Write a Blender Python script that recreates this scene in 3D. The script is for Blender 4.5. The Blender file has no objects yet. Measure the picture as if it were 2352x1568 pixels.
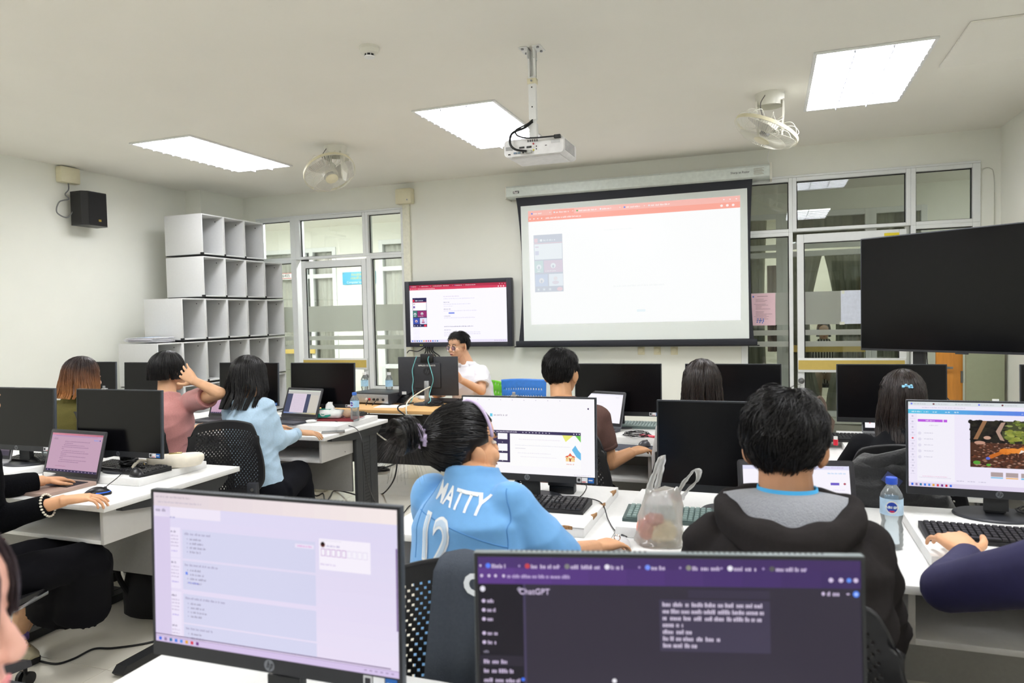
import bpy, bmesh, math, random
import numpy as np
from mathutils import Vector, Matrix, noise
random.seed(7)
S = bpy.context.scene
COL = S.collection
PI = math.pi
# ---------------------------------------------------------------- camera, world, exposure
F, YAW, PITCH, ROLL, EYE = 1637.1, 0.34654, -0.037792, -0.022364, 1.5
_f = Vector((-math.sin(YAW)*math.cos(PITCH), math.cos(YAW)*math.cos(PITCH), math.sin(PITCH)))
_r0 = Vector((math.cos(YAW), math.sin(YAW), 0)); _u0 = _r0.cross(_f)
_r = _r0*math.cos(ROLL) + _u0*math.sin(ROLL); _u = -_r0*math.sin(ROLL) + _u0*math.cos(ROLL)
cd = bpy.data.cameras.new('camera'); cam = bpy.data.objects.new('camera', cd); COL.objects.link(cam)
cd.sensor_width = 36; cd.lens = F*36/2352; cd.clip_start = 0.05; cd.clip_end = 60
m = Matrix((( _r.x, _u.x, -_f.x, 0), (_r.y, _u.y, -_f.y, 0), (_r.z, _u.z, -_f.z, EYE), (0, 0, 0, 1)))
cam.matrix_world = m
cd.dof.use_dof = True; cd.dof.focus_distance = 3.9; cd.dof.aperture_fstop = 4.5
S.camera = cam
w = bpy.data.worlds.new('world'); S.world = w; w.use_nodes = True
w.node_tree.nodes['Background'].inputs[0].default_value = (0.55, 0.6, 0.65, 1)
w.node_tree.nodes['Background'].inputs[1].default_value = 0.3
S.view_settings.view_transform = 'Standard'; S.view_settings.look = 'None'
S.view_settings.gamma = 1; S.view_settings.use_curve_mapping = False
S.view_settings.exposure = 0.0
LAMP = 18.5          # ceiling lamp radiance
# surveying helpers: a measured sight line meets a real plane of the room
def _ray(x, y): return _f + _r*((x-1176)/F) - _u*((y-784)/F)
def atY(x, y, Y): d = _ray(x, y); k = Y/d.y; return Vector((k*d.x, Y, EYE+k*d.z))
def atX(x, y, X): d = _ray(x, y); k = X/d.x; return Vector((X, k*d.y, EYE+k*d.z))
def atZ(x, y, Z): d = _ray(x, y); k = (Z-EYE)/d.z; return Vector((k*d.x, k*d.y, Z))

# ---------------------------------------------------------------- materials
_mc = {}
def srgb(c):
    return tuple(((v/255)/12.92 if v/255 <= .04045 else ((v/255+.055)/1.055)**2.4) for v in c)
def M(name, rgb, rough=.5, metal=0, noise_amt=.06, scale=30, bump=0, bscale=200, spec=.5, coat=0, trans=0, ior=1.45, aniso=None, alpha=1, sheen=0):
    if name in _mc: return _mc[name]
    mt = bpy.data.materials.new(name); mt.use_nodes = True; _mc[name] = mt
    nt = mt.node_tree; b = nt.nodes['Principled BSDF']; c = srgb(rgb)
    b.inputs['Roughness'].default_value = rough; b.inputs['Metallic'].default_value = metal
    b.inputs['Specular IOR Level'].default_value = spec; b.inputs['Coat Weight'].default_value = coat
    b.inputs['Transmission Weight'].default_value = trans; b.inputs['IOR'].default_value = ior
    b.inputs['Alpha'].default_value = alpha
    b.inputs['Sheen Weight'].default_value = sheen
    tc = nt.nodes.new('ShaderNodeTexCoord')
    def tex(sc, det=3):
        n = nt.nodes.new('ShaderNodeTexNoise'); n.inputs['Scale'].default_value = sc; n.inputs['Detail'].default_value = det
        src = tc.outputs['Object']
        if aniso:
            mp = nt.nodes.new('ShaderNodeMapping'); mp.inputs['Scale'].default_value = aniso
            nt.links.new(src, mp.inputs[0]); src = mp.outputs[0]
        nt.links.new(src, n.inputs['Vector']); return n
    if noise_amt:
        n = tex(scale); r = nt.nodes.new('ShaderNodeValToRGB'); e = r.color_ramp.elements
        e[0].position = .3; e[1].position = .7
        e[0].color = tuple(max(0, v*(1-noise_amt)) for v in c)+(1,)
        e[1].color = tuple(min(1, v*(1+noise_amt)) for v in c)+(1,)
        nt.links.new(n.outputs['Fac'], r.inputs[0]); nt.links.new(r.outputs[0], b.inputs['Base Color'])
    else: b.inputs['Base Color'].default_value = c+(1,)
    if bump:
        n2 = tex(bscale, 4); bp = nt.nodes.new('ShaderNodeBump'); bp.inputs['Strength'].default_value = bump; bp.inputs['Distance'].default_value = .01
        nt.links.new(n2.outputs['Fac'], bp.inputs['Height']); nt.links.new(bp.outputs[0], b.inputs['Normal'])
    return mt
def EM(rgb, s=1.0, name=None):
    k = name or 'glow_%d_%d_%d_%g' % (*rgb, s)
    if k in _mc: return _mc[k]
    mt = bpy.data.materials.new(k); mt.use_nodes = True; _mc[k] = mt; nt = mt.node_tree; nt.nodes.clear()
    e = nt.nodes.new('ShaderNodeEmission'); e.inputs[0].default_value = srgb(rgb)+(1,); e.inputs[1].default_value = s
    o = nt.nodes.new('ShaderNodeOutputMaterial')
    g = nt.nodes.new('ShaderNodeBsdfGlossy'); g.inputs['Roughness'].default_value = .25
    a = nt.nodes.new('ShaderNodeMixShader'); a.inputs[0].default_value = .03
    nt.links.new(e.outputs[0], a.inputs[1]); nt.links.new(g.outputs[0], a.inputs[2]); nt.links.new(a.outputs[0], o.inputs[0])
    return mt
def glassmat(name, tint=(235, 242, 240), refl=1.0, frost=0):
    if name in _mc: return _mc[name]
    mt = bpy.data.materials.new(name); mt.use_nodes = True; _mc[name] = mt; nt = mt.node_tree; nt.nodes.clear()
    t = nt.nodes.new('ShaderNodeBsdfTransparent'); t.inputs[0].default_value = srgb(tint)+(1,)
    g = nt.nodes.new('ShaderNodeBsdfGlossy'); g.inputs['Roughness'].default_value = .01
    fr = nt.nodes.new('ShaderNodeFresnel'); fr.inputs[0].default_value = 1.5
    mu = nt.nodes.new('ShaderNodeMath'); mu.operation = 'MULTIPLY'; mu.inputs[1].default_value = refl; mu.use_clamp = True
    mx = nt.nodes.new('ShaderNodeMixShader'); o = nt.nodes.new('ShaderNodeOutputMaterial')
    nt.links.new(fr.outputs[0], mu.inputs[0]); nt.links.new(mu.outputs[0], mx.inputs[0])
    nt.links.new(t.outputs[0], mx.inputs[1]); nt.links.new(g.outputs[0], mx.inputs[2]); out = mx
    if frost:
        d = nt.nodes.new('ShaderNodeBsdfDiffuse'); d.inputs[0].default_value = srgb((222, 224, 218))+(1,)
        tl = nt.nodes.new('ShaderNodeBsdfTranslucent'); tl.inputs[0].default_value = srgb((250, 250, 246))+(1,)
        ad = nt.nodes.new('ShaderNodeMixShader'); ad.inputs[0].default_value = .78
        nt.links.new(d.outputs[0], ad.inputs[1]); nt.links.new(tl.outputs[0], ad.inputs[2])
        m2 = nt.nodes.new('ShaderNodeMixShader'); m2.inputs[0].default_value = frost
        nt.links.new(mx.outputs[0], m2.inputs[1]); nt.links.new(ad.outputs[0], m2.inputs[2]); out = m2
    nt.links.new(out.outputs[0], o.inputs[0]); return mt
wallm = M('painted wall', (236, 237, 227), .75, noise_amt=.012, scale=3, bump=.02, bscale=120)
ceilm = M('painted ceiling', (236, 234, 225), .8, noise_amt=.012, scale=2)
alum = M('white powder coated aluminium', (226, 229, 227), .35, noise_amt=.01)
lamin = M('light grey laminate', (232, 232, 230), .45, noise_amt=.02, scale=60)
lamed = M('grey laminate edge', (203, 201, 198), .5, noise_amt=.02)
cubem = M('shelf laminate', (217, 218, 217), .5, noise_amt=.015, scale=50)
cubed = M('shelf edge band', (224, 224, 221), .5, noise_amt=.01)
blk = M('black plastic', (24, 24, 26), .4, noise_amt=.1, scale=80, bump=.05, bscale=600)
blk2 = M('black cable rubber', (20, 20, 22), .45, noise_amt=.05)
dgrey = M('charcoal plastic', (50, 52, 58), .45, noise_amt=.05)
scr_off = M('switched off screen', (10, 10, 13), .22, noise_amt=0, spec=.3)
chrome = M('chrome', (200, 200, 205), .12, metal=1, noise_amt=.02)
steel = M('brushed steel', (150, 152, 155), .3, metal=1, noise_amt=.05)
legm = M('charcoal powder coated steel', (52, 54, 56), .5, noise_amt=.05)
legd = M('black powder coated steel', (30, 31, 33), .5, noise_amt=.05)
modm = M('grey modesty board', (150, 149, 146), .6, noise_amt=.03, scale=80)
cream = M('cream plastic', (226, 220, 190), .45, noise_amt=.02)
fanw = M('off white fan plastic', (225, 224, 212), .4, noise_amt=.02)
white = M('white plastic', (232, 233, 231), .4, noise_amt=.01)
paper = M('paper', (240, 241, 244), .7, noise_amt=.01)
skin = M('skin', (214, 166, 128), .5, noise_amt=.05, scale=25, bump=.05, bscale=300)
skin2 = M('tan skin', (196, 145, 104), .5, noise_amt=.05, scale=25, bump=.05, bscale=300)
skin3 = M('fair skin', (228, 184, 160), .5, noise_amt=.04, scale=25)
hairk = M('black hair', (20, 18, 19), .36, noise_amt=.35, scale=60, spec=.5)
hairb = M('dark brown hair', (38, 28, 25), .33, noise_amt=.35, scale=60, spec=.6)
lime = M('lime green plastic', (120, 210, 60), .4, noise_amt=.02)
wood = M('beech laminate', (222, 178, 120), .45, noise_amt=.06, scale=8, aniso=(1, 14, 14))
glass = glassmat('window glass', (246, 249, 247), refl=1.3)
frosted = glassmat('frosted film', refl=.6, frost=.8)

# ---------------------------------------------------------------- mesh helpers
class G:
    def __init__(s): s.v = []; s.f = []; s.m = []; s.X = Matrix(); s.k = 0
    def add(s, vs, fs, mi=None):
        o = len(s.v); X = s.X
        s.v += [tuple(X @ Vector(p)) for p in vs]; s.f += [tuple(i+o for i in f) for f in fs]
        s.m += [s.k if mi is None else mi]*len(fs); return s
    def box(s, x0, x1, y0, y1, z0, z1, mi=None, b=0):
        if b:
            bm = bmesh.new(); bmesh.ops.create_cube(bm, size=1)
            for v in bm.verts: v.co = Vector((x0+(v.co.x+.5)*(x1-x0), y0+(v.co.y+.5)*(y1-y0), z0+(v.co.z+.5)*(z1-z0)))
            bmesh.ops.bevel(bm, geom=list(bm.edges), offset=b, segments=2, affect='EDGES', profile=.5)
            bm.verts.index_update(); s.add([v.co[:] for v in bm.verts], [[v.index for v in f.verts] for f in bm.faces], mi); bm.free(); return s
        return s.add([(x0,y0,z0),(x1,y0,z0),(x1,y1,z0),(x0,y1,z0),(x0,y0,z1),(x1,y0,z1),(x1,y1,z1),(x0,y1,z1)],
            [(0,3,2,1),(4,5,6,7),(0,1,5,4),(1,2,6,5),(2,3,7,6),(3,0,4,7)], mi)
    def prism(s, pts, d0, d1, axis='Y', mi=None):
        n = len(pts)
        def P(a, b, d): return {'Y': (a, d, b), 'Z': (a, b, d), 'X': (d, a, b)}[axis]
        vs = [P(a, b, d0) for a, b in pts]+[P(a, b, d1) for a, b in pts]
        return s.add(vs, [tuple(range(n)), tuple(range(2*n-1, n-1, -1))]+[(i, n+i, n+(i+1) % n, (i+1) % n) for i in range(n)], mi)
    def loft(s, rings, cap=True, mi=None, closed=False):
        n = len(rings[0]); vs = [p for r in rings for p in r]; R = len(rings); fs = []
        for k in range(R if closed else R-1):
            a = k*n; b = ((k+1) % R)*n
            fs += [(a+i, a+(i+1) % n, b+(i+1) % n, b+i) for i in range(n)]
        if cap and not closed: fs += [tuple(range(n-1, -1, -1)), tuple(range((R-1)*n, R*n))]
        return s.add(vs, fs, mi)
    def tube(s, pts, r, n=8, mi=None, cap=True, closed=False):
        pts = [Vector(p) for p in pts]; R = len(pts); rr = r if isinstance(r, (list, tuple)) else [r]*R
        up = None; rings = []
        for i, p in enumerate(pts):
            a = pts[(i-1) % R] if (closed or i) else p; b = pts[(i+1) % R] if (closed or i < R-1) else p
            t = (b-a).normalized() if (b-a).length > 1e-9 else Vector((0, 0, 1))
            if up is None: up = Vector((0, 0, 1)) if abs(t.z) < .9 else Vector((1, 0, 0))
            x = up.cross(t)
            if x.length < 1e-4: x = Vector((1, 0, 0)).cross(t)
            x.normalize(); y = t.cross(x).normalized(); up = y
            rings.append([(p+x*math.cos(2*PI*j/n)*rr[i]+y*math.sin(2*PI*j/n)*rr[i])[:] for j in range(n)])
        return s.loft(rings, cap, mi, closed)
    def cyl(s, p0, p1, r0, r1=None, n=16, mi=None): return s.tube([p0, p1], [r0, r0 if r1 is None else r1], n, mi)
    def lathe(s, prof, c=(0, 0, 0), n=24, mi=None, axis='Z', cap=True):
        rings = []
        for r, z in prof:
            ring = []
            for j in range(n):
                a = 2*PI*j/n; p = (r*math.cos(a), r*math.sin(a), z)
                if axis == 'Y': p = (p[0], -p[2], p[1])
                if axis == 'X': p = (p[2], p[0], p[1])
                ring.append((p[0]+c[0], p[1]+c[1], p[2]+c[2]))
            rings.append(ring)
        return s.loft(rings, cap, mi)
    def ell(s, c, rad, rot=None, n=16, mi=None):
        R = rot or Matrix.Identity(3); rings = []
        for i in range(1, n//2):
            th = PI*i/(n//2)
            rings.append([(Vector(c)+R @ Vector((rad[0]*math.sin(th)*math.cos(2*PI*j/n), rad[1]*math.sin(th)*math.sin(2*PI*j/n), -rad[2]*math.cos(th))))[:] for j in range(n)])
        vs = [p for r in rings for p in r]; k = len(rings)
        vs += [(Vector(c)+R @ Vector((0, 0, -rad[2])))[:], (Vector(c)+R @ Vector((0, 0, rad[2])))[:]]
        fs = [(a*n+i, a*n+(i+1) % n, (a+1)*n+(i+1) % n, (a+1)*n+i) for a in range(k-1) for i in range(n)]
        fs += [(k*n, (i+1) % n, i) for i in range(n)] + [(k*n+1, (k-1)*n+i, (k-1)*n+(i+1) % n) for i in range(n)]
        return s.add(vs, fs, mi)
    def mesh(s, name, mats, smooth=False):
        me = bpy.data.meshes.new(name); me.from_pydata(s.v, [], s.f)
        if not isinstance(mats, (list, tuple)): mats = [mats]
        for q in mats: me.materials.append(q)
        me.polygons.foreach_set('material_index', s.m)
        if smooth:
            me.polygons.foreach_set('use_smooth', [True]*len(me.polygons))
            if smooth != 'all': me.set_sharp_from_angle(angle=math.radians(35))
        me.validate(); me.update(); return me
    def build(s, name, mats, parent=None, smooth=True, loc=None, **kw):
        o = bpy.data.objects.new(name, s.mesh(name, mats, smooth)); COL.objects.link(o)
        if parent: o.parent = parent
        if loc: o.location = loc
        for k, v in kw.items(): o[k] = v
        return o
def tag(o, label=None, cat=None, group=None):
    if label: o['label'] = label
    if cat: o['category'] = cat
    if group: o['group'] = group
    return o
def thing(name, label, cat, loc=(0, 0, 0), rz=0, group=None):
    o = bpy.data.objects.new(name, None); COL.objects.link(o); o.location = loc; o.rotation_euler = (0, 0, rz)
    o.empty_display_size = .05; return tag(o, label, cat, group)
def copy_tree(o, parent=None):
    c = o.copy(); COL.objects.link(c); c.parent = parent
    for ch in list(o.children): copy_tree(ch, c)
    return c
def place(proto, used, loc, rz=0, label=None, group=None):
    """first use moves the prototype itself, later uses copy the thing with its parts"""
    o = proto if not used else copy_tree(proto)
    used.append(1); o.location = loc; o.rotation_euler = (0, 0, rz); tag(o, label, None, group); return o
def struct(name, g, mats, smooth=False, parent=None, kind='structure'):
    o = g.build(name, mats, parent, smooth)
    if kind and not parent: o['kind'] = kind
    return o
def spline(pts, n=6):
    P = [Vector(p) for p in pts]; out = []
    for i in range(len(P)-1):
        a = P[max(0, i-1)]; b = P[i]; c = P[i+1]; d = P[min(len(P)-1, i+2)]
        for k in range(n):
            t = k/n; out.append(.5*((2*b)+(c-a)*t+(2*a-5*b+4*c-d)*t*t+(3*b-a-3*c+d)*t**3))
    out.append(P[-1]); return out
def rr(x0, x1, y0, y1, r, n=4):
    pts = []
    for cx, cy, a0 in ((x1-r, y0+r, -90), (x1-r, y1-r, 0), (x0+r, y1-r, 90), (x0+r, y0+r, 180)):
        pts += [(cx+r*math.cos(math.radians(a0+90*k/n)), cy+r*math.sin(math.radians(a0+90*k/n))) for k in range(n+1)]
    return pts
def textmesh(txt, size, mat, name='lettering', parent=None, M4=None, align='CENTER', extrude=.0006, bold=0, xs=1, spacing=1):
    cu = bpy.data.curves.new(name, 'FONT'); cu.body = txt; cu.size = size; cu.align_x = align; cu.align_y = 'CENTER'
    cu.extrude = extrude; cu.offset = bold; cu.resolution_u = 3; cu.space_character = spacing
    t = bpy.data.objects.new(name, cu); COL.objects.link(t)
    dg = bpy.context.evaluated_depsgraph_get(); me = bpy.data.meshes.new_from_object(t.evaluated_get(dg))
    bpy.data.objects.remove(t); bpy.data.curves.remove(cu)
    me.materials.clear(); me.materials.append(mat)
    for p in me.polygons: p.material_index = 0
    me.transform(Matrix.Diagonal((xs, 1, 1, 1)))
    if M4: me.transform(M4)
    o = bpy.data.objects.new(name, me); COL.objects.link(o)
    if parent: o.parent = parent
    return o
FACE = Matrix.Rotation(PI/2, 4, 'X')     # text lying in XY turned to stand and face -Y

# ---------------------------------------------------------------- the room
XL, XR, YB, YF, ZC, T = -6.30, 1.875, 7.2, -3.2, 3.0, .12
g = G(); g.box(XL-.3, XR+.3, YF-.2, 10.05, -.12, -.012)
floor = struct('floor', g, M('floor grout', (176, 172, 160), .6))
tilem = M('glossy cream floor tile', (222, 217, 203), .1, noise_amt=.03, scale=5, spec=.6, coat=.3)
tg = G(); tg.box(-.2985, .2985, -.2985, .2985, -.012, 0, b=.001); tme = tg.mesh('floor_tile', tilem)
for i in range(14):
    for j in range(13):
        o = bpy.data.objects.new('floor_tile', tme); COL.objects.link(o); o.parent = floor
        o.location = (XL+.3+i*.6-.02, .15+j*.6-.6, 0)
g = G(); g.box(XL, XR, YF, YB+2.8, ZC, ZC+.12); struct('ceiling', g, ceilm)
g = G(); g.box(XL-T, XL, YF, YB+T, 0, ZC); g.box(XL, -6.08, 6.5, YB, 0, ZC); struct('wall_left', g, wallm)
g = G(); g.box(XR, XR+T, YF, YB+T, 0, ZC); struct('wall_right', g, wallm)
g = G(); g.box(XL, XR, YF-T, YF, 0, ZC); struct('wall_back', g, wallm)
# front wall with two glazed openings
OL0, OL1, OR0, OR1, OT = -5.885, -3.868, -.252, 1.722, 2.733
g = G(); g.box(XL-T, OL0, YB, YB+T, 0, ZC); g.box(OL1, OR0, YB, YB+T, 0, ZC); g.box(OR1, XR+T, YB, YB+T, 0, ZC)
g.box(OL0, OL1, YB, YB+T, OT, ZC); g.box(OR0, OR1, YB, YB+T, OT, ZC)
struct('wall_front', g, wallm)
def skirt(name, x0, x1, y0, y1):
    g = G(); g.box(x0, x1, y0, y1, 0, .1, b=.003); struct(name, g, M('skirting', (196, 194, 184), .5))
skirt('baseboard_left', XL+.001, XL+.015, YF, 6.5); skirt('baseboard_right', XR-.015, XR-.001, YF, YB); skirt('baseboard_front', OL1+.13, OR0, YB-.015, YB-.001)
# frames: bars of white aluminium standing a little proud of the wall
def bar(g, x0, x1, z0, z1, y0=YB-.02, y1=YB+.08): g.box(x0, x1, y0, y1, z0, z1, b=.004)
def pane(parent, x0, x1, z0, z1, y=YB+.03, bands=False, name='pane'):
    g = G(); g.box(x0, x1, y, y+.006, z0, z1); g.build(name, glass, parent, False)
    gk = G()
    for a in ((x0, x0+.008, z0, z1), (x1-.008, x1, z0, z1), (x0, x1, z1-.008, z1), (x0, x1, z0, z0+.006)): gk.box(a[0], a[1], y-.012, y-.001, a[2], a[3])
    gk.build('rubber_gasket', M('black gasket', (25, 25, 25), .6), parent, False)
    if bands:
        for a, b in ((1.345, 1.65), (1.245, 1.295), (1.138, 1.188)):
            f = G(); f.box(x0+.004, x1-.004, y-.0035, y-.001, a, b); f.build('frosted_band', frosted, parent, False)
def window(n, x0, x1, z0, z1, bands=False, fr=None):
    g = G(); fr = fr or (.03, .03)
    bar(g, x0, x0+fr[0], z0, z1); bar(g, x1-fr[1], x1, z0, z1); bar(g, x0+fr[0], x1-fr[1], z1-.035, z1); bar(g, x0+fr[0], x1-fr[1], z0, z0+.03)
    o = struct('window_%d' % n, g, alum); pane(o, x0+fr[0], x1-fr[1], z0+.03, z1-.035, bands=bands); return o
window(1, OL0, -5.315, 2.21, OT-.02, fr=(.06, .075)); window(2, -5.315, -4.355, 2.21, OT-.02, fr=(.055, .04)); window(3, -4.355, OL1, 2.21, OT-.02, fr=(.035, .03))
window(4, OL0, -5.315, .08, 2.21, True, (.06, .075)); window(5, -4.355, OL1, .68, 2.21, True, (.06, .03))
window(6, OR0, .215, 2.21, OT-.02, fr=(.06, .035)); window(7, .215, 1.19, 2.21, OT-.02, fr=(.035, .037)); window(8, 1.19, OR1, 2.21, OT-.02, fr=(.04, .06))
window(9, OR0, .215, .08, 2.21, True, (.06, .035)); window(10, 1.19, OR1, .08, 2.21, True, (.04, .06))
g = G(); g.box(-4.355, OL1, YB-.015, YB+.07, 0, .68, b=.003); struct('trim_1', g, alum)
g = G(); bar(g, OL0, OL1, OT-.02, OT, YB-.025); bar(g, OR0, OR1, OT-.02, OT, YB-.025); struct('trim_2', g, alum)
kick = M('yellow push plate', (203, 178, 96), .45, noise_amt=.03)
def door(n, x0, x1, zt, knob_side):
    g = G(); bar(g, x0, x0+.06, 0.01, zt, YB-.005, YB+.04); bar(g, x1-.06, x1, 0.01, zt, YB-.005, YB+.04)
    bar(g, x0+.06, x1-.06, zt-.08, zt, YB-.005, YB+.04); bar(g, x0+.06, x1-.06, .01, .1, YB-.005, YB+.04)
    d = struct('door_%d' % n, g, alum); pane(d, x0+.06, x1-.06, .1, zt-.08, YB+.015, True)
    h = G(); h.box(x0+.002, x1-.008, YB-.022, YB-.006, .9, 1.032, b=.002)
    b = h.build('push_bar', alum, d); h = G(); h.box(x0+.006, x1-.02, YB-.026, YB-.0225, .925, 1.012); h.build('yellow_strip', kick, b)
    kx = x0+.03 if knob_side < 0 else x1-.03
    h = G(); h.lathe([(.0, 0), (.028, 0), (.028, .006), (.012, .01), (.012, .03), (.024, .035), (.026, .05), (.018, .06), (0, .062)], (kx, YB-.005, .82), axis='Y'); h.build('door_knob', steel, d)
    return d
door(1, -5.26, -4.37, 2.185, 1); door(2, .25, 1.16, 2.185, -1)
g = G(); g.box(-5.24, -5.14, YB-.03, YB-.006, 2.188, 2.205, b=.003); g.build('closer', blk, bpy.data.objects['door_1'])
g = G(); g.box(.98, 1.10, YB-.012, YB-.0055, 2.13, 2.155); st = g.build('yellow_sticker', M('yellow sticker', (226, 206, 40), .5), bpy.data.objects['door_2'])
# conduit, junction boxes, switches
t = thing('wall_conduit', 'cream vertical cable trunking with square box at ceiling left of wall display', 'conduit', (-3.81, YB, 0))
g = G(); g.box(-.055, .03, -.03, 0, .1, 2.76, b=.004); g.build('trunking', M('cream trunking', (232, 231, 212), .5), t)
g = G(); g.box(-.11, .09, -.09, 0, 2.76, 2.93, b=.012); b = g.build('junction_box', cream, t)
g = G(); g.lathe([(0, 0), (.008, 0), (.008, .004), (0, .004)], (.04, -.0895, 2.80), axis='Y', n=10); g.build('screw', steel, b)
sp = atX(217, 475, -6.12)
t = thing('wall_speaker', 'black rectangular loudspeaker hung high on left wall', 'speaker', (-6.3, 5.14, 2.6))
g = G(); g.prism([(.06, -.135), (.20, -.14), (.245, -.1), (.245, .1), (.20, .14), (.06, .135)], -.16, .16, 'Z'); g.build('cabinet', blk, t)
g = G(); g.prism([(.245, -.1), (.252, -.095), (.252, .095), (.245, .1)], -.15, .15, 'Z'); gg = g.build('grille', M('speaker grille', (16, 16, 18), .7, bump=.4, bscale=500), t)
g = G(); g.box(.2521, .254, -.0, .028, -.12, -.10); g.build('emblem', M('brass', (190, 165, 90), .3, metal=1), gg)
g = G(); g.box(0, .07, -.03, .03, -.05, .05, b=.004); g.build('wall_bracket', blk, t)
t = thing('ceiling_junction_box', 'cream junction box at top of left wall above speaker with grey cable', 'junction box', (-6.3, 5.02, 2.93))
g = G(); g.box(0, .08, -.11, .09, -.09, .06, b=.012); g.build('box', cream, t)
g = G(); g.tube(spline([(.05, -.02, -.09), (.05, -.02, -.15), (.04, -.05, -.2), (.05, -.02, -.24), (.05, -.12, -.28), (.05, -.15, -.38), (.06, -.06, -.42), (.08, -.01, -.36)]), .006); g.build('cable', M('grey cable', (120, 122, 122), .5), t)
for i, (px, where) in enumerate(((1473, 'left one of three round dial wall switches below projection screen'), (1510, 'middle one of three round dial wall switches below projection screen'), (1549, 'right one of three round dial wall switches below projection screen'))):
    p = atY(px, 804, YB)
    t = thing('fan_speed_switch', where, 'switch', (p.x, YB, p.z))
    g = G(); g.box(-.035, .035, -.012, 0, -.045, .045, b=.004); g.build('plate', cream, t)
    g = G(); g.lathe([(0, 0), (.026, 0), (.024, .018), (0, .018)], (0, -.012, 0), axis='Y', n=20); g.build('dial', cream, t)
# ---------------------------------------------------------------- ceiling lamps, hatch
lampm = EM((252, 252, 255), LAMP, 'fluorescent light')
louv = M('louvre reflector', (205, 208, 225), .4, noise_amt=.01)
def lamp(x, y, label, rows=3, cells=12):
    t = thing('ceiling_light', label, 'ceiling light', (x, y, ZC), group='recessed ceiling lights')
    g = G(); a, b = .305, .635
    g.box(-a-.02, a+.02, -b-.02, -b, -.012, -.0005, b=.002); g.box(-a-.02, a+.02, b, b+.02, -.012, -.0005, b=.002); g.box(-a-.02, -a, -b, b, -.012, -.0005); g.box(a, a+.02, -b, b, -.012, -.0005)
    g.build('frame', white, t)
    g = G(); g.box(-a, a, -b, b, -.006, -.001); g.build('diffuser', lampm, t, False)
    for k in range(1, rows):
        h = G(); xx = -a+2*a*k/rows; h.prism([(xx-.006, -.012), (xx+.006, -.012), (xx+.002, -.03), (xx-.002, -.03)], -b, b, 'Y'); h.build('louvre_blade', louv, t, False)
    for k in range(1, cells):
        h = G(); yy = -b+2*b*k/cells; h.prism([(yy-.003, -.012), (yy+.003, -.012), (yy+.001, -.024), (yy-.001, -.024)], -a, a, 'X'); h.build('louvre_blade', louv, t, False)
    return t
lamp(-4.68, 5.225, 'bright louvred ceiling light nearest the left wall')
lamp(-2.11, 5.35, 'bright louvred ceiling light behind the projector pole')
lamp(.585, 5.27, 'bright ceiling light above the right of the room near the front')
for yy in (2.05, -1.0):
    for xx, side in ((-4.68, 'left'), (-2.11, 'middle'), (.585, 'right')): lamp(xx, yy, 'ceiling light out of view, %s column, above %s' % (side, 'the second row' if yy > 0 else 'the space behind the camera'), 2, 6)
p = atZ(2160, 236, 3); g = G(); g.box(1.02, 1.6, 4.45, 5.2, 2.985, 2.9995, b=.003)
tag(g.build('ceiling_hatch', ceilm), 'square white access hatch in ceiling near right wall', 'hatch')
# smoke detector
p = atZ(848, 108, 3.0)
t = thing('smoke_detector', 'round off white smoke detector on the ceiling', 'smoke detector', (p.x, p.y, ZC))
g = G(); g.lathe([(0, 0), (.056, 0), (.056, -.012), (.052, -.014), (.048, -.035), (.034, -.040), (0, -.04)]); g.build('housing', fanw, t)
g = G(); g.lathe([(.026, -.038), (.026, -.052), (.0, -.052)], cap=False); g.build('dark_mesh', blk, t)
g = G(); g.lathe([(0, -.052), (.030, -.052), (.028, -.058), (0, -.060)])
for k in range(8):
    a = k*PI/4; g.cyl((.028*math.cos(a), .028*math.sin(a), -.038), (.028*math.cos(a), .028*math.sin(a), -.053), .002, n=6)
g.build('cap', white, t)
# ---------------------------------------------------------------- corridor and room opposite
XC0, XC1, YO = -10.2, 4.2, 10.0
g = G(); g.box(XC0, XL-.3, YB, YO+.1, -.12, 0); g.box(XR+.3, XC1, YB, YO+.1, -.12, 0); g.box(XC0, XC1, 10.05, 13.2, -.12, 0); struct('trim_3', g, tilem)
g = G(); g.box(XC0, XL, YB, YO, ZC, ZC+.1); g.box(XR, XC1, YB, YO, ZC, ZC+.1); g.box(XC0, XC1, YO, 13.2, ZC, ZC+.1); struct('trim_4', g, ceilm)
g = G(); g.box(XC0-.1, XC0, YB, 13.2, 0, ZC); g.box(XC1, XC1+.1, YB, 13.2, 0, ZC); g.box(XC0, XC1, 13.2, 13.3, 0, ZC); g.box(XC0, XL-T, YB, YB+T, 0, ZC); g.box(XR+T, XC1, YB, YB+T, 0, ZC)
g.box(-3.2, -3.1, YO+.12, 13.2, 0, ZC); g.box(-2.2, -2.1, YB+T, YO, 0, ZC)  # second box: unseen divider added to part the corridor's bright and dim halves
struct('wall_corridor', g, wallm)
def ox(px): return atY(px, 640, YO).x
ops = [(ox(575), ox(773), .1, 2.66), (ox(873), ox(960), .1, 2.72), (-.6, 1.83, .1, 2.73)]
g = G(); xs = [XC0]+[v for o in ops for v in o[:2]]+[XC1]
for a, b in zip(xs[::2], xs[1::2]): g.box(a, b, YO, YO+.12, 0, ZC)
for a, b, z0, z1 in ops: g.box(a, b, YO, YO+.12, z1, ZC); g.box(a, b, YO, YO+.12, 0, z0)
struct('wall_opposite', g, wallm)
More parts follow.
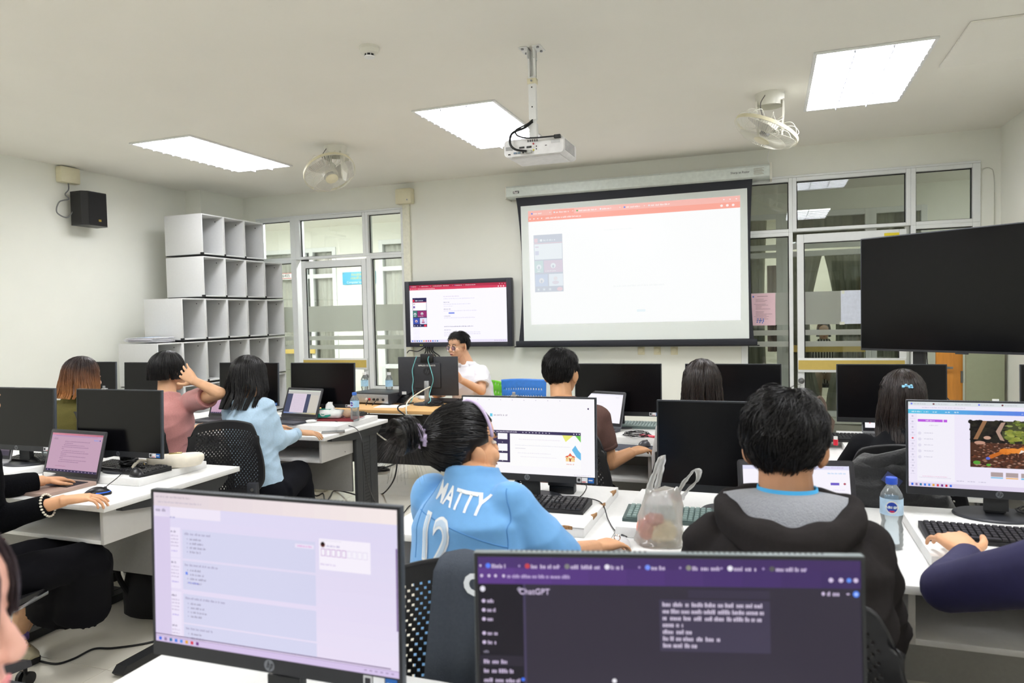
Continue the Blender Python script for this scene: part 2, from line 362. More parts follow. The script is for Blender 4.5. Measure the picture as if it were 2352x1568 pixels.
def ofr(n, a, b, z0, z1, muls, trans):
    g = G(); y0, y1 = YO-.02, YO+.06
    for x in [a+.03, b-.03]+muls: g.box(x-.035, x+.035, y0, y1, z0, z1, b=.003)
    for z in [z0+.03, z1-.03]+trans: g.box(a, b, y0+.003, y1-.003, z-.035, z+.035, b=.003)
    o = struct('window_%d' % n, g, alum); h = G(); h.box(a+.05, b-.05, YO+.02, YO+.026, z0, z1); h.build('pane', glass, o, False)
    return o
wo = ofr(11, *ops[0], [ox(700), ox(717)], [2.2]); ofr(12, *ops[1], [], [2.27, .72]); wr = ofr(13, *ops[2], [.13, .2, 1.18, 1.24, 1.62], [2.2, 2.3])
g = G(); g.box(ox(575)+.07, ox(722), YO-.05, YO-.03, .93, 1.02); g.build('push_bar_strip', kick, wo)
g = G(); g.box(.24, 1.14, YO-.05, YO-.03, .93, 1.02); g.build('push_bar_strip', kick, wr)
g = G()
for a, b in ((1.345, 1.65), (1.245, 1.295), (1.138, 1.188)): g.box(.22, 1.16, YO+.012, YO+.016, a-.05, b-.05)
def curtain(x0, x1, z0, z1, y, mat, label, waves=None, gather=0, right=False):
    n = waves or max(3, int((x1-x0)/.09)); N = n*8; rows = 9; g = G(); vs = []
    for r in range(rows+1):
        t = r/rows; z = z1+(z0-z1)*t; pinch = 1-gather*math.sin(PI*min(1, t*1.05))*.5
        for i in range(N+1):
            u = i/N; x = x0+(x1-x0)*(u if gather <= 0 else (1-(1-u)*pinch if right else u*pinch))
            a = u*n*2*PI+.6*math.sin(u*7+t*1.5); vs.append((x, y+.028*math.sin(a)*(.55+.45*t)+.008*math.sin(a*2.3+1), z))
    fs = [(r*(N+1)+i, r*(N+1)+i+1, (r+1)*(N+1)+i+1, (r+1)*(N+1)+i) for r in range(rows) for i in range(N)]
    g.add(vs, fs); o = g.build('curtain', mat, None, 'all'); sm = o.modifiers.new('thick', 'SOLIDIFY'); sm.thickness = .004
    return tag(o, label, 'curtain')
cg = M('pale taupe curtain', (240, 231, 224), .9, noise_amt=.05, scale=90, bump=.1, bscale=900)
cv = M('sage grey curtain', (172, 170, 150), .9, noise_amt=.05, scale=90, bump=.1, bscale=900)
cp = M('mauve curtain', (146, 122, 120), .9, noise_amt=.05, scale=90)
curtain(ox(585), ox(700), .12, 2.66, 10.11, cg, 'pale taupe curtain behind the opposite glass door, left of storage window', gather=.0)
curtain(ox(718), ox(772), .12, 2.66, 10.12, cg, 'pale taupe curtain left of the blue laboratory sign across the corridor')
curtain(ox(873), ox(965), .12, 2.72, 10.12, cg, 'pale taupe curtain right of the blue laboratory sign across the corridor')
curtain(-.35, -.02, .12, 2.7, 10.2, cv, 'sage grey curtain seen just right of the projection screen', gather=.25)
curtain(-.02, .14, .9, 2.1, 10.6, cp, 'mauve curtain seen through glass beyond the pink notice')
curtain(.2, 1.2, 2.33, 2.72, 10.16, cv, 'sage grey curtain top behind the transom above the far door', 9)
curtain(1.25, 1.8, 2.33, 2.72, 10.16, cv, 'sage grey curtain top right of the far door transom', 5)
curtain(.24, .66, .12, 2.2, 10.17, cv, 'sage grey curtain, left of the two behind the far glass door', gather=.75)
curtain(.68, 1.15, .12, 2.2, 10.17, cv, 'sage grey curtain, right of the two behind the far glass door', gather=.6, right=True)
curtain(1.25, 1.7, .12, 2.2, 10.17, cv, 'sage grey curtain seen below the large black television')
clamp = EM((250, 250, 255), 125, 'corridor light')
for i, (x, y, lab) in enumerate(((-7.6, 7.95, 'corridor ceiling light beyond the left glass door'), (-5.2, 7.95, 'corridor ceiling light above the blue laboratory sign'))):
    t = thing('corridor_light', lab, 'ceiling light', (x, y, ZC)); g = G(); g.box(-.6, .6, -.12, .12, -.05, -.0005, b=.01); g.build('housing', white, t); g = G(); g.box(-.58, .58, -.1, .1, -.058, -.051); g.build('tube', clamp, t)
t = thing('corridor_light', 'added fill light on the corridor ceiling right of the glass door, out of view', 'ceiling light', (3.1, 8.0, ZC)); g = G(); g.box(-.6, .6, -.12, .12, -.05, -.0005, b=.01); g.build('housing', white, t); g = G(); g.box(-.58, .58, -.1, .1, -.058, -.051); g.build('tube', EM((250, 250, 250), 45, 'added corridor fill'), t)  # added lamp, out of view, brightens the right side of the corridor
dl = EM((255, 250, 240), 60, 'dim light')
t = thing('corridor_light', 'dim ceiling light in the room across the corridor', 'ceiling light', (.6, 11.9, ZC)); g = G(); g.box(-.6, .6, -.12, .12, -.05, -.0005, b=.01); g.build('housing', white, t); g = G(); g.box(-.58, .58, -.1, .1, -.058, -.051); g.build('tube', dl, t)
# blue sign and room number plate
a = atY(787, 654, YO-.02); b = atY(862, 622, YO-.02)
t = thing('laboratory_sign', 'light blue computer laboratory sign on wall across the corridor', 'sign', (a.x, YO, a.z)); W, H = b.x-a.x, b.z-a.z
g = G(); g.box(0, W, -.02, -.0005, 0, H, b=.003); g.build('plate', M('sky blue sign', (86, 184, 222), .4, noise_amt=.02), t)
g = G()
for x in (.02, W-.02):
    for z in (.02, H-.02): g.lathe([(0, 0), (.008, 0), (.006, .005), (0, .005)], (x, -.02, z), n=8, axis='Y')
g.build('screw', steel, t)
yel = M('yellow print', (226, 214, 90), .5); wht = M('white print', (240, 246, 248), .5)
for s, z, sz, mt in (('ห้องปฏิบัติการ', .155, .05, yel), ('คอมพิวเตอร์', .1, .062, yel), ('Computer Laboratory', .035, .05, wht)):
    textmesh(s, sz, mt, 'lettering', t, Matrix.Translation((W/2, -.0215, z)) @ FACE)
p = atY(650, 640, YO-.03); t = thing('room_number_plate', 'white room number plate with red borders left of glass door', 'sign', (p.x, YO-.02, p.z))
g = G(); g.box(-.09, .2, -.012, -.001, 0, .09, b=.002); g.build('plate', white, t); rd = M('red print', (205, 50, 50), .5)
g = G(); g.box(-.09, .2, -.0135, -.012, .082, .09); g.box(-.09, .2, -.0135, -.012, 0, .008); g.build('border', rd, t)
textmesh('86405', .075, M('grey print', (70, 70, 75), .5), 'lettering', t, Matrix.Translation((.05, -.014, .045)) @ FACE)
# notices taped to the glass
def sheet(name, label, corners, mat, y):
    t = thing(name, label, 'paper', (corners[0], y, corners[2])); W = corners[1]-corners[0]; H = corners[3]-corners[2]
    g = G(); g.box(0, W, -.0012, 0, 0, H); g.build('sheet', mat, t, False); return t, W, H
pk = M('pink paper', (232, 198, 206), .7, noise_amt=.02)
t, W, H = sheet('pink_notice', 'pink printed notice taped on glass right of projection screen', (-.165, .058, 1.342, 1.648), pk, YB+.024)
ink = M('grey ink', (150, 110, 122), .7); g = G(); R = random.Random(3)
for k in range(19):
    z = H-.045-k*.0118
    if k in (0, 4, 10): continue
    x = .03+(.015 if k % 5 else 0); g.box(x, x+R.uniform(.05, .15), -.0019, -.0013, z, z+.0028)
g.box(.06, .155, -.0019, -.0013, H-.03, H-.026); g.build('printed_lines', ink, t, False)
bl = M('blue ink', (76, 110, 196), .6); g = G()
for k in range(9):
    a = k*.75; r = .022+.008*(k % 2); g.ell((.088+r*1.2*math.cos(a), -.0016, .045+r*math.sin(a)*.75), (.0065, .0005, .006), n=8)
g.ell((.088, -.0016, .045), (.014, .0005, .006), n=10); g.ell((.025, -.0016, H-.03), (.008, .0005, .009), n=8); g.build('blue_flowers', bl, t)
t, W, H = sheet('white_notice', 'blank white sheet taped on the right glass door beside television', (.624, .90, 1.345, 1.652), M('bluish white paper', (214, 220, 233), .7), YB+.009)
g = G(); g.box(-.012, .03, -.002, -.0013, -.006, .02); g.box(.005, .03, -.002, -.0013, H-.03, H); g.build('tape', M('tape', (214, 216, 200), .4), t, False)
# orange door leaf and pale green partition under the television
t = thing('orange_door', 'orange varnished wooden door edge standing open below the television', 'door', (1.36, 7.06, 0))
orm = M('orange varnished wood', (222, 150, 66), .3, noise_amt=.08, scale=6, aniso=(8, 8, 1))
g = G(); g.box(.0, .2, -.02, .02, .01, 2.0, b=.004); g.build('leaf', orm, t)
g = G(); g.cyl((.04, -.02, .96), (.04, -.05, .96), .02, n=12); g.box(.035, .12, -.06, -.045, .95, .97, b=.004); g.build('lever_handle', steel, t)
for z in (.88, 1.7): g = G(); g.box(.182, .2, -.03, -.02, z-.05, z+.05, b=.002); g.build('hinge', steel, t)
t = thing('green_partition', 'pale sage green partition panel in the corner below the television', 'partition', (1.57, 7.0, 0))
g = G(); g.box(0, .28, -.02, .02, .03, 1.45, b=.004); g.build('panel', M('sage board', (160, 166, 138), .7, noise_amt=.02), t)
for x in (.03, .25): g = G(); g.box(x-.015, x+.015, -.08, .08, 0, .03, b=.004); g.build('foot', blk, t)
# ---------------------------------------------------------------- cube shelving
CW, CH, CD, XF = .316, .4365, .49, -5.46
def make_cube():
    t = thing('storage_cube', '', 'shelf'); e = .012; h = CH-.012; z0 = .010
    for nm, a in (('side_panel', (-CW/2+.001, -CW/2+e+.001, z0, h)), ('side_panel', (CW/2-e-.001, CW/2-.001, z0, h)), ('top_panel', (-CW/2+e+.001, CW/2-e-.001, h-e, h)), ('bottom_panel', (-CW/2+e+.001, CW/2-e-.001, z0, z0+e))):
        g = G(); g.box(-CD, 0, a[0], a[1], a[2], a[3], b=.0015)
        if nm == 'side_panel' and a[0] > 0: g.lathe([(0, 0), (.006, 0), (.006, .002), (0, .002)], (-.10, a[0]-.0002, h-.05), n=8, axis='Y', mi=1)
        g.build(nm, [cubem, blk], t)
    g = G(); g.box(-CD, -CD+.006, -CW/2+e, CW/2-e, z0+e, h-e); g.build('back_panel', cubem, t, False)
    g = G(); g.box(-CD+.01, -.002, -CW/2+.004, CW/2-.004, 0, z0-.002); g.box(-.03, .003, -CW/2, -CW/2+.022, .0, .028, b=.002); g.build('black_connector', blk, t); return t
proto, used = make_cube(), []
tiers = [(0, 6, 5.21), (1, 6, 5.21), (2, 6, 5.21), (3, 5, 5.53), (4, 4, 5.835), (5, 3, 5.835)]
nm = ['bottom', 'second', 'third', 'fourth', 'fifth', 'top']; od = ['first', 'second', 'third', 'fourth', 'fifth', 'sixth']
for k, n, y0 in tiers:
    for i in range(n):
        place(proto, used, (XF, y0+(i+.5)*(CW+.001), k*CH+.001), 0, 'white open storage cube, %s from the near end in the %s tier up' % (od[i], nm[k]), 'stacked storage cubes')
t = thing('paper_stack', 'loose stack of printed papers on top of the lower storage cubes', 'papers', (-5.68, 5.36, 3*CH+.001))
R = random.Random(5)
for k in range(14):
    g = G(); a = R.uniform(-.1, .1); dx, dy = R.uniform(-.015, .015), R.uniform(-.02, .02); g.X = Matrix.Translation((dx, dy, k*.0032)) @ Matrix.Rotation(a, 4, 'Z')
    g.box(-.19, .14, -.13, .13, 0, .0026); g.build('paper_sheet', [paper, M('printed paper', (226, 222, 236), .7)][k % 3 == 2], t, False)
g = G(); g.X = Matrix.Rotation(.06, 4, 'Z'); g.box(-.08, .03, -.1, .1, .046, .047); g.build('coloured_cover', M('pale blue cover', (160, 190, 226), .6), t, False)
# ---------------------------------------------------------------- ceiling fans
def fan(px, py, cpx, cpy, nrm, label, group):
    base = atZ(px, py, ZC); base.y += .12; c = atY(cpx, cpy, base.y-.02)
    t = thing('ceiling_fan', label, 'fan', (base.x, base.y, ZC), group=group)
    c = c-Vector(t.location); nrm = Vector(nrm).normalized()
    g = G(); r = .1
    g.lathe([(0, 0), (r, 0), (r, -.005), (r*.96, -.05), (r*.9, -.09), (r*.86, -.09), (r*.86, -.05), (0, -.05)], n=32); g.build('mounting_base', fanw, t)
    for s in (-1, 1):
        g = G(); rings = []
        for z, w_, tk in ((-.06, .07, .012), (-.15, .05, .014), (-.25, .035, .014), (-.3, .02, .01)):
            x = s*(.088-(.008 if z < -.2 else 0)); rings.append([(x-tk/2, -w_, z), (x+tk/2, -w_, z), (x+tk/2, w_, z), (x-tk/2, w_, z)])
        g.loft(rings); g.build('yoke_arm', fanw, t)
    q = nrm.to_track_quat('Z', 'Y').to_matrix().to_4x4(); X = Matrix.Translation(c) @ q
    pv = Vector((0, 0, -.2)); g = G(); g.X = X
    hh = (X.inverted() @ pv)
    g.lathe([(0, hh.z-.02), (.045, hh.z-.01), (.066, hh.z+.05), (.07, -.06), (.06, -.035), (.05, -.03), (0, -.03)], n=28); g.build('motor_housing', fanw, t)
    g = G(); g.X = X
    for k in range(28):
        a = 2*PI*k/28; g.tube([(.05*math.cos(a), .05*math.sin(a), -.036), (.0705*math.cos(a), .0705*math.sin(a), -.055)], .0015, 4)
    g.build('vent_slots', blk, t)
    Rr = .225; g = G(); g.X = X
    g.lathe([(Rr-.004, -.012), (Rr+.002, -.012), (Rr+.002, .012), (Rr-.004, .012)], n=64, cap=False); g.build('cage_rim', cream, t)
    g = G(); g.X = X
    for k in range(84):
        a = 2*PI*k/84; ca, sa = math.cos(a), math.sin(a)
        g.tube([(Rr*ca, Rr*sa, .0), ((Rr-.02)*ca, (Rr-.02)*sa, .035), (Rr*.72*ca, Rr*.72*sa, .062), (.05*ca, .05*sa, .075)], .0015, 4, cap=False)
    for q_ in ((.99, .012), (.72, .062)): g.tube([(Rr*q_[0]*math.cos(2*PI*k/48), Rr*q_[0]*math.sin(2*PI*k/48), q_[1]) for k in range(48)], .0016, 5, closed=True)
    g.build('front_grille', fanw, t)
    g = G(); g.X = X
    for k in range(7):
        a = 2*PI*k/7
        pts = []
        for da, r_, z in ((-.2, .07, -.045), (-.2, .16, -.075), (-.17, Rr*.95, -.045), (0, Rr+.0, -.01), (.17, Rr*.95, -.045), (.2, .16, -.075), (.2, .07, -.045)):
            pts.append((r_*math.cos(a+da), r_*math.sin(a+da), z))
        g.tube(spline(pts, 5), .0022, 6)
    g.build('rear_guard', fanw, t)
    for k in range(3):
        g = G(); g.X = X @ Matrix.Rotation(2*PI*k/3+.5, 4, 'Z'); rings = []
        for u in range(8):
            r_ = .03+u*.0245; wd = .035+.06*math.sin(min(1, u/5.5)*PI/2)*(1 if u < 7 else .7); tw = .5-.04*u
            rings.append([(r_, -wd*math.cos(tw), .02+wd*math.sin(tw)*.5), (r_, wd*math.cos(tw), .02-wd*math.sin(tw)*.5), (r_, wd*math.cos(tw), .023-wd*math.sin(tw)*.5), (r_, -wd*math.cos(tw), .023+wd*math.sin(tw)*.5)])
        g.loft(rings); g.build('blade', M('fan blade', (205, 203, 196), .35), t)
    g = G(); g.X = X; g.lathe([(0, -.03), (.03, -.03), (.034, .035), (.0, .04)]); g.build('rotor_hub', M('grey hub', (120, 120, 125), .4), t)
    g = G(); g.X = X; g.lathe([(0, .070), (.055, .070), (.055, .078), (.045, .084), (0, .086)], n=32); g.build('badge_cap', cream, t)
    g = G(); g.tube(spline([(-.03, -.09, -.03), (-.06, -.11, -.09), (-.05, -.12, -.17), tuple(c*.55+Vector((-.02, -.06, -.03)))]), .003, 6); g.build('power_cord', M('striped cord', (90, 88, 86), .5), t)
fan(752, 330, 757, 396, (.50, -.30, -.82), 'off white cage fan on the ceiling, on the left near the display', 'ceiling cage fans')
fan(1768, 204, 1760, 300, (-.42, -.12, -.9), 'off white cage fan on the ceiling, above right end of projection screen', 'ceiling cage fans')
# ---------------------------------------------------------------- projector on pole
t = thing('projector', 'white ceiling projector on a telescopic pole, ports facing the room', 'projector', (-1.25, 3.9, ZC))
g = G(); g.box(-.065, -.015, -.05, .05, -.006, -.0005, b=.001); g.box(.015, .065, -.05, .05, -.006, -.0005, b=.001); g.box(-.02, -.015, -.035, .035, -.06, -.001); g.box(.015, .02, -.035, .035, -.06, -.001); pl = g.build('ceiling_plate', white, t)
g = G()
for x in (-.045, .045):
    for y in (-.035, .035): g.lathe([(0, -.006), (.008, -.006), (.008, -.014), (0, -.014)], (x, y, 0), n=6)
g.build('bolt', steel, pl)
zb = atY(1240, 322, 3.88).z-ZC
g = G(); g.box(-.021, -.011, -.015, .015, -.16, -.012); g.box(.011, .021, -.015, .015, -.16, -.012); g.box(-.021, .021, .008, .015, -.16, -.012); g.box(-.021, .021, -.015, .015, -.30, -.16, b=.002); g.box(-.021, .021, -.015, .015, -.40, -.30); pole = g.build('pole_outer', white, t)
g = G(); g.box(-.016, .016, -.011, .011, zb+.09, -.35, b=.001); g.build('pole_inner', white, t)
g = G(); g.box(-.026, .026, -.02, .02, -.2, -.17, b=.002); g.lathe([(0, 0), (.006, 0), (.006, .006), (0, .006)], (0, -.02, -.185), n=6, axis='Y', mi=1); g.build('pole_clamp', [cream, steel], t)
g = G()
for z in (-.22, -.33, -.45, -.52): g.lathe([(0, 0), (.004, 0), (.004, .002), (0, .002)], (0, -.0155, z), n=8, axis='Y')
g.build('pole_hole', blk, t)
g = G(); g.box(-.02, .024, -.02, .02, zb+.005, zb+.1, b=.003); g.box(-.09, .12, -.06, .1, zb-.002, zb+.006, b=.002); g.build('swivel_bracket', white, t)
p0 = atY(1158, 338, 3.79); X0 = p0.x+1.25
pj = G(); hb = .092; x0, x1 = X0, X0+.345
pj.prism(rr(x0, x1, zb-.006-hb, zb-.006, .02), -.11, .16, 'Y'); pj.prism(rr(x0+.03, x1-.03, zb-.012-hb, zb-hb, .004), -.08, .13, 'Y'); body = pj.build('body', M('projector shell', (228, 227, 226), .4), t)
yy = -.1105; zt_ = zb-.006-hb
def port(x, z, w_, h, mt, nm, dp=.003, rad=None):
    g = G()
    if rad: g.lathe([(0, 0), (rad, 0), (rad, dp), (0, dp)], (x0+x, yy, zt_+z), n=14, axis='Y')
    else: g.box(x0+x-w_/2, x0+x+w_/2, yy-dp, yy, zt_+z-h/2, zt_+z+h/2, b=.0008)
    g.build(nm, mt, body)
blu = M('port blue grey', (120, 140, 156), .5)
port(.03, .013, .014, .006, blk, 'usb_port'); port(.065, .018, .018, .01, blu, 'hdmi_port'); port(.088, .018, .018, .01, blu, 'hdmi_port'); port(.112, .018, .01, .009, blk, 'network_port')
port(.105, .045, .03, .010, blk, 'video_port'); port(.147, .045, .028, .010, blk, 'video_port'); port(.145, .018, .035, .016, M('clear connector', (190, 190, 185), .2), 'plug', .02)
for z, c in ((.06, (180, 60, 60)), (.043, (225, 225, 220)), (.026, (215, 205, 80))): port(.173, z, 0, 0, M('jack %d' % c[1], c, .4), 'audio_jack', .004, .005)
for z in (.045, .03): port(.19, z, 0, 0, blk, 'audio_jack', .002, .0035)
port(.03, .045, .04, .02, M('grey vent', (170, 170, 170), .6), 'vent'); port(.245, .045, .01, .003, blk, 'lock_slot'); port(.30, .062, .05, .018, M('pale label', (205, 205, 205), .6), 'rating_label', .0008)
for k in range(5): port(.142+k*.013, .078, .008, .013, M('dark slot', (110, 110, 110), .6), 'vent_slot', .001)
port(.314, .084, .035, .018, blk, 'power_plug', .02)
g = G()
for k in range(9): g.box(x1-.0005, x1+.001, -.08+k*.0, .12, zt_+.018+k*.007, zt_+.021+k*.007)
g.build('side_vent', M('grey slit', (150, 150, 150), .6), body, False)
g = G(); g.tube(spline([(0, -.015, zb+.11), (-.04, -.05, zb+.07), (-.085, -.12, zb+.03), (-.09, -.15, zb-.03), (-.06, -.15, zt_+.03), (x0+.14, -.135, zt_+.018)]), .0065); g.tube(spline([(0, -.015, zb+.12), (-.02, -.05, zb+.09), (-.07, -.1, zb+.05), (-.05, -.13, zb+.01), (.02, -.14, zb-.012), (x0+.3, -.132, zt_+.084)]), .0045); g.build('cable', blk2, t)

# ---------------------------------------------------------------- printed / lit flat content
class Flat:
    """a flat display or print: rectangles given in fractions of the surface, each a little proud of the one below"""
    def __init__(s, TL, TR, BR, BL, lit=1.0):
        s.c = [Vector(p) for p in (TL, TR, BR, BL)]; s.n = (s.c[3]-s.c[0]).cross(s.c[1]-s.c[0]).normalized(); s.g = G(); s.mats = []; s.k = 0; s.lit = lit
    def P(s, u, v, h=0):
        a = s.c[0].lerp(s.c[1], u); b = s.c[3].lerp(s.c[2], u); return a.lerp(b, v)+s.n*h
    def mi(s, rgb):
        m = EM(tuple(int(x) for x in rgb), s.lit) if s.lit else M('print_%d_%d_%d' % tuple(rgb), rgb, .6, noise_amt=0)
        if m not in s.mats: s.mats.append(m)
        return s.mats.index(m)
    def poly(s, uv, rgb, lay=1):
        h = lay*.00025; s.g.add([s.P(u, v, h)[:] for u, v in uv], [tuple(range(len(uv)))], s.mi(rgb)); return s
    def r(s, u0, v0, u1, v1, rgb, lay=1):
        nx = max(1, int((u1-u0)*3)); 
        return s.poly([(u0, v0), (u0, v1), (u1, v1), (u1, v0)], rgb, lay)
    def grad(s, u0, v0, u1, v1, c0, c1, n=12, vert=False, lay=1):
        for k in range(n):
            t = (k+.5)/n; c = tuple(int(a+(b-a)*t) for a, b in zip(c0, c1))
            if vert: s.r(u0, v0+(v1-v0)*k/n, u1, v0+(v1-v0)*(k+1)/n, c, lay)
            else: s.r(u0+(u1-u0)*k/n, v0, u0+(u1-u0)*(k+1)/n, v1, c, lay)
        return s
    def o(s, u, v, ru, rv, rgb, lay=2, n=14): return s.poly([(u+ru*math.cos(-2*PI*k/n), v+rv*math.sin(-2*PI*k/n)) for k in range(n)], rgb, lay)
    def words(s, u0, v, u1, h, rgb, lay=2, seed=0):
        R = random.Random(int(u0*991+v*7919+seed)); u = u0
        while u < u1:
            w_ = R.uniform(.6, 2.4)*h*.62; w_ = min(w_, u1-u)
            # every word is a run of letter strokes of uneven height
            x = u
            while x < u+w_-h*.1:
                q = R.uniform(.18, .32)*h; s.r(x, v+h*R.choice([0, .25, .25, .3]), min(x+q*.62, u+w_), v+h, rgb, lay); x += q
            u += w_+h*.28
        return s
    def build(s, name='screen', parent=None): return s.g.build(name, s.mats, parent, False)
def browser(f, bar, bar2, h=.09, txt=(250, 235, 240), tabs=6, page=(250, 248, 255), active=None):
    f.r(0, 0, 1, 1, page, 0); f.r(0, 0, 1, h*.5, bar); f.r(0, h*.5, 1, h, bar2)
    for k in range(tabs):
        u = .02+k*.115
        if k == active: f.r(u-.012, h*.06, u+.1, h*.5, bar2, 1)
        f.o(u, h*.27, .004, .007, [(90, 140, 240), (235, 235, 240), (60, 180, 90), (240, 240, 245)][k % 4], 3); f.words(u+.008, h*.2, u+.008+.045+.02*(k % 3), h*.15, txt, 3, k); f.o(u+.093, h*.27, .002, .004, txt, 3)
    for k in range(4): f.o(.01+.02*k, h*.75, .003, .006, txt, 3)
    f.words(.09, h*.68, .27, h*.15, txt, 3)
    for k in range(3): f.o(.92+.025*k, h*.75, .006, .01, txt, 3); f.o(.93+.027*k, h*.25, .003, .005, txt, 3)
def meetpanel(f, u0, v0, u1, v1, pale=0):
    def c(*x): return tuple(int(a+(b-a)*pale) for a, b in zip(x, (235, 243, 246)))
    def U(a): return u0+(u1-u0)*a
    def V(a): return v0+(v1-v0)*a
    f.r(u0, v0, u1, v1, c(38, 34, 84), 3); f.r(U(.02), V(.06), U(.14), V(.13), c(230, 50, 80), 4); f.o(U(.26), V(.095), (u1-u0)*.045, (v1-v0)*.022, c(250, 250, 255), 4); f.words(U(.34), V(.08), U(.75), (v1-v0)*.03, c(240, 240, 255), 4)
    f.r(u0, V(.14), u1, V(.155), c(205, 40, 80), 4); f.r(U(.02), V(.16), U(.98), V(.43), c(252, 250, 255), 4); f.r(U(.05), V(.2), U(.17), V(.22), c(150, 60, 130), 5); f.r(U(.04), V(.28), U(.17), V(.35), c(120, 90, 170), 5)
    f.r(U(.01), V(.45), U(.31), V(.66), c(70, 130, 120), 4); f.r(U(.34), V(.45), U(.99), V(.66), c(150, 40, 110), 4); f.r(U(.02), V(.69), U(.46), V(.9), c(62, 84, 176), 4); f.r(U(.5), V(.69), U(.99), V(.9), c(225, 228, 250), 4)
    for a, b, q in ((.16, .56, (230, 235, 240)), (.66, .545, (236, 230, 240)), (.24, .8, (238, 205, 210))): f.o(U(a), V(b), (u1-u0)*.09, (v1-v0)*.045, c(*q), 5); f.o(U(a), V(b+.012), (u1-u0)*.035, (v1-v0)*.025, c(40, 34, 80), 6)
    f.o(U(.73), V(.77), (u1-u0)*.07, (v1-v0)*.035, c(226, 160, 170), 5); f.o(U(.73), V(.84), (u1-u0)*.12, (v1-v0)*.03, c(180, 110, 150), 5)
    for a in (.12, .32, .53): f.o(U(a), V(.955), (u1-u0)*.06, (v1-v0)*.028, c(90, 90, 130), 5); f.o(U(a), V(.955), (u1-u0)*.02, (v1-v0)*.014, c(240, 240, 255), 6)
    f.o(U(.87), V(.955), (u1-u0)*.1, (v1-v0)*.035, c(235, 50, 80), 5); f.r(U(.1), V(.625), U(.2), V(.64), c(250, 250, 255), 5); f.words(U(.38), V(.625), U(.75), (v1-v0)*.018, c(250, 250, 255), 5)
def taskbar(f, bg=(225, 215, 240), n=9, h=.04):
    f.r(0, 1-h, 1, 1, bg); cs = [(60, 110, 230), (150, 130, 170), (40, 120, 170), (70, 130, 230), (90, 150, 235), (230, 170, 60), (220, 60, 80), (120, 60, 140), (200, 40, 60)]
    for k in range(n): f.r(.015+k*.024, 1-h*.78, .027+k*.024, 1-h*.25, cs[k % 9], 2)
    for k in range(6): f.r(.87+k*.02, 1-h*.65, .88+k*.02, 1-h*.45, (170, 150, 190), 2)
# wall display
D = [atY(926, 647, 7.07), atY(1172, 637, 7.07), atY(1178, 797, 7.07), atY(935, 795, 7.07)]
dx0, dx1 = (D[0].x+D[3].x)/2, (D[1].x+D[2].x)/2; dz1, dz0 = (D[0].z+D[1].z)/2, (D[2].z+D[3].z)/2
t = thing('wall_display', 'wall mounted interactive display showing a red topped browser page', 'display', ((dx0+dx1)/2, YB, (dz0+dz1)/2), .0)
W, H = (dx1-dx0)/2, (dz1-dz0)/2; fr = M('display bezel', (45, 46, 56), .4)
g = G()
for a in ((-W, -W+.055, -H, H), (W-.055, W, -H, H), (-W+.055, W-.055, H-.045, H), (-W+.055, W-.055, -H, -H+.05)): g.box(a[0], a[1], -.13, -.06, a[2], a[3], b=.004)
g.box(-W+.02, W-.02, -.115, -.05, -H+.02, H-.02); g.build('frame', fr, t)
g = G(); g.box(-.3, .3, -.05, -.001, -.2, .2, b=.004); g.build('wall_mount', legd, t)
f = Flat((-W+.055, -.1165, H-.045), (W-.055, -.1165, H-.045), (W-.055, -.1165, -H+.05), (-W+.055, -.1165, -H+.05), 1.05)
browser(f, (176, 40, 72), (214, 58, 92), .085, tabs=6, page=(249, 247, 255), active=1); meetpanel(f, .03, .22, .18, .73)
for v, u1, c in ((.2, .52, (206, 190, 215)), (.24, .68, (214, 208, 226)), (.30, .42, (150, 140, 170)), (.335, .64, (210, 205, 225)), (.37, .46, (222, 216, 232)), (.42, .43, (150, 140, 170)), (.45, .7, (214, 208, 226)), (.54, .43, (150, 140, 170)), (.57, .68, (214, 208, 226)), (.72, .66, (110, 96, 140)), (.78, .43, (160, 150, 180)), (.82, .73, (206, 198, 220)), (.85, .73, (206, 198, 220)), (.88, .6, (206, 198, 220))): f.words(.36, v, u1, .016, c)
f.r(.41, .485, .47, .51, (120, 140, 230), 2)
for k in range(9): f.words(.03, .76+k*.025, .1, .008, (215, 205, 235)); f.r(.012, .25+k*.06, .018, .26+k*.06, (215, 205, 240), 2)
taskbar(f, (232, 226, 246), 12, .045); f.build('screen', t)
g = G(); g.lathe([(0, 0), (.005, 0), (.004, .003), (0, .003)], (-W+.18, -.13, -H+.02), n=8, axis='Y'); g.lathe([(0, 0), (.005, 0), (.004, .003), (0, .003)], (-W+.2, -.13, -H+.02), n=8, axis='Y'); g.build('indicator_light', EM((200, 210, 90), 1.2), t)
g = G(); R = random.Random(2)
for k in range(5): x = -.42+k*.022; g.tube(spline([(x, -.06, -H), (x+.01, -.08, -H-.05), (x-.03+k*.03, -.07, -H-.12), (x-.01, -.03, -H-.2)]), .007)
g.tube(spline([(-.42, -.06, -H), (-.5, -.1, -H-.05), (-.6, -.1, -H-.04), (-.66, -.05, -H-.07)]), .006); g.build('hanging_cable', blk2, t)
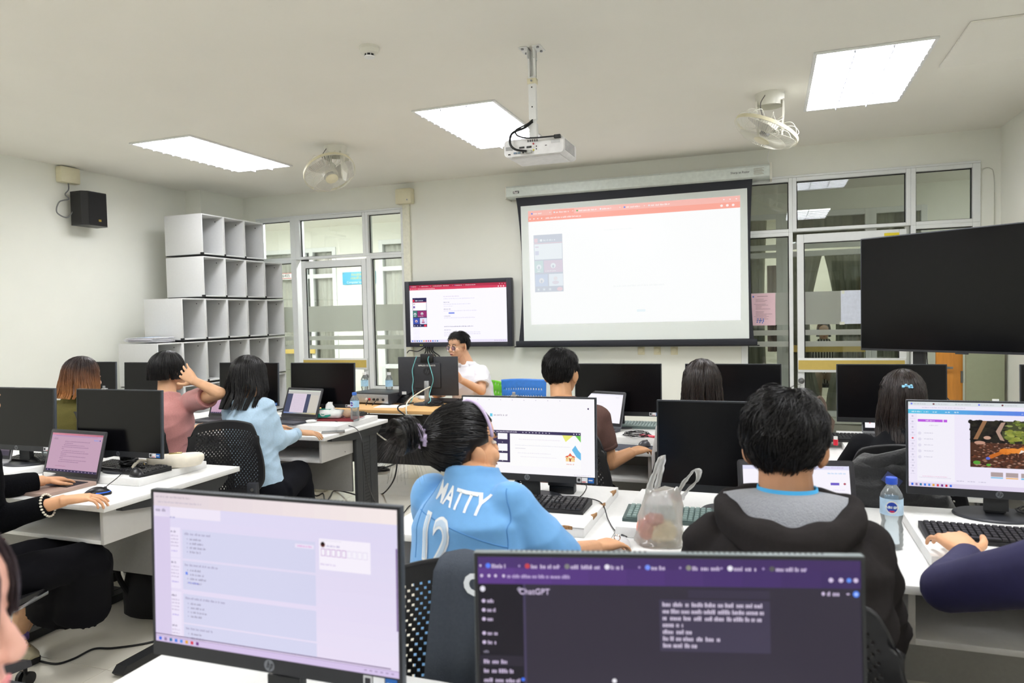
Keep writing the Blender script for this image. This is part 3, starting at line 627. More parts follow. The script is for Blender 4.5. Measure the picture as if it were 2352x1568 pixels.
# projection screen
yc = 7.0; cL, cR = atY(1161, 441, yc), atY(1768, 390, yc); hh = .06
t = thing('projection_screen', 'large pull-down projection screen with black border and white case', 'projection screen', (0, YB, 0))
zc = (cL.z+cR.z)/2; g = G(); g.prism([(-.19, zc-hh+.01), (-.19, zc+hh-.02), (-.17, zc+hh), (-.03, zc+hh), (-.03, zc-hh), (-.17, zc-hh)], cL.x, cR.x, 'X'); case = g.build('case', M('screen case', (214, 222, 216), .35), t)
g = G(); g.box(cR.x, cR.x+.02, -.18, -.0, zc-hh-.02, zc+hh+.01, b=.003); g.box(cL.x-.015, cL.x, -.18, -.0, zc-hh-.01, zc+hh, b=.003); g.build('end_cap', fanw, case)
g = G(); g.box(cL.x+.08, cL.x+.145, -.1915, -.1902, zc-.022, zc+.004); g.build('black_label', blk, case, False)
textmesh('Razr', .032, white, 'lettering', case, Matrix.Translation((cL.x+.112, -.192, zc-.009)) @ FACE, bold=.0008, xs=.9)
textmesh('Sharp as Razor', .028, M('grey print', (70, 70, 75), .5), 'lettering', case, Matrix.Translation((cR.x-.26, -.191, zc)) @ FACE)
g = G()
for k in range(7): g.box(cR.x-.14, cR.x-.05-(k % 3)*.008, -.1912, -.1903, zc-.03+k*.009, zc-.027+k*.009)
g.build('rating_label', M('brown print', (150, 140, 120), .6), case, False)
ys = 7.06; fT = (atY(1185, 450, ys), atY(1727, 405, ys)); fB = (atY(1192, 783, ys), atY(1733, 778, ys)); zT, zBo = zc-hh, fB[0].z
xl, xr = (fT[0].x+fB[0].x)/2-.0, (fT[1].x+fB[1].x)/2; yl = ys-YB
g = G(); N = 16; L = []; Rr_ = []
for k in range(N+1):
    u = k/N; z = zT+(zBo-zT)*u; b = .05*math.sin(PI*u)**.8*(1 if u < .9 else .9); L.append((xl+b, yl, z)); Rr_.append((xr-b*.5, yl, z))
g.add(L+Rr_, [(k, k+1, N+2+k, N+1+k) for k in range(N)]); blkf = M('screen border cloth', (34, 36, 44), .6, noise_amt=.03)
fab = g.build('black_fabric', blkf, t, False); sm = fab.modifiers.new('thick', 'SOLIDIFY'); sm.thickness = .002
def SP(px, py): p = atY(px, py, ys); return Vector((p.x, yl-.003, p.z))
wq = [SP(1196, 474), SP(1716, 432), SP(1721, 777), SP(1204, 783)]
f = Flat(*wq, lit=0); f.r(0, 0, 1, 1, (228, 234, 230), 0); f.build('white_surface', t)
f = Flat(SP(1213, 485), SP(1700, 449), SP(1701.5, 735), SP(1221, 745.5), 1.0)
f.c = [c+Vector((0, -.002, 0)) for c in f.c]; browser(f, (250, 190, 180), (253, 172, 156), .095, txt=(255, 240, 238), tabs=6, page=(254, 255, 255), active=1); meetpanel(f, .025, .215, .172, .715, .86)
f.r(.53, .89, .57, .91, (238, 248, 252), 2); f.words(.38, .2, .52, .012, (246, 248, 248)); f.words(.42, .68, .66, .014, (243, 246, 246)); f.build('glowing_projection', t)  # projector light put in as a picture that glows by itself
g = G(); g.box(xl-.03, xr+.03, yl-.02, yl+.02, zBo-.055, zBo+.0, b=.006); g.build('bottom_bar', blkf, t); g = G(); g.box(xl-.05, xr+.05, yl-.012, yl+.012, zBo-.066, zBo-.055, b=.003); g.build('bottom_batten', legd, t)
# big television on stand
t = thing('large_television', 'large switched off black television on dark stand, right side', 'television', (1.215, 5.50, 1.59), math.atan2(5.05-5.9, 1.81-.66))
W, H = .70, .415; g = G(); g.box(-W, W, -.012, .012, -H, H, b=.004); g.box(-W*.6, W*.6, .012, .06, -H*.7, H*.5, b=.01); g.build('housing', M('tv edge', (60, 62, 68), .35), t)
g = G(); g.box(-W+.008, W-.008, -.0135, -.012, -H+.016, H-.008); g.build('screen', M('tv glass', (9, 9, 12), .16, noise_amt=0, spec=.3), t, False)
for s in (-.3, .42): g = G(); g.box(s-.035, s+.035, .02, .07, -1.55, .2, b=.004); g.build('post', legd, t)
g = G(); g.box(-.42, .42, -.2, .2, -1.585, -1.55, b=.01); g.build('base', legd, t)
g = G(); g.box(-.04, .04, -.013, .0, -H-.008, -H+.001, b=.002); g.build('sensor', dgrey, t)
g = G(); g.tube(spline([(-.25, .05, -.35), (-.22, .0, -.52), (-.12, -.03, -.68), (-.02, -.05, -.8), (.06, 0, -1.2)]), .004); g.build('cable', blk2, t)
# ---------------------------------------------------------------- computer desks
def make_desk():
    t = thing('computer_desk', '', 'desk')
    g = G(); g.box(-.399, .399, -.4, .4, .725, .75, b=.003); g.build('tabletop', [lamin], t)
    for s in (-1, 1):
        g = G(); g.box(s*.34-.009, s*.34+.009, -.365, .0, .575, .724, b=.0015); g.lathe([(0, 0), (.004, 0), (.004, .001), (0, .001)], (s*.34+.0092, -.1, .6), n=8, axis='X', mi=1); g.build('compartment_side', [lamed, blk], t)
    g = G(); g.box(-.331, .331, -.365, .0, .575, .592, b=.0015); g.build('compartment_shelf', lamin, t)
    g = G(); g.box(-.33, .33, .005, .021, .3, .724, b=.001); g.build('modesty_panel', modm, t)
    for s in (-1, 1):
        x = s*.366
        g = G(); g.box(x-.012, x+.012, -.0, .27, .03, .69, b=.003)
        for k in range(2): g.box(x-.0145, x+.0145, .07+k*.1, .085+k*.1, .05, .67)
        lg = g.build('leg', legm, t)
        g = G()
        for k in range(22): g.box(x-.0135, x+.0135, .095, .155, .12+k*.024, .126+k*.024)
        g.build('vent_slots', legd, lg)
        g = G(); g.prism([(-.33, .004), (.37, .004), (.385, .02), (.36, .045), (-.32, .045), (-.345, .02)], x-.03, x+.03, 'X'); g.build('foot', legd, lg)
        g = G(); g.prism([(-.3, .724), (-.3, .705), (-.05, .67), (.28, .67), (.33, .705), (.33, .724)], x-.018, x+.018, 'X'); g.build('top_bracket', legm, lg)
    return t
desk, du = make_desk(), []
for i, (x, y, lab) in enumerate((
    (-5.45, 4.21, 'light grey computer desk in the front left row, furthest left by the wall'), (-4.65, 4.21, 'light grey computer desk in front of the brown haired woman in olive'),
    (-3.85, 4.21, 'light grey computer desk in front of the woman in pink'), (-3.05, 4.21, 'light grey computer desk where the woman in blue works, at the row end'),
    (-.95, 4.19, 'light grey computer desk of the man in the brown polo shirt'), (-.15, 4.19, 'light grey computer desk of the long haired woman below the screen'),
    (.65, 4.19, 'light grey computer desk of the woman with the blue hair clip'), (1.45, 4.19, 'light grey computer desk at the far right of the front row'),
    (-4.57, 2.55, 'light grey computer desk in the second left row, furthest left'), (-3.77, 2.55, 'light grey computer desk in the second left row carrying the silver laptop'), (-2.97, 2.55, 'light grey computer desk with the rose laptop and cream handbag'),
    (-.90, 2.56, 'light grey computer desk of the girl in the light blue jersey'), (-.10, 2.55, 'light grey computer desk with the plastic bag, used by the boy in the hoodie'),
    (.7, 2.53, 'light grey computer desk of the person in navy sleeves'),
    (-.9, .9, 'white computer desk closest to the camera under the light page monitor'), (-.1, .9, 'white computer desk closest to the camera under the purple page monitor'))):
    place(desk, du, (x, y, 0), 0, lab, 'computer desks in rows')
def riser(x0, x1, y0, y1, label, rz=0, chipped=False, h=.035):
    cx, cy = (x0+x1)/2, (y0+y1)/2; t = thing('riser_board', label, 'board', (cx, cy, .7505), rz, group='riser boards on the desks'); a, b = (x1-x0)/2, (y1-y0)/2
    g = G(); g.box(-a, a, -b, b, .0, h, b=.003 if not chipped else .0015); g.build('board', lamin, t)
    if chipped:
        R = random.Random(9); cm = M('exposed chipboard', (160, 120, 80), .9, noise_amt=.3, scale=200, bump=.5)
        g = G()
        for x, y, l, hor in ((a-.09, -b, .1, 1), (a-.35, -b, .12, 1), (a, b-.08, .07, 0), (a, -b+.16, .06, 0), (a, .02, .04, 0)):
            n = 7; pts = []
            for k in range(n+1):
                u = -l/2+l*k/n; d = R.uniform(.004, .018)*math.sin(PI*k/n)+.001
                pts.append((x+u, y+d) if hor else (x-d, y+u))
            pts += [(x+l/2, y-.0008), (x-l/2, y-.0008)] if hor else [(x+.0008, y+l/2), (x+.0008, y-l/2)]
            if not hor: pts = pts[::-1]
            g.prism(pts, h-.01, h+.0008, 'Z')
        g.build('chipped_edge', cm, t, False, kind='stuff')
        g = G(); g.prism([(-a, -b-.0006), (-a, -b), (a, -b), (a, -b-.0006)][::-1], h-.0045, h-.0035, 'Z'); g.build('edge_seam', M('dark seam', (90, 80, 70), .8), t, False)
    return t
riser(-1.2, -.585, 2.285, 2.86, 'chipped white riser board under the keyboard of the girl in blue', chipped=True)
riser(-.49, .2, 2.33, 2.86, 'white riser board beside the plastic bag, under a pale keyboard')
riser(.43, 1.05, 2.29, 2.85, 'white riser board right of the water bottle, under a black keyboard')
riser(-3.33, -2.72, 2.46, 2.88, 'white riser board behind the rose laptop and mouse')
riser(-4.1, -3.48, 2.40, 2.88, 'white riser board under the silver laptop, far left')
riser(-3.36, -2.70, 4.02, 4.55, 'white riser board under the laptop beside the tissue pack')
riser(-4.2, -3.5, 4.02, 4.55, 'white riser board in front of the woman in pink')
riser(-1.3, -.60, 4.02, 4.5, 'white riser board beside the coiled cable in front of the man in brown')
riser(.36, 1.0, 3.95, 4.5, 'white riser board under the keyboard by the woman with the hair clip')
ZD, ZR = .7508, .7862
# ---------------------------------------------------------------- monitors
def hpmark(g, r=.011):
    """round emblem with two slanting letters"""
    g.lathe([(0, 0), (r, 0), (r, .0006), (0, .0006)], n=24, axis='Y', mi=0)
    for pts in (((-.55, .75), (-.25, .1)), ):
        pass
    def st(a, b, w_=.13):
        a, b = Vector(a)*r, Vector(b)*r; d = (b-a).normalized(); nrm = Vector((-d.y, d.x))*w_*r*.5
        P = [a-nrm, b-nrm, b+nrm, a+nrm]; g.prism([p[:] for p in P], -.0012, -.0006, 'Y', mi=1)
    st((-.1, .78), (-.5, -.4)); st((-.27, .3), (.02, .3)); st((.02, .3), (-.2, -.4)); st((.42, .3), (.02, -.85)); st((.42, .3), (.7, .3)); st((.7, .3), (.47, -.38)); st((.47, -.38), (.18, -.38))
def make_monitor(top=.395, screen=None, W=.54, H=.322, stickers=True, edge=None, name='monitor', tilt=.04):
    """origin under the base; the display faces -Y; top = height of the upper edge"""
    t = thing(name, '', 'monitor'); zc = top-H/2; a, b = W/2, H/2
    X = Matrix.Translation((0, 0, zc)) @ Matrix.Rotation(-tilt, 4, 'X')
    g = G(); g.X = X; g.box(-a, a, -.002, .012, -b, b, b=.002); g.box(-a*.62, a*.62, .012, .045, -b*.72, b*.55, b=.012)
    hs = g.build('housing', edge or M('monitor grey rim', (70, 76, 84), .4), t)
    g = G(); g.X = X
    for k in range(60):
        if 26 < k < 34: continue
        x = -a*.8+k*a*1.6/59; g.box(x-.0013, x+.0013, .003, .0095, b-.0005, b+.0006)
    g.build('top_vents', blk, hs, False, kind='stuff')
    g = G(); g.X = X; bz = .027; e = .006
    for q in ((-a+.001, -a+e, -b+bz, b-.001), (a-e, a-.001, -b+bz, b-.001), (-a+e, a-e, b-e, b-.001), (-a+.001, a-.001, -b+.001, -b+bz)): g.box(q[0], q[1], -.0045, -.002, q[2], q[3])
    bzl = g.build('bezel', M('monitor bezel', (34, 36, 40), .45), t)
    f = Flat(*[X @ Vector(p) for p in ((-a+e, -.0025, b-e), (a-e, -.0025, b-e), (a-e, -.0025, -b+bz), (-a+e, -.0025, -b+bz))], lit=1.0)
    if screen: screen(f); f.build('screen', t)
    else: g = G(); g.X = X; g.box(-a+e, a-e, -.003, -.002, -b+bz, b-e); g.build('screen', scr_off, t, False)
    g = G(); hpmark(g); em = g.build('round_emblem', [M('emblem silver', (120, 124, 130), .35, metal=.6), M('emblem dark', (36, 38, 42), .4)], bzl, loc=tuple(X @ Vector((0, -.0046, -b+bz*.55))))
    if stickers:
        g = G(); g.X = X
        for q in ((a-.075, a-.058, 0), (a-.056, a-.034, 1), (a-.032, a-.01, 2)): g.box(q[0], q[1], -.0052, -.0045, -b+.006, -b+.025, mi=q[2])
        g.box(a-.072, a-.061, -.0056, -.0052, -b+.010, -b+.0215, mi=3); g.box(a-.055, a-.04, -.0056, -.0052, -b+.008, -b+.011, mi=4); g.box(a-.030, a-.015, -.0056, -.0052, -b+.014, -b+.018, mi=1)
        g.build('stickers', [M('sticker grey', (200, 202, 205), .5), M('sticker white', (226, 228, 232), .5), M('sticker blue', (30, 100, 180), .5), M('sticker dark', (45, 45, 50), .5), M('sticker red', (205, 60, 60), .5)], bzl, False)
    g = G(); g.box(-.032, .032, .035, .06, .01, top-H*.45, b=.006); g.box(-.036, .036, .03, .034, .02, .08); g.build('stand_column', legm, t)
    g = G(); g.lathe([(0, 0), (.125, 0), (.125, .004), (.12, .008), (0, .009)], (0, .0, 0), n=40); bs = g.build('stand_base', dgrey, t); bs.scale = (1, .8, 1); bs.location = (0, .045, 0)
    return t
def mon(lab, x, y, z, top, rz=0, **k):
    m = make_monitor(top-z, **k); m.location = (x, y, z); m.rotation_euler = (0, 0, rz); tag(m, lab, None, 'desktop monitors'); return m
edgeG = M('monitor grey rim', (70, 76, 84), .4)
A = 4.36
off = make_monitor(1.183-ZR); ou = []
for x, y, rz, lab in ((-5.36, A+.05, .05, 'switched off black monitor behind the brown haired woman, furthest left'), (-4.66, A, -.02, 'switched off black monitor just left of the woman in pink'), (-3.69, A, 0, 'switched off black monitor behind the head of the woman in blue'),
    (-3.037, A, .0, 'switched off black monitor above the tissue pack, right end of left row'), (-.885, A-.01, 0, 'switched off black monitor right of the man in the brown polo shirt'), (-.205, A-.01, .0, 'switched off black monitor below right corner of projection screen'),
    (.622, A-.01, 0, 'switched off black monitor behind the woman with the blue hair clip'), (1.49, A-.02, -.05, 'switched off black monitor cut by the right picture edge'),
    (-3.635, 2.56, .0, 'switched off black monitor at left picture edge behind the silver laptop'), (-2.942, 2.56, 0, 'switched off black monitor behind the rose laptop'), (-.112, 2.56, -.02, 'switched off black monitor behind the boy in the dark hoodie')):
    place(off, ou, (x, y, ZR if y > 2.6 or x > -1 else ZR), rz, lab, 'desktop monitors')
def scr_matty(f):
    f.r(0, 0, 1, 1, (253, 251, 255), 0); f.r(.015, .085, .04, .12, (224, 80, 90)); f.r(.018, .095, .037, .1, (250, 235, 240), 2)
    for k in range(9): f.o(.03+k*.09, .03, .003, .005, (190, 180, 205))
    f.words(.05, .2, .12, .012, (225, 215, 240)); f.r(.215, .215, .235, .255, (110, 205, 235)); f.words(.245, .222, .35, .022, (170, 160, 180))
    f.o(.955, .125, .006, .011, (70, 50, 90)); f.r(.235, .435, .9, .475, (62, 52, 90)); f.r(.235, .475, .37, .86, (58, 48, 86))
    f.words(.265, .445, .43, .015, (230, 225, 240), 3); f.o(.247, .455, .004, .006, (220, 215, 235), 3)
    for k in range(9): f.o(.47+.025*k, .455, .004, .007, (200, 195, 215), 3)
    for k in range(3): f.o(.85+.02*k, .455, .004, .007, (230, 225, 240), 3)
    for k in range(3): f.r(.275, .49+k*.125-(0 if k else .015), .35, .585+k*.125-(.03 if k == 0 else 0), (252, 251, 255), 2); f.r(.308, .6+k*.125-.01, .315, .606+k*.125-.01, (230, 225, 240), 3)
    f.r(.37, .475, .9, .9, (255, 254, 255)); f.words(.41, .62, .82, .01, (222, 220, 232)); f.r(.41, .665, .49, .668, (170, 160, 190), 2)
    f.words(.44, .54, .75, .012, (230, 222, 236)); f.words(.43, .72, .68, .012, (228, 222, 236)); f.words(.45, .77, .72, .01, (232, 226, 238))
    f.poly([(.765, .475), (.79, .56), (.845, .475)], (240, 238, 120), 2); f.poly([(.86, .475), (.9, .56), (.9, .475)], (120, 205, 90), 2)
    f.poly([(.835, .66), (.868, .75), (.9, .79), (.9, .7), (.88, .66), (.86, .6)], (110, 190, 235), 2)
    f.r(.79, .74, .855, .81, (250, 214, 150), 3); f.poly([(.783, .755), (.80, .735), (.845, .735), (.862, .755)], (226, 84, 60), 4); f.poly([(.805, .74), (.8225, .70), (.84, .74)], (232, 100, 70), 5); f.r(.808, .74, .837, .81, (252, 226, 170), 5); f.r(.817, .77, .828, .81, (180, 80, 50), 6)
    for k in range(4): f.r(.795+k*.018, .765, .80+k*.018, .78, (190, 130, 90), 6)
    f.o(.8225, .751, .005, .008, (250, 250, 250), 7); f.words(.795, .835, .85, .018, (236, 170, 160), 4)
    f.o(.165, .97, .006, .012, (235, 160, 200)); f.words(.85, .975, .97, .012, (215, 208, 225))
m = mon('lit monitor with white page and school clip art, beside the girl in blue', -.872, 2.56, ZR, 1.187, .0, screen=scr_matty)
def scr_fox(f):
    f.r(0, 0, 1, 1, (241, 235, 252), 0); f.r(0, 0, 1, .045, (222, 228, 232)); f.r(0, .045, 1, .09, (240, 236, 250))
    for k in range(6): f.o(.02+k*.125, .024, .006, .01, [(110, 120, 240), (120, 60, 70), (200, 210, 215)][k % 3], 2); f.words(.032+k*.125, .018, .1+k*.125, .012, (180, 180, 190), 2)
    f.words(.08, .06, .32, .012, (200, 190, 210), 2); f.grad(0, .09, 1, .14, (90, 200, 232), (92, 90, 226), 24)
    for u in (.02, .05, .09, .14, .21, .26): f.words(u, .108, u+.025, .016, (225, 245, 250), 3)
    f.words(.62, .108, .75, .016, (200, 210, 245), 3); f.r(.05, .14, .26, .93, (246, 243, 253)); 
    f.r(.055, .205, .195, .235, (190, 90, 226), 2); f.r(.2, .205, .22, .235, (190, 90, 226), 2); f.words(.1, .213, .15, .014, (245, 225, 250), 3)
    f.words(.12, .27, .17, .01, (200, 195, 210), 2)
    for k in range(5): f.o(.065, .37+k*.07, .01, .018, (228, 224, 240), 2); f.words(.09, .36+k*.07, .14, .011, (190, 186, 205), 2)
    for k in range(11): f.o(.025, .17+k*.065, .006, .01, (232, 60, 80) if k == 4 else (205, 200, 220), 2); f.words(.012, .195+k*.065, .04, .008, (205, 200, 220), 2)
    u0, u1, v0, v1 = .345, .92, .205, .74; R = random.Random(11)
    def U(a): return u0+(u1-u0)*a
    def V(a): return v0+(v1-v0)*a
    f.r(u0, v0, u1, v1, (38, 34, 30)); f.r(U(.3), V(0), U(1), V(.38), (70, 74, 44), 2)
    for k in range(170):
        a, b = R.random(), R.random()**1.2*.48; c = R.choice([(96, 112, 46), (128, 140, 62), (60, 62, 40), (40, 40, 34), (150, 160, 90)] if a > .33 else [(30, 28, 26), (44, 42, 34), (26, 24, 22)])
        f.o(U(a), V(b), R.uniform(.008, .03), R.uniform(.008, .025), c, 3, 7)
    f.r(u0, V(.47), u1, v1, (78, 50, 38), 4)
    for k in range(520):
        a, b = R.random(), R.uniform(.46, .99); s = .4+b
        f.poly([(U(min(.99, a)), V(b)), (U(min(.99, a+.012*s)), V(min(.995, b+.012*s))), (U(min(.995, a+.028*s)), V(b+.002)), (U(min(.99, a+.014*s)), V(b-.012*s))], R.choice([(120, 70, 50), (90, 52, 40), (150, 104, 84), (58, 36, 30), (176, 140, 122), (104, 60, 40), (44, 30, 26)]), 5)
    f.poly([(U(.03), V(.4)), (U(.07), V(.4)), (U(.15), V(.05)), (U(.16), V(.0)), (U(.12), V(0))], (150, 110, 78), 6); f.poly([(U(.28), V(.4)), (U(.32), V(.42)), (U(.28), V(.25)), (U(.33), V(.02)), (U(.29), V(.03)), (U(.24), V(.22))], (176, 146, 130), 6)
    f.o(U(.16), V(.36), .02, .02, (200, 160, 140), 6); f.o(U(.09), V(.47), .03, .02, (196, 150, 130), 6)
    for k in range(60): f.o(U(R.uniform(.35, .8)), V(R.uniform(.2, .42)), .018, .014, R.choice([(138, 144, 60), (112, 124, 52), (160, 166, 80)]), 6, 7)
    fx = (222, 128, 46); f.o(U(.33), V(.64), .035, .035, fx, 8); f.o(U(.40), V(.62), .035, .03, (232, 140, 56), 8); f.poly([(U(.42), V(.6)), (U(.49), V(.52)), (U(.53), V(.56)), (U(.5), V(.64)), (U(.44), V(.68))], (232, 142, 60), 9); f.poly([(U(.47), V(.6)), (U(.51), V(.62)), (U(.45), V(.68))], (240, 226, 215), 10); f.poly([(U(.485), V(.5)), (U(.5), V(.55)), (U(.475), V(.55))], (150, 80, 40), 10)
    f.poly([(U(.3), V(.62)), (U(.33), V(.66)), (U(.2), V(.8)), (U(.155), V(.82)), (U(.18), V(.73))], (196, 106, 40), 8); f.o(U(.165), V(.8), .012, .016, (90, 110, 210), 10)
    for a in (.32, .36, .42, .45): f.poly([(U(a), V(.66)), (U(a+.02), V(.66)), (U(a+.012), V(.82)), (U(a), V(.82))], (70, 40, 30), 8)
    f.o(U(.06), V(.9), .02, .022, (90, 160, 60), 9); f.o(U(.17), V(.94), .012, .014, (96, 170, 60), 9)
    for k, c in enumerate(((140, 200, 235), (240, 190, 130), (100, 190, 230), (200, 190, 220))): f.r(.455+k*.08, .79, .52+k*.08, .84, (176, 160, 160), 2); f.r(.455+k*.08, .845, .52+k*.08, .86, c, 2)
    for k in range(3): f.words(.27+.06*k, .905, .31+.06*k, .012, (180, 175, 200), 2)
    f.words(.08, .87, .22, .008, (230, 150, 190), 2); f.words(.06, .885, .24, .008, (205, 195, 215), 2); taskbar(f, (226, 216, 240), 10, .05)
mon('lit monitor showing a design page with a fox in a forest, right edge', .71, 2.74, ZR, 1.178, -.02, screen=scr_fox)
def scr_light(f):
    f.r(0, 0, 1, 1, (236, 228, 250), 0); f.grad(0, 0, 1, .09, (228, 214, 222), (250, 238, 236), 16); f.grad(0, .09, 1, .96, (226, 220, 246), (236, 226, 248), 10, True)
    f.words(.01, .02, .17, .013, (190, 178, 190)); f.words(.02, .055, .22, .012, (196, 186, 202)); f.r(0, .09, .075, .95, (220, 208, 238), 2); f.r(0, .09, .3, .16, (242, 234, 250), 2)
    f.words(.01, .105, .06, .022, (150, 140, 165), 3); f.words(.075, .15, .1, .014, (150, 150, 200), 3)
    for k, v in enumerate((.235, .44, .66, .86)):
        h = .19 if k < 3 else .09; f.r(.075, v-.01, .12, v+.19 if k < 3 else .95, (240, 232, 252), 3); f.r(.13, v, .69, v+h-.0, (216, 216, 242), 3)
        f.words(.078, v+.01, .1, .014, (120, 110, 140), 4)
        for q in range(4 if k < 3 else 2): f.words(.078, v+.04+q*.022, .112, .01, (180, 165, 195), 4); f.o(.152, v+.06+q*.028, .0025, .004, (170, 165, 200), 4); f.words(.163, v+.052+q*.028, .163+.05+.01*(q % 3), .014, (150, 145, 170), 4)
        f.words(.14, v+.018, .26+.03*(k % 3), .015, (165, 160, 190), 4); f.words(.08, v+.14, .11, .01, (150, 130, 220), 4) if k < 3 else None
    f.r(.143, .512, .152, .53, (90, 130, 240), 5); f.words(.155, .575, .2, .012, (130, 140, 230), 5); f.r(.61, .255, .685, .28, (238, 230, 250), 4); f.words(.62, .262, .68, .01, (225, 140, 210), 5)
    f.r(.705, .21, .9, .4, (250, 244, 255), 3); f.o(.72, .245, .009, .017, (110, 50, 50), 5); f.o(.72, .24, .007, .012, (40, 30, 30), 6); f.words(.735, .245, .785, .012, (180, 170, 210), 4); f.words(.71, .215, .79, .008, (225, 220, 235), 4); f.words(.71, .36, .77, .012, (210, 195, 230), 4)
    for k in range(9):
        c = (176, 110, 190) if k < 5 else (224, 214, 238); u = .713+k*.02; f.r(u, .27, u+.016, .315, c, 4); f.r(u+.0015, .273, u+.0145, .312, (250, 246, 255), 5)
    f.r(.993, .23, .998, .72, (120, 90, 150), 4); f.r(0, .945, .97, .951, (110, 80, 130), 4); f.r(0, .957, 1, .96, (150, 120, 170), 4); taskbar(f, (216, 198, 236), 8, .04)
mon('large lit monitor at lower left showing a pale lilac list page', -.862, 1.055, ZD, 1.178, .02, screen=scr_light, tilt=.03)
def scr_dark(f):
    f.r(0, 0, 1, 1, (52, 47, 62), 0); f.grad(0, 0, 1, .055, (78, 52, 116), (66, 46, 98), 10); f.grad(0, .055, 1, .135, (96, 60, 140), (62, 44, 96), 10)
    wt = (216, 200, 232)
    for k in range(8):
        u = .02+k*.107; f.o(u+.008, .045, .007, .013, [(90, 130, 250), (200, 70, 80), (130, 130, 130), (235, 230, 245), (120, 150, 250), (140, 140, 130), (240, 238, 250), (90, 90, 90)][k], 3); f.words(u+.018, .037, u+.03+[.025, .065, .065, .02, .025, .065, .045, .065][k], .02, wt, 3, k); f.o(u+.093, .045, .003, .006, (170, 150, 200), 3)
    f.o(.007, .045, .003, .006, wt, 3)
    for u in (.01, .03, .048, .07): f.o(u, .095, .004, .008, wt, 3)
    f.words(.08, .087, .255, .018, (200, 180, 225), 3)
    for u, c in ((.925, wt), (.95, wt), (.97, (100, 150, 250)), (.987, wt)): f.o(u, .095, .006, .011, c, 3)
    f.r(0, .135, .125, 1, (30, 27, 38)); f.r(.122, .135, .1285, 1, (70, 62, 92), 2); f.r(.001, .49, .12, .54, (44, 40, 54), 2)
    f.o(.012, .16, .007, .014, (235, 232, 245), 3); f.o(.112, .16, .006, .011, (150, 145, 165), 3)
    for k, v in enumerate((.22, .265, .31, .38, .425)): f.o(.014, v, .005, .009, wt, 3); f.words(.024, v-.009, .05-.004*(k % 3), .018, wt, 3)
    f.words(.012, .495-.03, .028, .012, (150, 145, 165), 3)
    for k in range(11): v = .51+k*.046; f.words(.012, v, .075+.035*((k*7) % 3)/2, .02, wt, 3, k)
    f.o(.118, .605, .005, .009, (70, 120, 250), 3)
    f.r(.485, .20, .77, .45, (66, 60, 82), 2); f.r(.56, .15, .77, .19, (58, 52, 72), 2); wt2 = (224, 212, 236)
    for k, u1 in enumerate((.75, .755, .75, .545, .57, .64, .58)): f.words(.493, .212+k*.033, u1, .021, wt2, 4, k)
    f.words(.915, .15, .95, .02, wt, 3); f.o(.905, .16, .004, .009, wt, 3); f.o(.967, .16, .004, .004, wt, 3); f.o(.987, .16, .008, .015, (90, 140, 250), 3); f.o(.987, .16, .004, .007, (180, 205, 252), 4)
    f.o(.363, .6, .006, .011, (245, 243, 250), 3)
md = mon('large lit monitor at bottom showing a dark chat page with purple tabs', -.14, .995, ZD, 1.16, math.atan2(.13, .51), screen=scr_dark, tilt=.04, edge=M('silver monitor rim', (130, 140, 142), .35))
sc = [o for o in md.children if o.name.startswith('screen')][0]
f0 = Vector((-.264, -.0037, .28)); textmesh('ChatGPT', .0115, EM((216, 200, 232), 1), 'lettering', sc, Matrix.Translation((-.183, -.0045, 1.16-ZD-.0535)) @ FACE)
# ---------------------------------------------------------------- laptops
def laptop(label, L, Rt, z, scr, shell=(60, 60, 64), deck=(70, 70, 75), keyc=(28, 28, 30), lidc=None, ang=108, aspect=.63, depth=None, wid=None):
    a = atZ(L[0], L[1], z+.014); b = atZ(Rt[0], Rt[1], z+.014); d = b-a; W = wid or d.length; D = depth or W*.66; rz = math.atan2(d.y, d.x)
    t = thing('laptop', label, 'laptop', (a.x, a.y, z), rz, group='laptops on the desks'); dk = M('laptop deck %d' % sum(deck), deck, .45, metal=.2, noise_amt=.02)
    g = G(); g.prism(rr(0, W, -D, 0, .012), 0, .014, 'Z'); base = g.build('base', dk, t)
    g = G(); n, m_ = 15, 5; kw = W*.86/n; kh = D*.42/m_
    for i in range(n):
        for j in range(m_): g.box(W*.07+i*kw+.001, W*.07+(i+1)*kw-.001, -D*.52+j*kh+.001, -D*.52+(j+1)*kh-.001, .0141, .0158)
    g.build('keys', M('keys %d' % sum(keyc), keyc, .5), base, False, kind='stuff')
    g = G(); g.box(W*.33, W*.62, -D*.93, -D*.6, .0141, .0146); g.build('touchpad', M('touchpad %d' % sum(deck), tuple(int(c*.92+8) for c in deck), .35), base)
    Hh = W*aspect; X = Matrix.Translation((0, 0, .014)) @ Matrix.Rotation(-math.radians(ang-90), 4, 'X'); sh = M('laptop lid %d' % sum(lidc or shell), lidc or shell, .45)
    g = G(); g.X = X; g.prism(rr(0, W, 0, Hh, .01), .0, .006, 'Y'); lid = g.build('lid', sh, t)
    g = G(); g.X = X; g.box(.006, W-.006, -.0015, .0, .012, Hh-.006, b=.0005); g.build('bezel', M('laptop bezel', (42, 42, 47), .4), lid)
    g = G(); g.X = X; g.lathe([(0, 0), (.0025, 0), (.0025, .0005), (0, .0005)], (W/2, -.0016, Hh-.011), n=8, axis='Y'); g.build('webcam', M('lens', (10, 10, 16), .1), lid)
    f = Flat(*[X @ Vector(p) for p in ((.016, -.0018, Hh-.018), (W-.016, -.0018, Hh-.018), (W-.016, -.0018, .03), (.016, -.0018, .03))], lit=1.0); scr(f); f.build('screen', t); return t
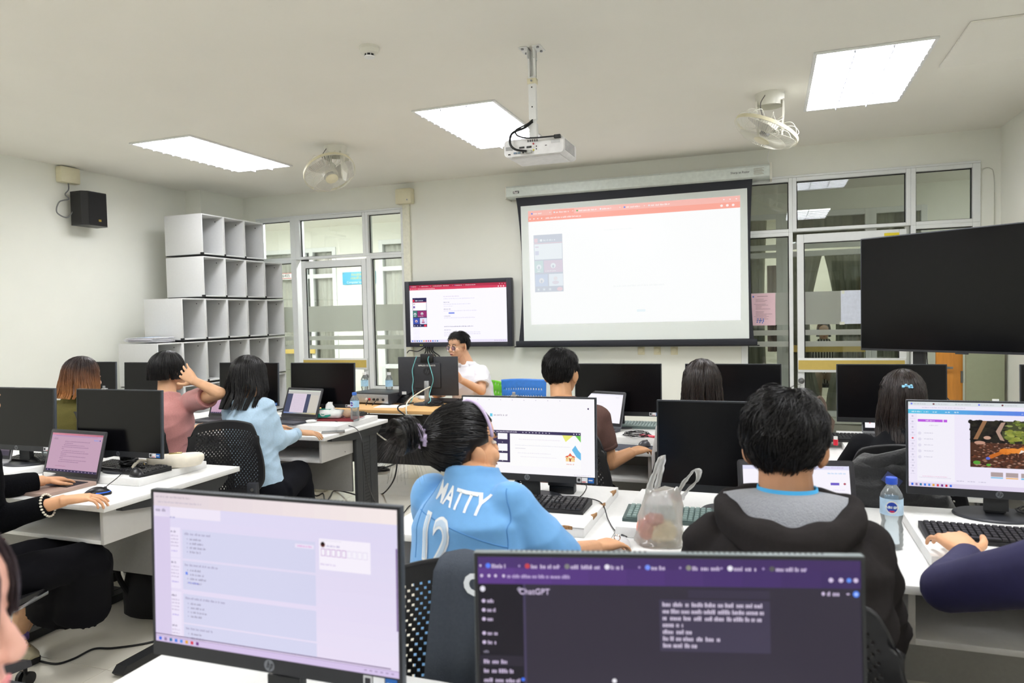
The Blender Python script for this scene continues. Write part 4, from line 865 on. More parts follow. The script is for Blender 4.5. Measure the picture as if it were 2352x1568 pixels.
def s_rose(f):
    f.r(0, 0, 1, 1, (196, 160, 184), 0); f.grad(0, 0, 1, .05, (214, 140, 160), (186, 110, 130), 8); f.r(0, .05, 1, .09, (190, 156, 190)); f.words(.08, .06, .9, .018, (150, 120, 160), 2); f.words(.06, .12, .13, .012, (150, 120, 150), 2); f.words(.05, .15, .13, .016, (90, 70, 100), 2); f.r(.84, .13, .93, .165, (170, 160, 210), 2); f.r(.95, .13, .965, .165, (50, 60, 170), 2)
    for k, (a, b) in enumerate(((.28, .78), (.28, .45), (.27, .68), (.24, .76), (.24, .28), (.26, .7), (.24, .78), (.24, .35), (.24, .74), (.23, .3), (.24, .76), (.22, .62))): f.words(a, .2+k*.048, b, .022, (140, 108, 140), 2)
    f.words(.18, .85, .38, .015, (160, 90, 130), 2); f.r(0, .94, 1, 1, (60, 50, 84), 2)
    for k in range(14): f.o(.04+.068*k, .97, .008, .012, (190, 170, 200), 3)
def s_grey(f):
    f.r(0, 0, 1, 1, (102, 92, 104), 0); f.r(0, 0, 1, .1, (70, 70, 104)); f.r(.55, .12, .85, .85, (112, 100, 112)); f.r(0, .86, 1, 1, (72, 66, 80))
    for k in range(9): f.words(.3, .25+k*.06, .7, .025, (76, 66, 82), 2)
    for k in range(3): f.r(.2+.13*k, .75, .203+.13*k, .88, (50, 44, 60), 3)
    f.r(.2, .75, .47, .756, (50, 44, 60), 3)
def s_doc(f):
    f.r(0, 0, 1, 1, (196, 194, 190), 0); f.r(0, .16, .72, .94, (70, 76, 104)); f.r(.17, .15, .6, .95, (222, 208, 224), 2); f.r(0, 0, 1, .05, (214, 222, 210), 2); f.grad(0, .94, 1, 1, (110, 130, 190), (206, 190, 130), 10, lay=2)
    for k in range(20): f.words(.2, .2+k*.035, .56, .014, (190, 176, 200), 3)
    f.r(.73, .2, .97, .9, (206, 200, 190), 2)
def s_white(f):
    f.r(0, 0, 1, 1, (250, 247, 254), 0); f.r(0, 0, 1, .05, (238, 236, 248)); f.words(.85, .1, .93, .02, (200, 200, 225), 2)
    for k in range(4): f.words(.2, .3+k*.1, .6, .016, (228, 222, 240), 2)
def s_boy(f):
    f.r(0, 0, 1, 1, (250, 246, 255), 0); f.r(0, 0, 1, .07, (226, 226, 250)); f.words(.1, .02, .95, .02, (200, 180, 220), 2); f.words(.8, .12, .97, .025, (170, 205, 240), 2); f.r(.82, .3, .9, .345, (110, 90, 200), 2); f.o(.95, .32, .012, .02, (180, 90, 110), 2)
    for k in range(3): f.words(.84, .42+k*.1, .95, .02, (225, 215, 240), 2)
def s_clip(f):
    f.r(0, 0, 1, 1, (252, 250, 255), 0); f.r(0, 0, 1, .05, (230, 230, 246))
    for k in range(9): f.o(.08, .13+k*.09, .012, .018, [(90, 130, 240), (230, 70, 80), (70, 60, 80), (230, 120, 130), (90, 190, 230)][k % 5], 2); f.words(.13, .12+k*.09, .3, .016, (210, 208, 225), 2)
laptop('rose gold laptop with pink tinted page beside the hand on the mouse', (97, 1093), (229, 1106), ZD, s_rose, deck=(176, 152, 140), wid=.385, ang=105, aspect=.60)
laptop('silver laptop with a dim grey page at the left picture edge', (-82, 1052), (66, 1064), ZR, s_grey, shell=(150, 150, 152), deck=(170, 170, 175), keyc=(120, 120, 125), wid=.36, ang=104)
laptop('dark laptop showing a document, in front of the woman in blue', (645, 957), (727, 962), ZR, s_doc, deck=(64, 66, 74), wid=.335, ang=112, aspect=.66)
laptop('dark laptop with pale page half hidden by the woman in pink', (292, 940), (372, 942), ZR, s_rose, wid=.33, ang=110, aspect=.6)
laptop('small lit laptop between the women in pink and blue', (478, 957), (545, 960), ZR, s_rose, wid=.3, ang=110)
laptop('grey laptop with bright white page in front of the man in brown', (1316, 975), (1430, 985), ZR, s_white, shell=(90, 92, 98), deck=(84, 84, 92), wid=.34, ang=108, aspect=.66)
laptop('laptop with white page just right of the long haired woman', (1602, 985), (1727, 987), ZD, s_white, wid=.34, ang=108, aspect=.62)
laptop('laptop with white page and coloured dots, left of the hair clip woman', (1980, 994), (2100, 997), ZR, s_clip, shell=(140, 142, 145), deck=(120, 120, 125), wid=.34, ang=100, aspect=.66)
a = (-.17, 2.36); t = laptop('laptop behind the boy in the hoodie, white page at both sides of his neck', (1700, 1215), (1946, 1222), ZR, s_boy, shell=(48, 48, 52), deck=(48, 48, 52), wid=.355, ang=104, aspect=.62)
# ---------------------------------------------------------------- keyboards and mice
def keyboard(label, p, z, rz=0, body=(26, 26, 28), key=(32, 32, 35), W=.44, D=.145):
    t = thing('keyboard', label, 'keyboard', (p[0], p[1], z), rz, group='desktop keyboards')
    g = G(); g.prism([(-D/2, 0), (D/2, 0), (D/2, .022), (-D/2, .010)], -W/2, W/2, 'X'); g.build('body', M('kb body %d' % sum(body), body, .5), t)
    g = G(); xs = [(-W*.475, W*.16, 15), (W*.18, W*.29, 3), (W*.31, W*.475, 4)]
    for x0, x1, n in xs:
        for j in range(6):
            if n == 3 and j in (0, 2) and j == 2: continue
            for i in range(n):
                if n == 15 and j == 0 and 4 <= i <= 9:
                    if i == 4: g.box(x0+(x1-x0)*4/15+.001, x0+(x1-x0)*10/15-.001, -D*.43, -D*.43+.017, .012, .0185)
                    continue
                a0 = x0+(x1-x0)*i/n; a1 = x0+(x1-x0)*(i+1)/n; y0 = -D*.43+j*(D*.86/6); zz = .0115+.012*(y0+D/2)/D
                g.add([(a0+.0006, y0+.0006, zz), (a1-.0006, y0+.0006, zz), (a1-.0006, y0+D*.86/6-.0006, zz+.001), (a0+.0006, y0+D*.86/6-.0006, zz+.001), (a0+.003, y0+.003, zz+.0065), (a1-.003, y0+.003, zz+.0065), (a1-.003, y0+D*.86/6-.002, zz+.0075), (a0+.003, y0+D*.86/6-.002, zz+.0075)], [(4, 5, 6, 7), (0, 1, 5, 4), (1, 2, 6, 5), (2, 3, 7, 6), (3, 0, 4, 7)])
    g.build('keys', M('kb keys %d' % sum(key), key, .4), t, False, kind='stuff'); return t
keyboard('black keyboard on the chipped riser board under the school page monitor', (-.845, 2.50), ZR, .0)
keyboard('pale green keyboard left of and behind the plastic bag', (-.26, 2.47), ZR, .03, (70, 86, 84), (120, 140, 136))
keyboard('black keyboard under the left hand of the person in navy', (.665, 2.50), ZR, -.02)
keyboard('black keyboard behind the mouse right of the rose laptop', (-2.94, 2.60), ZR, -.12)
keyboard('black keyboard beside the water bottle far left, behind silver laptop', (-3.58, 2.66), ZR, .05)
keyboard('pale keyboard behind the laptop of the man in brown', (-.72, 4.4), ZR, .0, (96, 112, 110), (140, 158, 154))
keyboard('black keyboard standing behind the laptop next to the tissue pack', (-3.0, 4.45), ZR, .1)
keyboard('black keyboard left of the laptop with coloured dots', (.46, 4.2), ZR, .1)
keyboard('low black keyboard on the wooden teacher desk behind the monitor', (-2.62, 5.62), ZD, 0.0)
def mouse(label, p, z, rz, rgb=(24, 24, 27), accent=None):
    t = thing('mouse', label, 'mouse', (p[0], p[1], z), rz, group='computer mice'); g = G(); rings = []
    for k in range(9):
        u = k/8; y = -.055+.11*u; w_ = .031*math.sin(PI*min(.97, max(.06, u)))**.5; h = .036*math.sin(PI*min(.96, max(.05, u*.9+.05)))**.7
        rings.append([(w_*math.cos(a), y, max(0, h*math.sin(a))) for a in [PI*j/8 for j in range(9)]]+[(0, y, 0)])
    g.loft(rings); g.build('shell', M('mouse %d' % sum(rgb), rgb, .35), t, 'all')
    g = G(); g.cyl((-.004, .03, .026), (.004, .03, .026), .008, n=12); g.build('wheel', dgrey, t)
    if accent: g = G(); g.tube([(.030*math.cos(a), .050*math.sin(a), .012) for a in [PI*k/12 for k in range(13)]], .0022, 6); g.build('light_strip', EM(accent, 1.2), t)
    return t
mouse('black mouse with a glowing blue rim under the hand at the left desk', atZ(224, 1136, ZD)[:2], ZD, -.9, accent=(60, 120, 250))
mouse('large black mouse between keyboard and cream handbag', atZ(315, 1092, ZR)[:2], ZR, 1.2)
mouse('black mouse at the far left, below the water bottle', atZ(80, 1062, ZR)[:2], ZR, 1.3)
mouse('black mouse under the hand of the woman in blue, left of laptop', atZ(636, 968, ZR)[:2], ZR, .4)
mouse('mouse under the hand of the girl in the blue jersey', (-.45, 2.22), ZD, .0, (210, 210, 212))
mouse('mouse under the hand of the man in the brown polo shirt', (-.655, 3.93), ZD+.003, -.3, (60, 60, 66))
mouse('pale mouse on the wooden teacher desk behind the tablet', (-2.98, 5.80), ZD, .8, (225, 226, 226))
t = thing('mouse_pad', 'dark grey mouse pad under the hand of the man in brown', 'mouse pad', (-.72, 3.87, ZD), -.08)
g = G(); g.prism(rr(-.12, .12, -.075, .11, .01), 0, .0025, 'Z'); g.build('cloth', M('mouse pad cloth', (74, 76, 86), .85, bump=.2), t)
# ---------------------------------------------------------------- chairs
def make_chair():
    t = thing('office_chair', '', 'chair'); g = G(); nu, nv = 44, 36; W, H = .46, .40
    def P(u, v, d=0):
        wv = W*(.86+.14*math.sin(PI*min(1, v*1.15+.12))); wv *= 1-.30*max(0, (.28-v)/.28)**1.6
        x = (u-.5)*wv; zt = .03*(1-(2*u-1)**2)*v; z = v*H+zt; 
        cr = min(u, 1-u); 
        if v > .86: z -= .10*max(0, (v-.86)/.14)*max(0, (.14-cr)/.14)**2
        y = -.055*(1-(2*u-1)**2)+.07*(v-.5)**2-.05*v+d; return (x, -y*1.0, z)
    vs, fs = [], []; mp = {}
    def V(u, v):
        k = (round(u, 5), round(v, 5))
        if k not in mp: mp[k] = len(vs); vs.append(P(u, v))
        return mp[k]
    for i in range(nu):
        for j in range(nv):
            u0, u1, v0, v1 = i/nu, (i+1)/nu, j/nv, (j+1)/nv; c = [V(u0, v0), V(u1, v0), V(u1, v1), V(u0, v1)]
            inside = 4 <= i < nu-4 and 4 <= j < nv-4 and (i+j) % 2 == 0 and ((i-nu/2+.5)/(nu/2-2.2))**4+((j-nv/2+.5)/(nv/2-2))**4 < 1.05
            if not inside: fs.append(tuple(c)); continue
            um, vm = (u0+u1)/2, (v0+v1)/2; r = .33
            h = [V(um+(a)*(u1-u0), vm+b*(v1-v0)) for a, b in ((-r, -r), (r, -r), (r, r), (-r, r))]
            for k in range(4): fs.append((c[k], c[(k+1) % 4], h[(k+1) % 4], h[k]))
    g.add(vs, fs); bk = g.build('backrest', blk, t, 'all', loc=(0, .0, 0)); s = bk.modifiers.new('thick', 'SOLIDIFY'); s.thickness = .006; s.offset = 0
    bk.location = (0, -.215, .52)
    g = G(); rings = []
    for k in range(9):
        y = -.2+.42*k/8; w_ = .235*(1-.15*abs(k/8-.45)**2*4); zz = .455+(.02 if k == 0 else 0)-(.02*(k/8)**3)
        rings.append([(-w_, y, zz+.012), (-w_*.6, y, zz-.004), (0, y, zz-.008), (w_*.6, y, zz-.004), (w_, y, zz+.012), (w_, y, zz-.008), (0, y, zz-.03), (-w_, y, zz-.008)])
    g.loft(rings); g.build('seat', blk, t)
    for s_ in (-1, 1):
        g = G(); g.tube(spline([(s_*.17, -.225, .60), (s_*.19, -.235, .50), (s_*.205, -.20, .43), (s_*.215, -.12, .425), (s_*.22, .05, .43), (s_*.21, .19, .435)], 6), .011, 10); g.build('frame_tube', chrome, t)
        g = G(); g.box(s_*.175-.03, s_*.175+.03, -.245, -.215, .50, .62, b=.006); q = g.build('side_bracket', dgrey, t)
        g = G()
        for z in (.535, .585): g.lathe([(0, 0), (.009, 0), (.009, .004), (0, .004)], (s_*.175, -.245, z), n=12, axis='Y')
        g.build('bolt', steel, q)
    g = G(); g.box(-.2, .2, -.012+.0, .012, .418, .428); g.box(-.09, .09, -.1, .1, .375, .425, b=.01); g.build('seat_mechanism', legd, t)
    g = G(); g.cyl((0, 0, .16), (0, 0, .38), .026, n=20); g.cyl((0, 0, .30), (0, 0, .385), .014, n=16); g.build('gas_lift', blk, t)
    basem = M('chair base grey', (88, 88, 92), .35)
    for k in range(5):
        a = 2*PI*k/5+.3; g = G(); ca, sa = math.cos(a), math.sin(a); rings = []
        for r_, hw, z0, z1 in ((.0, .045, .12, .18), (.1, .035, .105, .15), (.22, .028, .085, .12), (.285, .026, .075, .1)): rings.append([(r_*ca-hw*sa*q, r_*sa+hw*ca*q, z) for q, z in ((-1, z0), (1, z0), (.8, z1), (-.8, z1))])
        g.loft(rings); lg = g.build('leg', basem, t)
        g = G(); c = (.275*ca, .275*sa)
        for q in (-.018, .018): g.cyl((c[0]-sa*(q-.008), c[1]+ca*(q-.008), .0275), (c[0]-sa*(q+.008), c[1]+ca*(q+.008), .0275), .027, n=16)
        g.cyl((c[0], c[1], .03), (c[0], c[1], .085), .008, n=8); g.build('caster', blk, lg)
    return t
chair, cu_ = make_chair(), []
for x, y, rz, lab in ((-2.88, 3.29, .32, 'black perforated office chair of the woman in light blue'), (-3.47, 3.30, .1, 'black perforated office chair of the woman in pink'), (-4.13, 3.4, -.05, 'black perforated office chair of the brown haired woman in olive'),
    (-.9, 3.36, 0, 'black perforated office chair of the man in the brown polo'), (-.29, 3.40, 0, 'black office chair of the long haired woman by the screen'), (.49, 3.3, 0, 'black office chair under the hanging black jacket'),
    (-.66, 1.60, .10, 'black perforated office chair of the girl in the blue jersey'), (.03, 1.62, 0, 'black office chair of the boy in the dark hoodie'), (.70, 1.56, -.1, 'black office chair of the person in navy sleeves'), (-2.90, 1.78, .15, 'office chair with grey base of the woman in black knitwear'), (-1.12, .10, -.9, 'office chair of the person cut off at the lower left corner')):
    place(chair, cu_, (x, y, 0), rz, lab, 'black office chairs')
# ---------------------------------------------------------------- teacher's desk and what stands on it
t = thing('teacher_desk', 'beech topped teacher desk with black front panel', 'desk', (-2.95, 5.40, 0))
g = G(); g.box(-.95, .75, -.35, .5, .722, .75, b=.004); g.build('tabletop', wood, t)
g = G(); g.box(-.90, .70, -.2, -.182, .28, .69, b=.002); g.build('front_panel', legd, t)
for s in (-.9, .7):
    g = G(); g.box(s-.015, s+.015, -.2, .15, .04, .72, b=.003); l = g.build('leg', legd, t); g = G(); g.box(s-.03, s+.03, -.3, .3, 0, .04, b=.008); g.build('foot', legd, l)
g = G(); g.box(.3, .6, -.24, -.2, .655, .72, b=.003); g.build('under_tray', dgrey, t)
t = thing('amplifier', 'silver and black amplifier with rear sockets on the teacher desk', 'amplifier', (-3.235, 5.52, ZD), -.14)
g = G(); g.box(-.215, .215, -.16, .16, .008, .098, b=.004); a_ = g.build('case', M('amp case', (44, 44, 48), .35), t)
g = G(); g.box(-.2, .2, -.164, -.16, .014, .088, b=.001); pnl = g.build('rear_panel', M('brushed panel', (176, 178, 180), .35, metal=.6), t)
for x, c in ((-.17, (30, 30, 32)), (-.03, (220, 220, 220)), (-.0, (200, 50, 50)), (.05, (30, 30, 32)), (.09, (30, 30, 32)), (.15, (30, 30, 32))):
    g = G(); g.lathe([(0, 0), (.012, 0), (.009, .012), (0, .012)], (x, -.164, .045), n=14, axis='Y'); g.build('socket', M('socket %d' % sum(c), c, .4), pnl)
g = G()
for x in (-.19, .19):
    for y in (-.13, .13): g.cyl((x, y, 0), (x, y, .01), .014, n=12)
g.build('rubber_foot', blk, t)
g = G(); g.tube(spline([(-.0, -.175, .045), (.0, -.2, .02), (.01, -.23, -.03), (.035, -.23, -.12)]), .004); g.tube(spline([(.09, -.175, .045), (.08, -.2, .02), (.05, -.23, -.04), (.045, -.23, -.14)]), .004); g.build('audio_cable', blk2, t)
sil = M('silver stand', (170, 172, 174), .3, metal=.7)
p = atY(978, 928, 5.45)
t = thing('teacher_monitor', 'teacher monitor seen from behind with silver stand and clip-on camera', 'monitor', (-2.76, 5.5, ZD), PI+.12)
top = 1.155-ZD; g = G(); g.box(-.27, .27, -.012, .006, top-.335, top, b=.004); g.box(-.12, .12, .004, .024, top-.27, top-.05, b=.012); g.build('housing', M('monitor back', (50, 52, 58), .5, bump=.05, bscale=500), t)
g = G(); g.box(-.26, .26, -.0135, -.012, top-.31, top-.01); g.build('screen', EM((235, 235, 245), .9), t, False)
g = G(); g.lathe([(0, 0), (.034, 0), (.034, .001), (0, .001)], n=28, axis='Y', mi=0); q = G(); 
e = g.build('embossed_emblem', M('emblem embossed', (38, 39, 43), .5), t, loc=(0, .0255, top-.125))
g = G(); hpmark(g, .03); mk = g.build('emblem_letters', [M('emblem embossed', (38, 39, 43), .5), M('emblem gloss', (74, 76, 82), .3)], t); mk.location = (0, .027, top-.125); mk.rotation_euler = (0, 0, PI)
g = G(); g.box(-.022, .022, .026, .05, .01, .2, b=.006); g.build('stand_column', sil, t)
g = G(); g.lathe([(0, 0), (.12, 0), (.12, .005), (.11, .009), (0, .01)], (0, .04, 0), n=36); g.build('stand_base', dgrey, t)
g = G(); g.box(-.055, .055, -.02, .035, top-.05, top+.026, b=.006); g.build('clip_camera', blk, t)
g = G(); g.box(.2, .24, .0062, .0075, top-.325, top-.3); g.build('sticker', white, t, False)
textmesh('NPRU55-12-33-0172', .018, white, 'lettering', t, Matrix.Translation((0, .0255, top-.075)) @ Matrix.Rotation(PI, 4, 'Z') @ FACE, bold=.0004)
teal = M('teal cord', (120, 200, 205), .5)
t = thing('teal_lanyard', 'thin teal cord looped over the back of the teacher monitor', 'cord', (0, 0, 0))
P = lambda x, y, Y=5.44: tuple(atY(x, y, Y))
g = G(); g.tube(spline([P(957, 818), P(952, 832), P(947, 850), P(949, 872), P(947, 890), P(949, 908, 5.41), P(944, 922, 5.38), P(934, 930, 5.34)]), .0035, 6); g.tube(spline([P(985, 818), P(983, 828), P(990, 850), P(995, 872), P(990, 892), P(986, 908, 5.41), P(989, 920, 5.38), P(975, 931, 5.36), P(968, 933, 5.34)]), .0035, 6); g.build('cord', teal, t)
t = thing('desk_tablet', 'brown cased tablet leaning against the amplifier on the teacher desk', 'tablet', (-3.0, 5.40, ZD), -.5)
g = G(); g.X = Matrix.Rotation(-.9, 4, 'X'); g.box(-.06, .09, -.008, .0, .0, .17, b=.003); g.build('case', M('brown case', (86, 62, 44), .5), t); g = G(); g.X = Matrix.Rotation(-.9, 4, 'X'); g.box(-.05, .08, -.0095, -.008, .01, .16); g.build('screen', scr_off, t)
t = thing('desk_paper', 'white sheet of paper lying in front of the amplifier', 'paper', (-2.98, 5.27, ZD), .15); g = G(); g.box(-.14, .12, -.09, .1, .0, .0012); g.build('sheet', paper, t, False)
# bottles
water = glassmat('clear bottle plastic', (236, 244, 248), 1.3, frost=.16)
def bottle(label, p, z, h=.205, cap=(50, 90, 200), lab=(150, 205, 235), r=.031, oval=True):
    t = thing('water_bottle', label, 'bottle', (p[0], p[1], z), random.uniform(-.3, .3), group='plastic water bottles'); s = h/.205; k = r/.031
    prof = [(0, .004), (.018, .001), (.028, .004), (.031, .012), (.030, .02), (.031, .028), (.0295, .034), (.031, .042), (.0295, .048), (.031, .056), (.027, .072), (.0262, .078), (.029, .09), (.0305, .1), (.0305, .148), (.028, .158), (.02, .172), (.0135, .182), (.0125, .19), (.0125, .194), (0, .194)]
    g = G(); g.lathe([(a*k, b*s) for a, b in prof], n=28, cap=False); g.build('bottle_body', water, t, 'all')
    g = G(); g.lathe([(0, .186*s), (.0155*k, .186*s), (.016*k, .2*s), (.015*k, .205*s), (0, .205*s)], n=28); g.build('cap', M('cap %d' % sum(cap), cap, .35), t)
    g = G(); g.lathe([(.0309*k, .1*s), (.0309*k, .147*s)], n=40, cap=False); b = g.build('paper_label', M('bottle label %d' % sum(lab), lab, .4, noise_amt=.12, scale=40), t, 'all')
    if oval:
        g = G(); rings = []
        def W(a, zz, rad): return (rad*math.sin(a), -rad*math.cos(a), zz)
        for sx, sz, c, rad in ((.55, .019, 0, .0312), (.45, .015, 1, .0314)):
            n = 20; cc = W(.0, .124*s, rad*k); g.add([cc]+[W(sx*math.cos(2*PI*i/n), (.124+sz*math.sin(2*PI*i/n))*s, rad*k) for i in range(n)], [(0, 1+i, 1+(i+1) % n) for i in range(n)], c)
        g.build('oval_mark', [white, M('label navy', (40, 70, 170), .4)], b, False)
        me = textmesh('PURE LIFE', .0085*s, white, 'lettering', b, Matrix.Identity(4), bold=.0002)
        for v in me.data.vertices: x, y, zz = v.co; a = x/(.0317*k); v.co = W(a, .124*s+y, .0317*k+zz)
        g = G(); n = 10; g.add([W(-.2+.4*i/n, (.112-.002*math.sin(PI*i/n))*s, .0316*k) for i in range(n+1)]+[W(-.2+.4*i/n, (.115)*s, .0316*k) for i in range(n+1)], [(i, i+1, n+2+i, n+1+i) for i in range(n)]); g.build('red_swoosh', M('label red', (205, 50, 80), .4), b, False)
    return t
bottle('clear water bottle with blue cap beside the boy in the hoodie', atZ(2048, 1250, .76)[:2], ZD, .22, (50, 90, 205), (186, 216, 240), .033)
bottle('clear water bottle with blue cap beside the red notebook', atZ(816, 972, .77)[:2], ZR, .2, (70, 120, 210), (170, 210, 240))
bottle('clear water bottle with dark blue cap between silver and rose laptops', atZ(112, 1058, ZR)[:2], ZR, .2, (46, 88, 200), (170, 210, 240))
bottle('water bottle with pale blue cap behind the rose laptop', (-3.20, 2.82), ZR, .2, (120, 170, 225), (150, 205, 235))
b1 = atZ(846, 903, ZD); b2 = atZ(897, 902, ZD)
bottle('water bottle with white cap, left of the two on the teacher desk', (-3.50, 5.68), ZD+.0, .25, (235, 238, 238), (176, 218, 244), .034, False)
bottle('water bottle with white cap, right of the two on the teacher desk', (-3.25, 5.69), ZD+.0, .25, (235, 238, 238), (176, 218, 244), .034, False)
# tissue pack on a red notebook, phones, papers
t = thing('red_notebook', 'dark red notebook under the tissue pack', 'notebook', (-2.86, 4.30, ZR), .1); g = G(); g.box(-.13, .15, -.09, .09, 0, .012, b=.003); g.build('cover', M('maroon cover', (128, 36, 44), .5), t); g = G(); g.box(-.128, .1505, -.088, .088, .002, .010); g.build('pages', paper, t)
t = thing('tissue_pack', 'white and green soft pack of tissues with one pulled out', 'tissue pack', (-2.93, 4.29, ZR+.0125), .08)
g = G(); rings = []
for k in range(7):
    x = -.09+.03*k; q = 1-.12*abs(k-3)/3; rings.append([(x, -.045*q, .004), (x, .045*q, .004), (x, .05*q, .035), (x, .035*q, .062*q), (x, -.035*q, .062*q), (x, -.05*q, .035)])
g.loft(rings); g.build('wrapper', M('tissue wrapper', (232, 236, 234), .3), t, 'all')
gt = M('tissue green', (40, 150, 130), .35); g = G(); g.prism([(-.086, .008), (-.0, .008), (.03, .02), (.03, .03), (-.02, .024), (-.086, .04)], -.0515, -.05, 'Y'); g.prism([(-.09, -.03), (.02, -.035), (.0, .03), (-.06, .032)], .0605, .0635, 'Z'); g.build('green_print', gt, t, False)
g = G(); g.ell((-.03, -.0518, .03), (.02, .0008, .013), n=16); g.ell((-.075, -.0518, .042), (.01, .0008, .01), n=12, mi=1); g.build('round_logo', [white, M('purple', (120, 60, 140), .4)], t, False)
textmesh('Best', .014, gt, 'lettering', t, Matrix.Translation((-.03, -.053, .03)) @ FACE, bold=.0004)
g = G(); n = 14; vs = []
for r_ in range(6):
    for k in range(n): a = 2*PI*k/n; rad = .03*(1-r_*.12)*(1+.35*math.sin(3*a+r_)); vs.append((rad*math.cos(a)*1.3-.01+r_*.003, rad*.6*math.sin(a), .055+r_*.011+.004*math.sin(4*a)))
g.add(vs, [(r_*n+k, r_*n+(k+1) % n, (r_+1)*n+(k+1) % n, (r_+1)*n+k) for r_ in range(5) for k in range(n)]+[tuple(range(5*n, 6*n))]); g.build('pulled_tissue', M('tissue', (246, 247, 246), .8), t, 'all')
t = thing('crumpled_pouch', 'tan crumpled pouch behind the tissue pack', 'pouch', (-2.80, 4.31, ZR+.0125)); g = G(); g.ell((0, 0, .03), (.035, .025, .03), n=14); o = g.build('pouch', M('tan cloth', (196, 168, 140), .8, bump=.5, bscale=60), t)
for v in o.data.vertices: v.co += Vector(noise.noise_vector(v.co*60))*.006
t = thing('smartphone', 'silver edged smartphone lying on the desk edge by the bottle', 'phone', (-2.70, 3.98, ZD), -1.0)
g = G(); g.prism(rr(-.036, .036, -.075, .075, .01), 0, .009, 'Z'); g.build('body', M('phone edge', (170, 165, 160), .3, metal=.6), t); g = G(); g.prism(rr(-.033, .033, -.072, .072, .008), .009, .0097, 'Z'); g.build('screen', M('phone screen', (60, 72, 74), .12), t)
t = thing('desk_papers', 'white papers under the wrist of the woman in blue', 'paper', (-3.1, 3.93, ZD), .3)
for k in range(3): g = G(); g.X = Matrix.Rotation(k*.12, 4, 'Z'); g.box(-.12, .12, -.08, .08, k*.001, k*.001+.0009); g.build('sheet', paper, t, False)
t = thing('computer_mouse_white', 'small white mouse right of the woman in blue laptop', 'mouse', (-2.98, 4.13, ZR), -.9); g = G(); g.ell((0, 0, .010), (.022, .04, .012), n=16); g.build('shell', white, t, 'all')
t = thing('red_pen_case', 'red and black phone case lying left of the woman in blue', 'phone case', atZ(458, 957, ZD)[:3], .3); g = G(); g.prism(rr(-.04, .04, -.07, .07, .01), 0, .01, 'Z'); g.build('case', M('coral red', (220, 70, 90), .5), t); g = G(); g.prism(rr(-.05, .0, -.06, .06, .01), .01, .016, 'Z'); g.build('flap', blk, t)
t = thing('red_marker', 'pink red marker beside the hand of the man in brown', 'marker', tuple(atZ(1486, 1003, ZR)), -.5); g = G(); g.cyl((-.05, 0, .007), (.05, 0, .007), .007, n=12); g.build('barrel', M('pink red', (226, 90, 110), .4), t); g = G(); g.cyl((.05, 0, .007), (.066, 0, .007), .0075, n=12); g.build('cap', M('red', (206, 40, 60), .4), t)
t = thing('small_red_can', 'tiny red and white tube beside the laptop with coloured dots', 'tube', (.32, 4.02, ZR)); g = G(); g.cyl((0, 0, 0), (0, 0, .03), .012, n=14); g.build('body', M('red', (206, 40, 60), .4), t); g = G(); g.cyl((0, 0, .03), (0, 0, .045), .01, n=14); g.build('cap', white, t)
q_ = atY(2287, 925, 4.3); t = thing('white_card_stand', 'small white card standing behind the fox picture monitor', 'card', tuple(q_)); g = G(); g.X = Matrix.Rotation(-.15, 4, 'X'); g.box(-.015, .015, -.004, .004, -.03, .02, b=.002); g.build('card', white, t); g = G(); g.box(-.012, .012, -.01, .012, ZD-q_.z, -.03); g.build('stem', white, t)
# power brick and coiled cables
t = thing('power_adapter', 'black power adapter beside the stand of the school page monitor', 'power adapter', (-.78, 2.72, ZR+.03), .05); g = G(); g.box(-.055, .055, -.03, .03, 0, .035, b=.006); g.build('brick', M('adapter', (50, 52, 56), .45), t); g = G(); g.box(-.05, .05, -.026, .026, -.0295, 0, b=.003); g.build('lower_half', blk, t)
g = G(); g.tube(spline([(.055, .0, .02), (.08, 0, .015), (.1, -.02, -.0), (.09, -.08, -.02), (.06, -.12, -.0285)]), .002, 6); g.build('lead', blk2, t)
def tangle(name, label, c, r, n, seed, rad=.0025, flat=.35, mat=blk2, ring=False):
    R = random.Random(seed); t = thing(name, label, 'cable', c); g = G()
    for k in range(n):
        a0 = R.uniform(0, 2*PI); rx, ry = r*R.uniform(.55, 1), r*R.uniform(.45, .9); q = R.uniform(-.3, .3)
        pts = [(rx*math.cos(a0+2*PI*i/18), ry*math.sin(a0+2*PI*i/18)*(1 if ring is False else .3)+.006*math.sin(5*i), rad+.001+(k*.0035 if not ring else 0)+(ry*math.sin(a0+2*PI*i/18)+ry if ring else 0)+.002*math.sin(3*i+k)) for i in range(19)]
        pts = [(x*math.cos(q)-y*math.sin(q), x*math.sin(q)+y*math.cos(q), max(rad, z)) for x, y, z in pts]; g.tube(pts, rad, 6)
    g.build('loops', mat, t); return t
tangle('coiled_cable', 'black coiled cable hanging at the stand of the school page monitor', (-.93, 2.63, ZR), .035, 5, 1, .0035, ring=True)
tangle('coiled_cable', 'thin black tangled cable beside the hand of the man in brown', (-.72, 4.08, ZR), .09, 6, 2, .0018)
tangle('coiled_cable', 'black coiled cable at the stand behind the rose laptop', (-2.93, 2.60, ZR+.026), .05, 7, 3, .004)
tangle('coiled_cable', 'black coiled cable at the base of the fox picture monitor', (.86, 2.80, ZR), .09, 7, 4, .003)
tangle('coiled_cable', 'black coiled cable at the foot of the teacher monitor', (-2.66, 5.40, ZD), .09, 6, 5, .0035)
tangle('coiled_cable', 'black coiled cable at the far left behind the silver laptop', (-3.42, 2.78, ZR), .06, 6, 6, .003)
tangle('coiled_cable', 'black coiled cable on the floor beside the left desk row end', tuple(atZ(868, 1080, .0)), .12, 4, 8, .008)
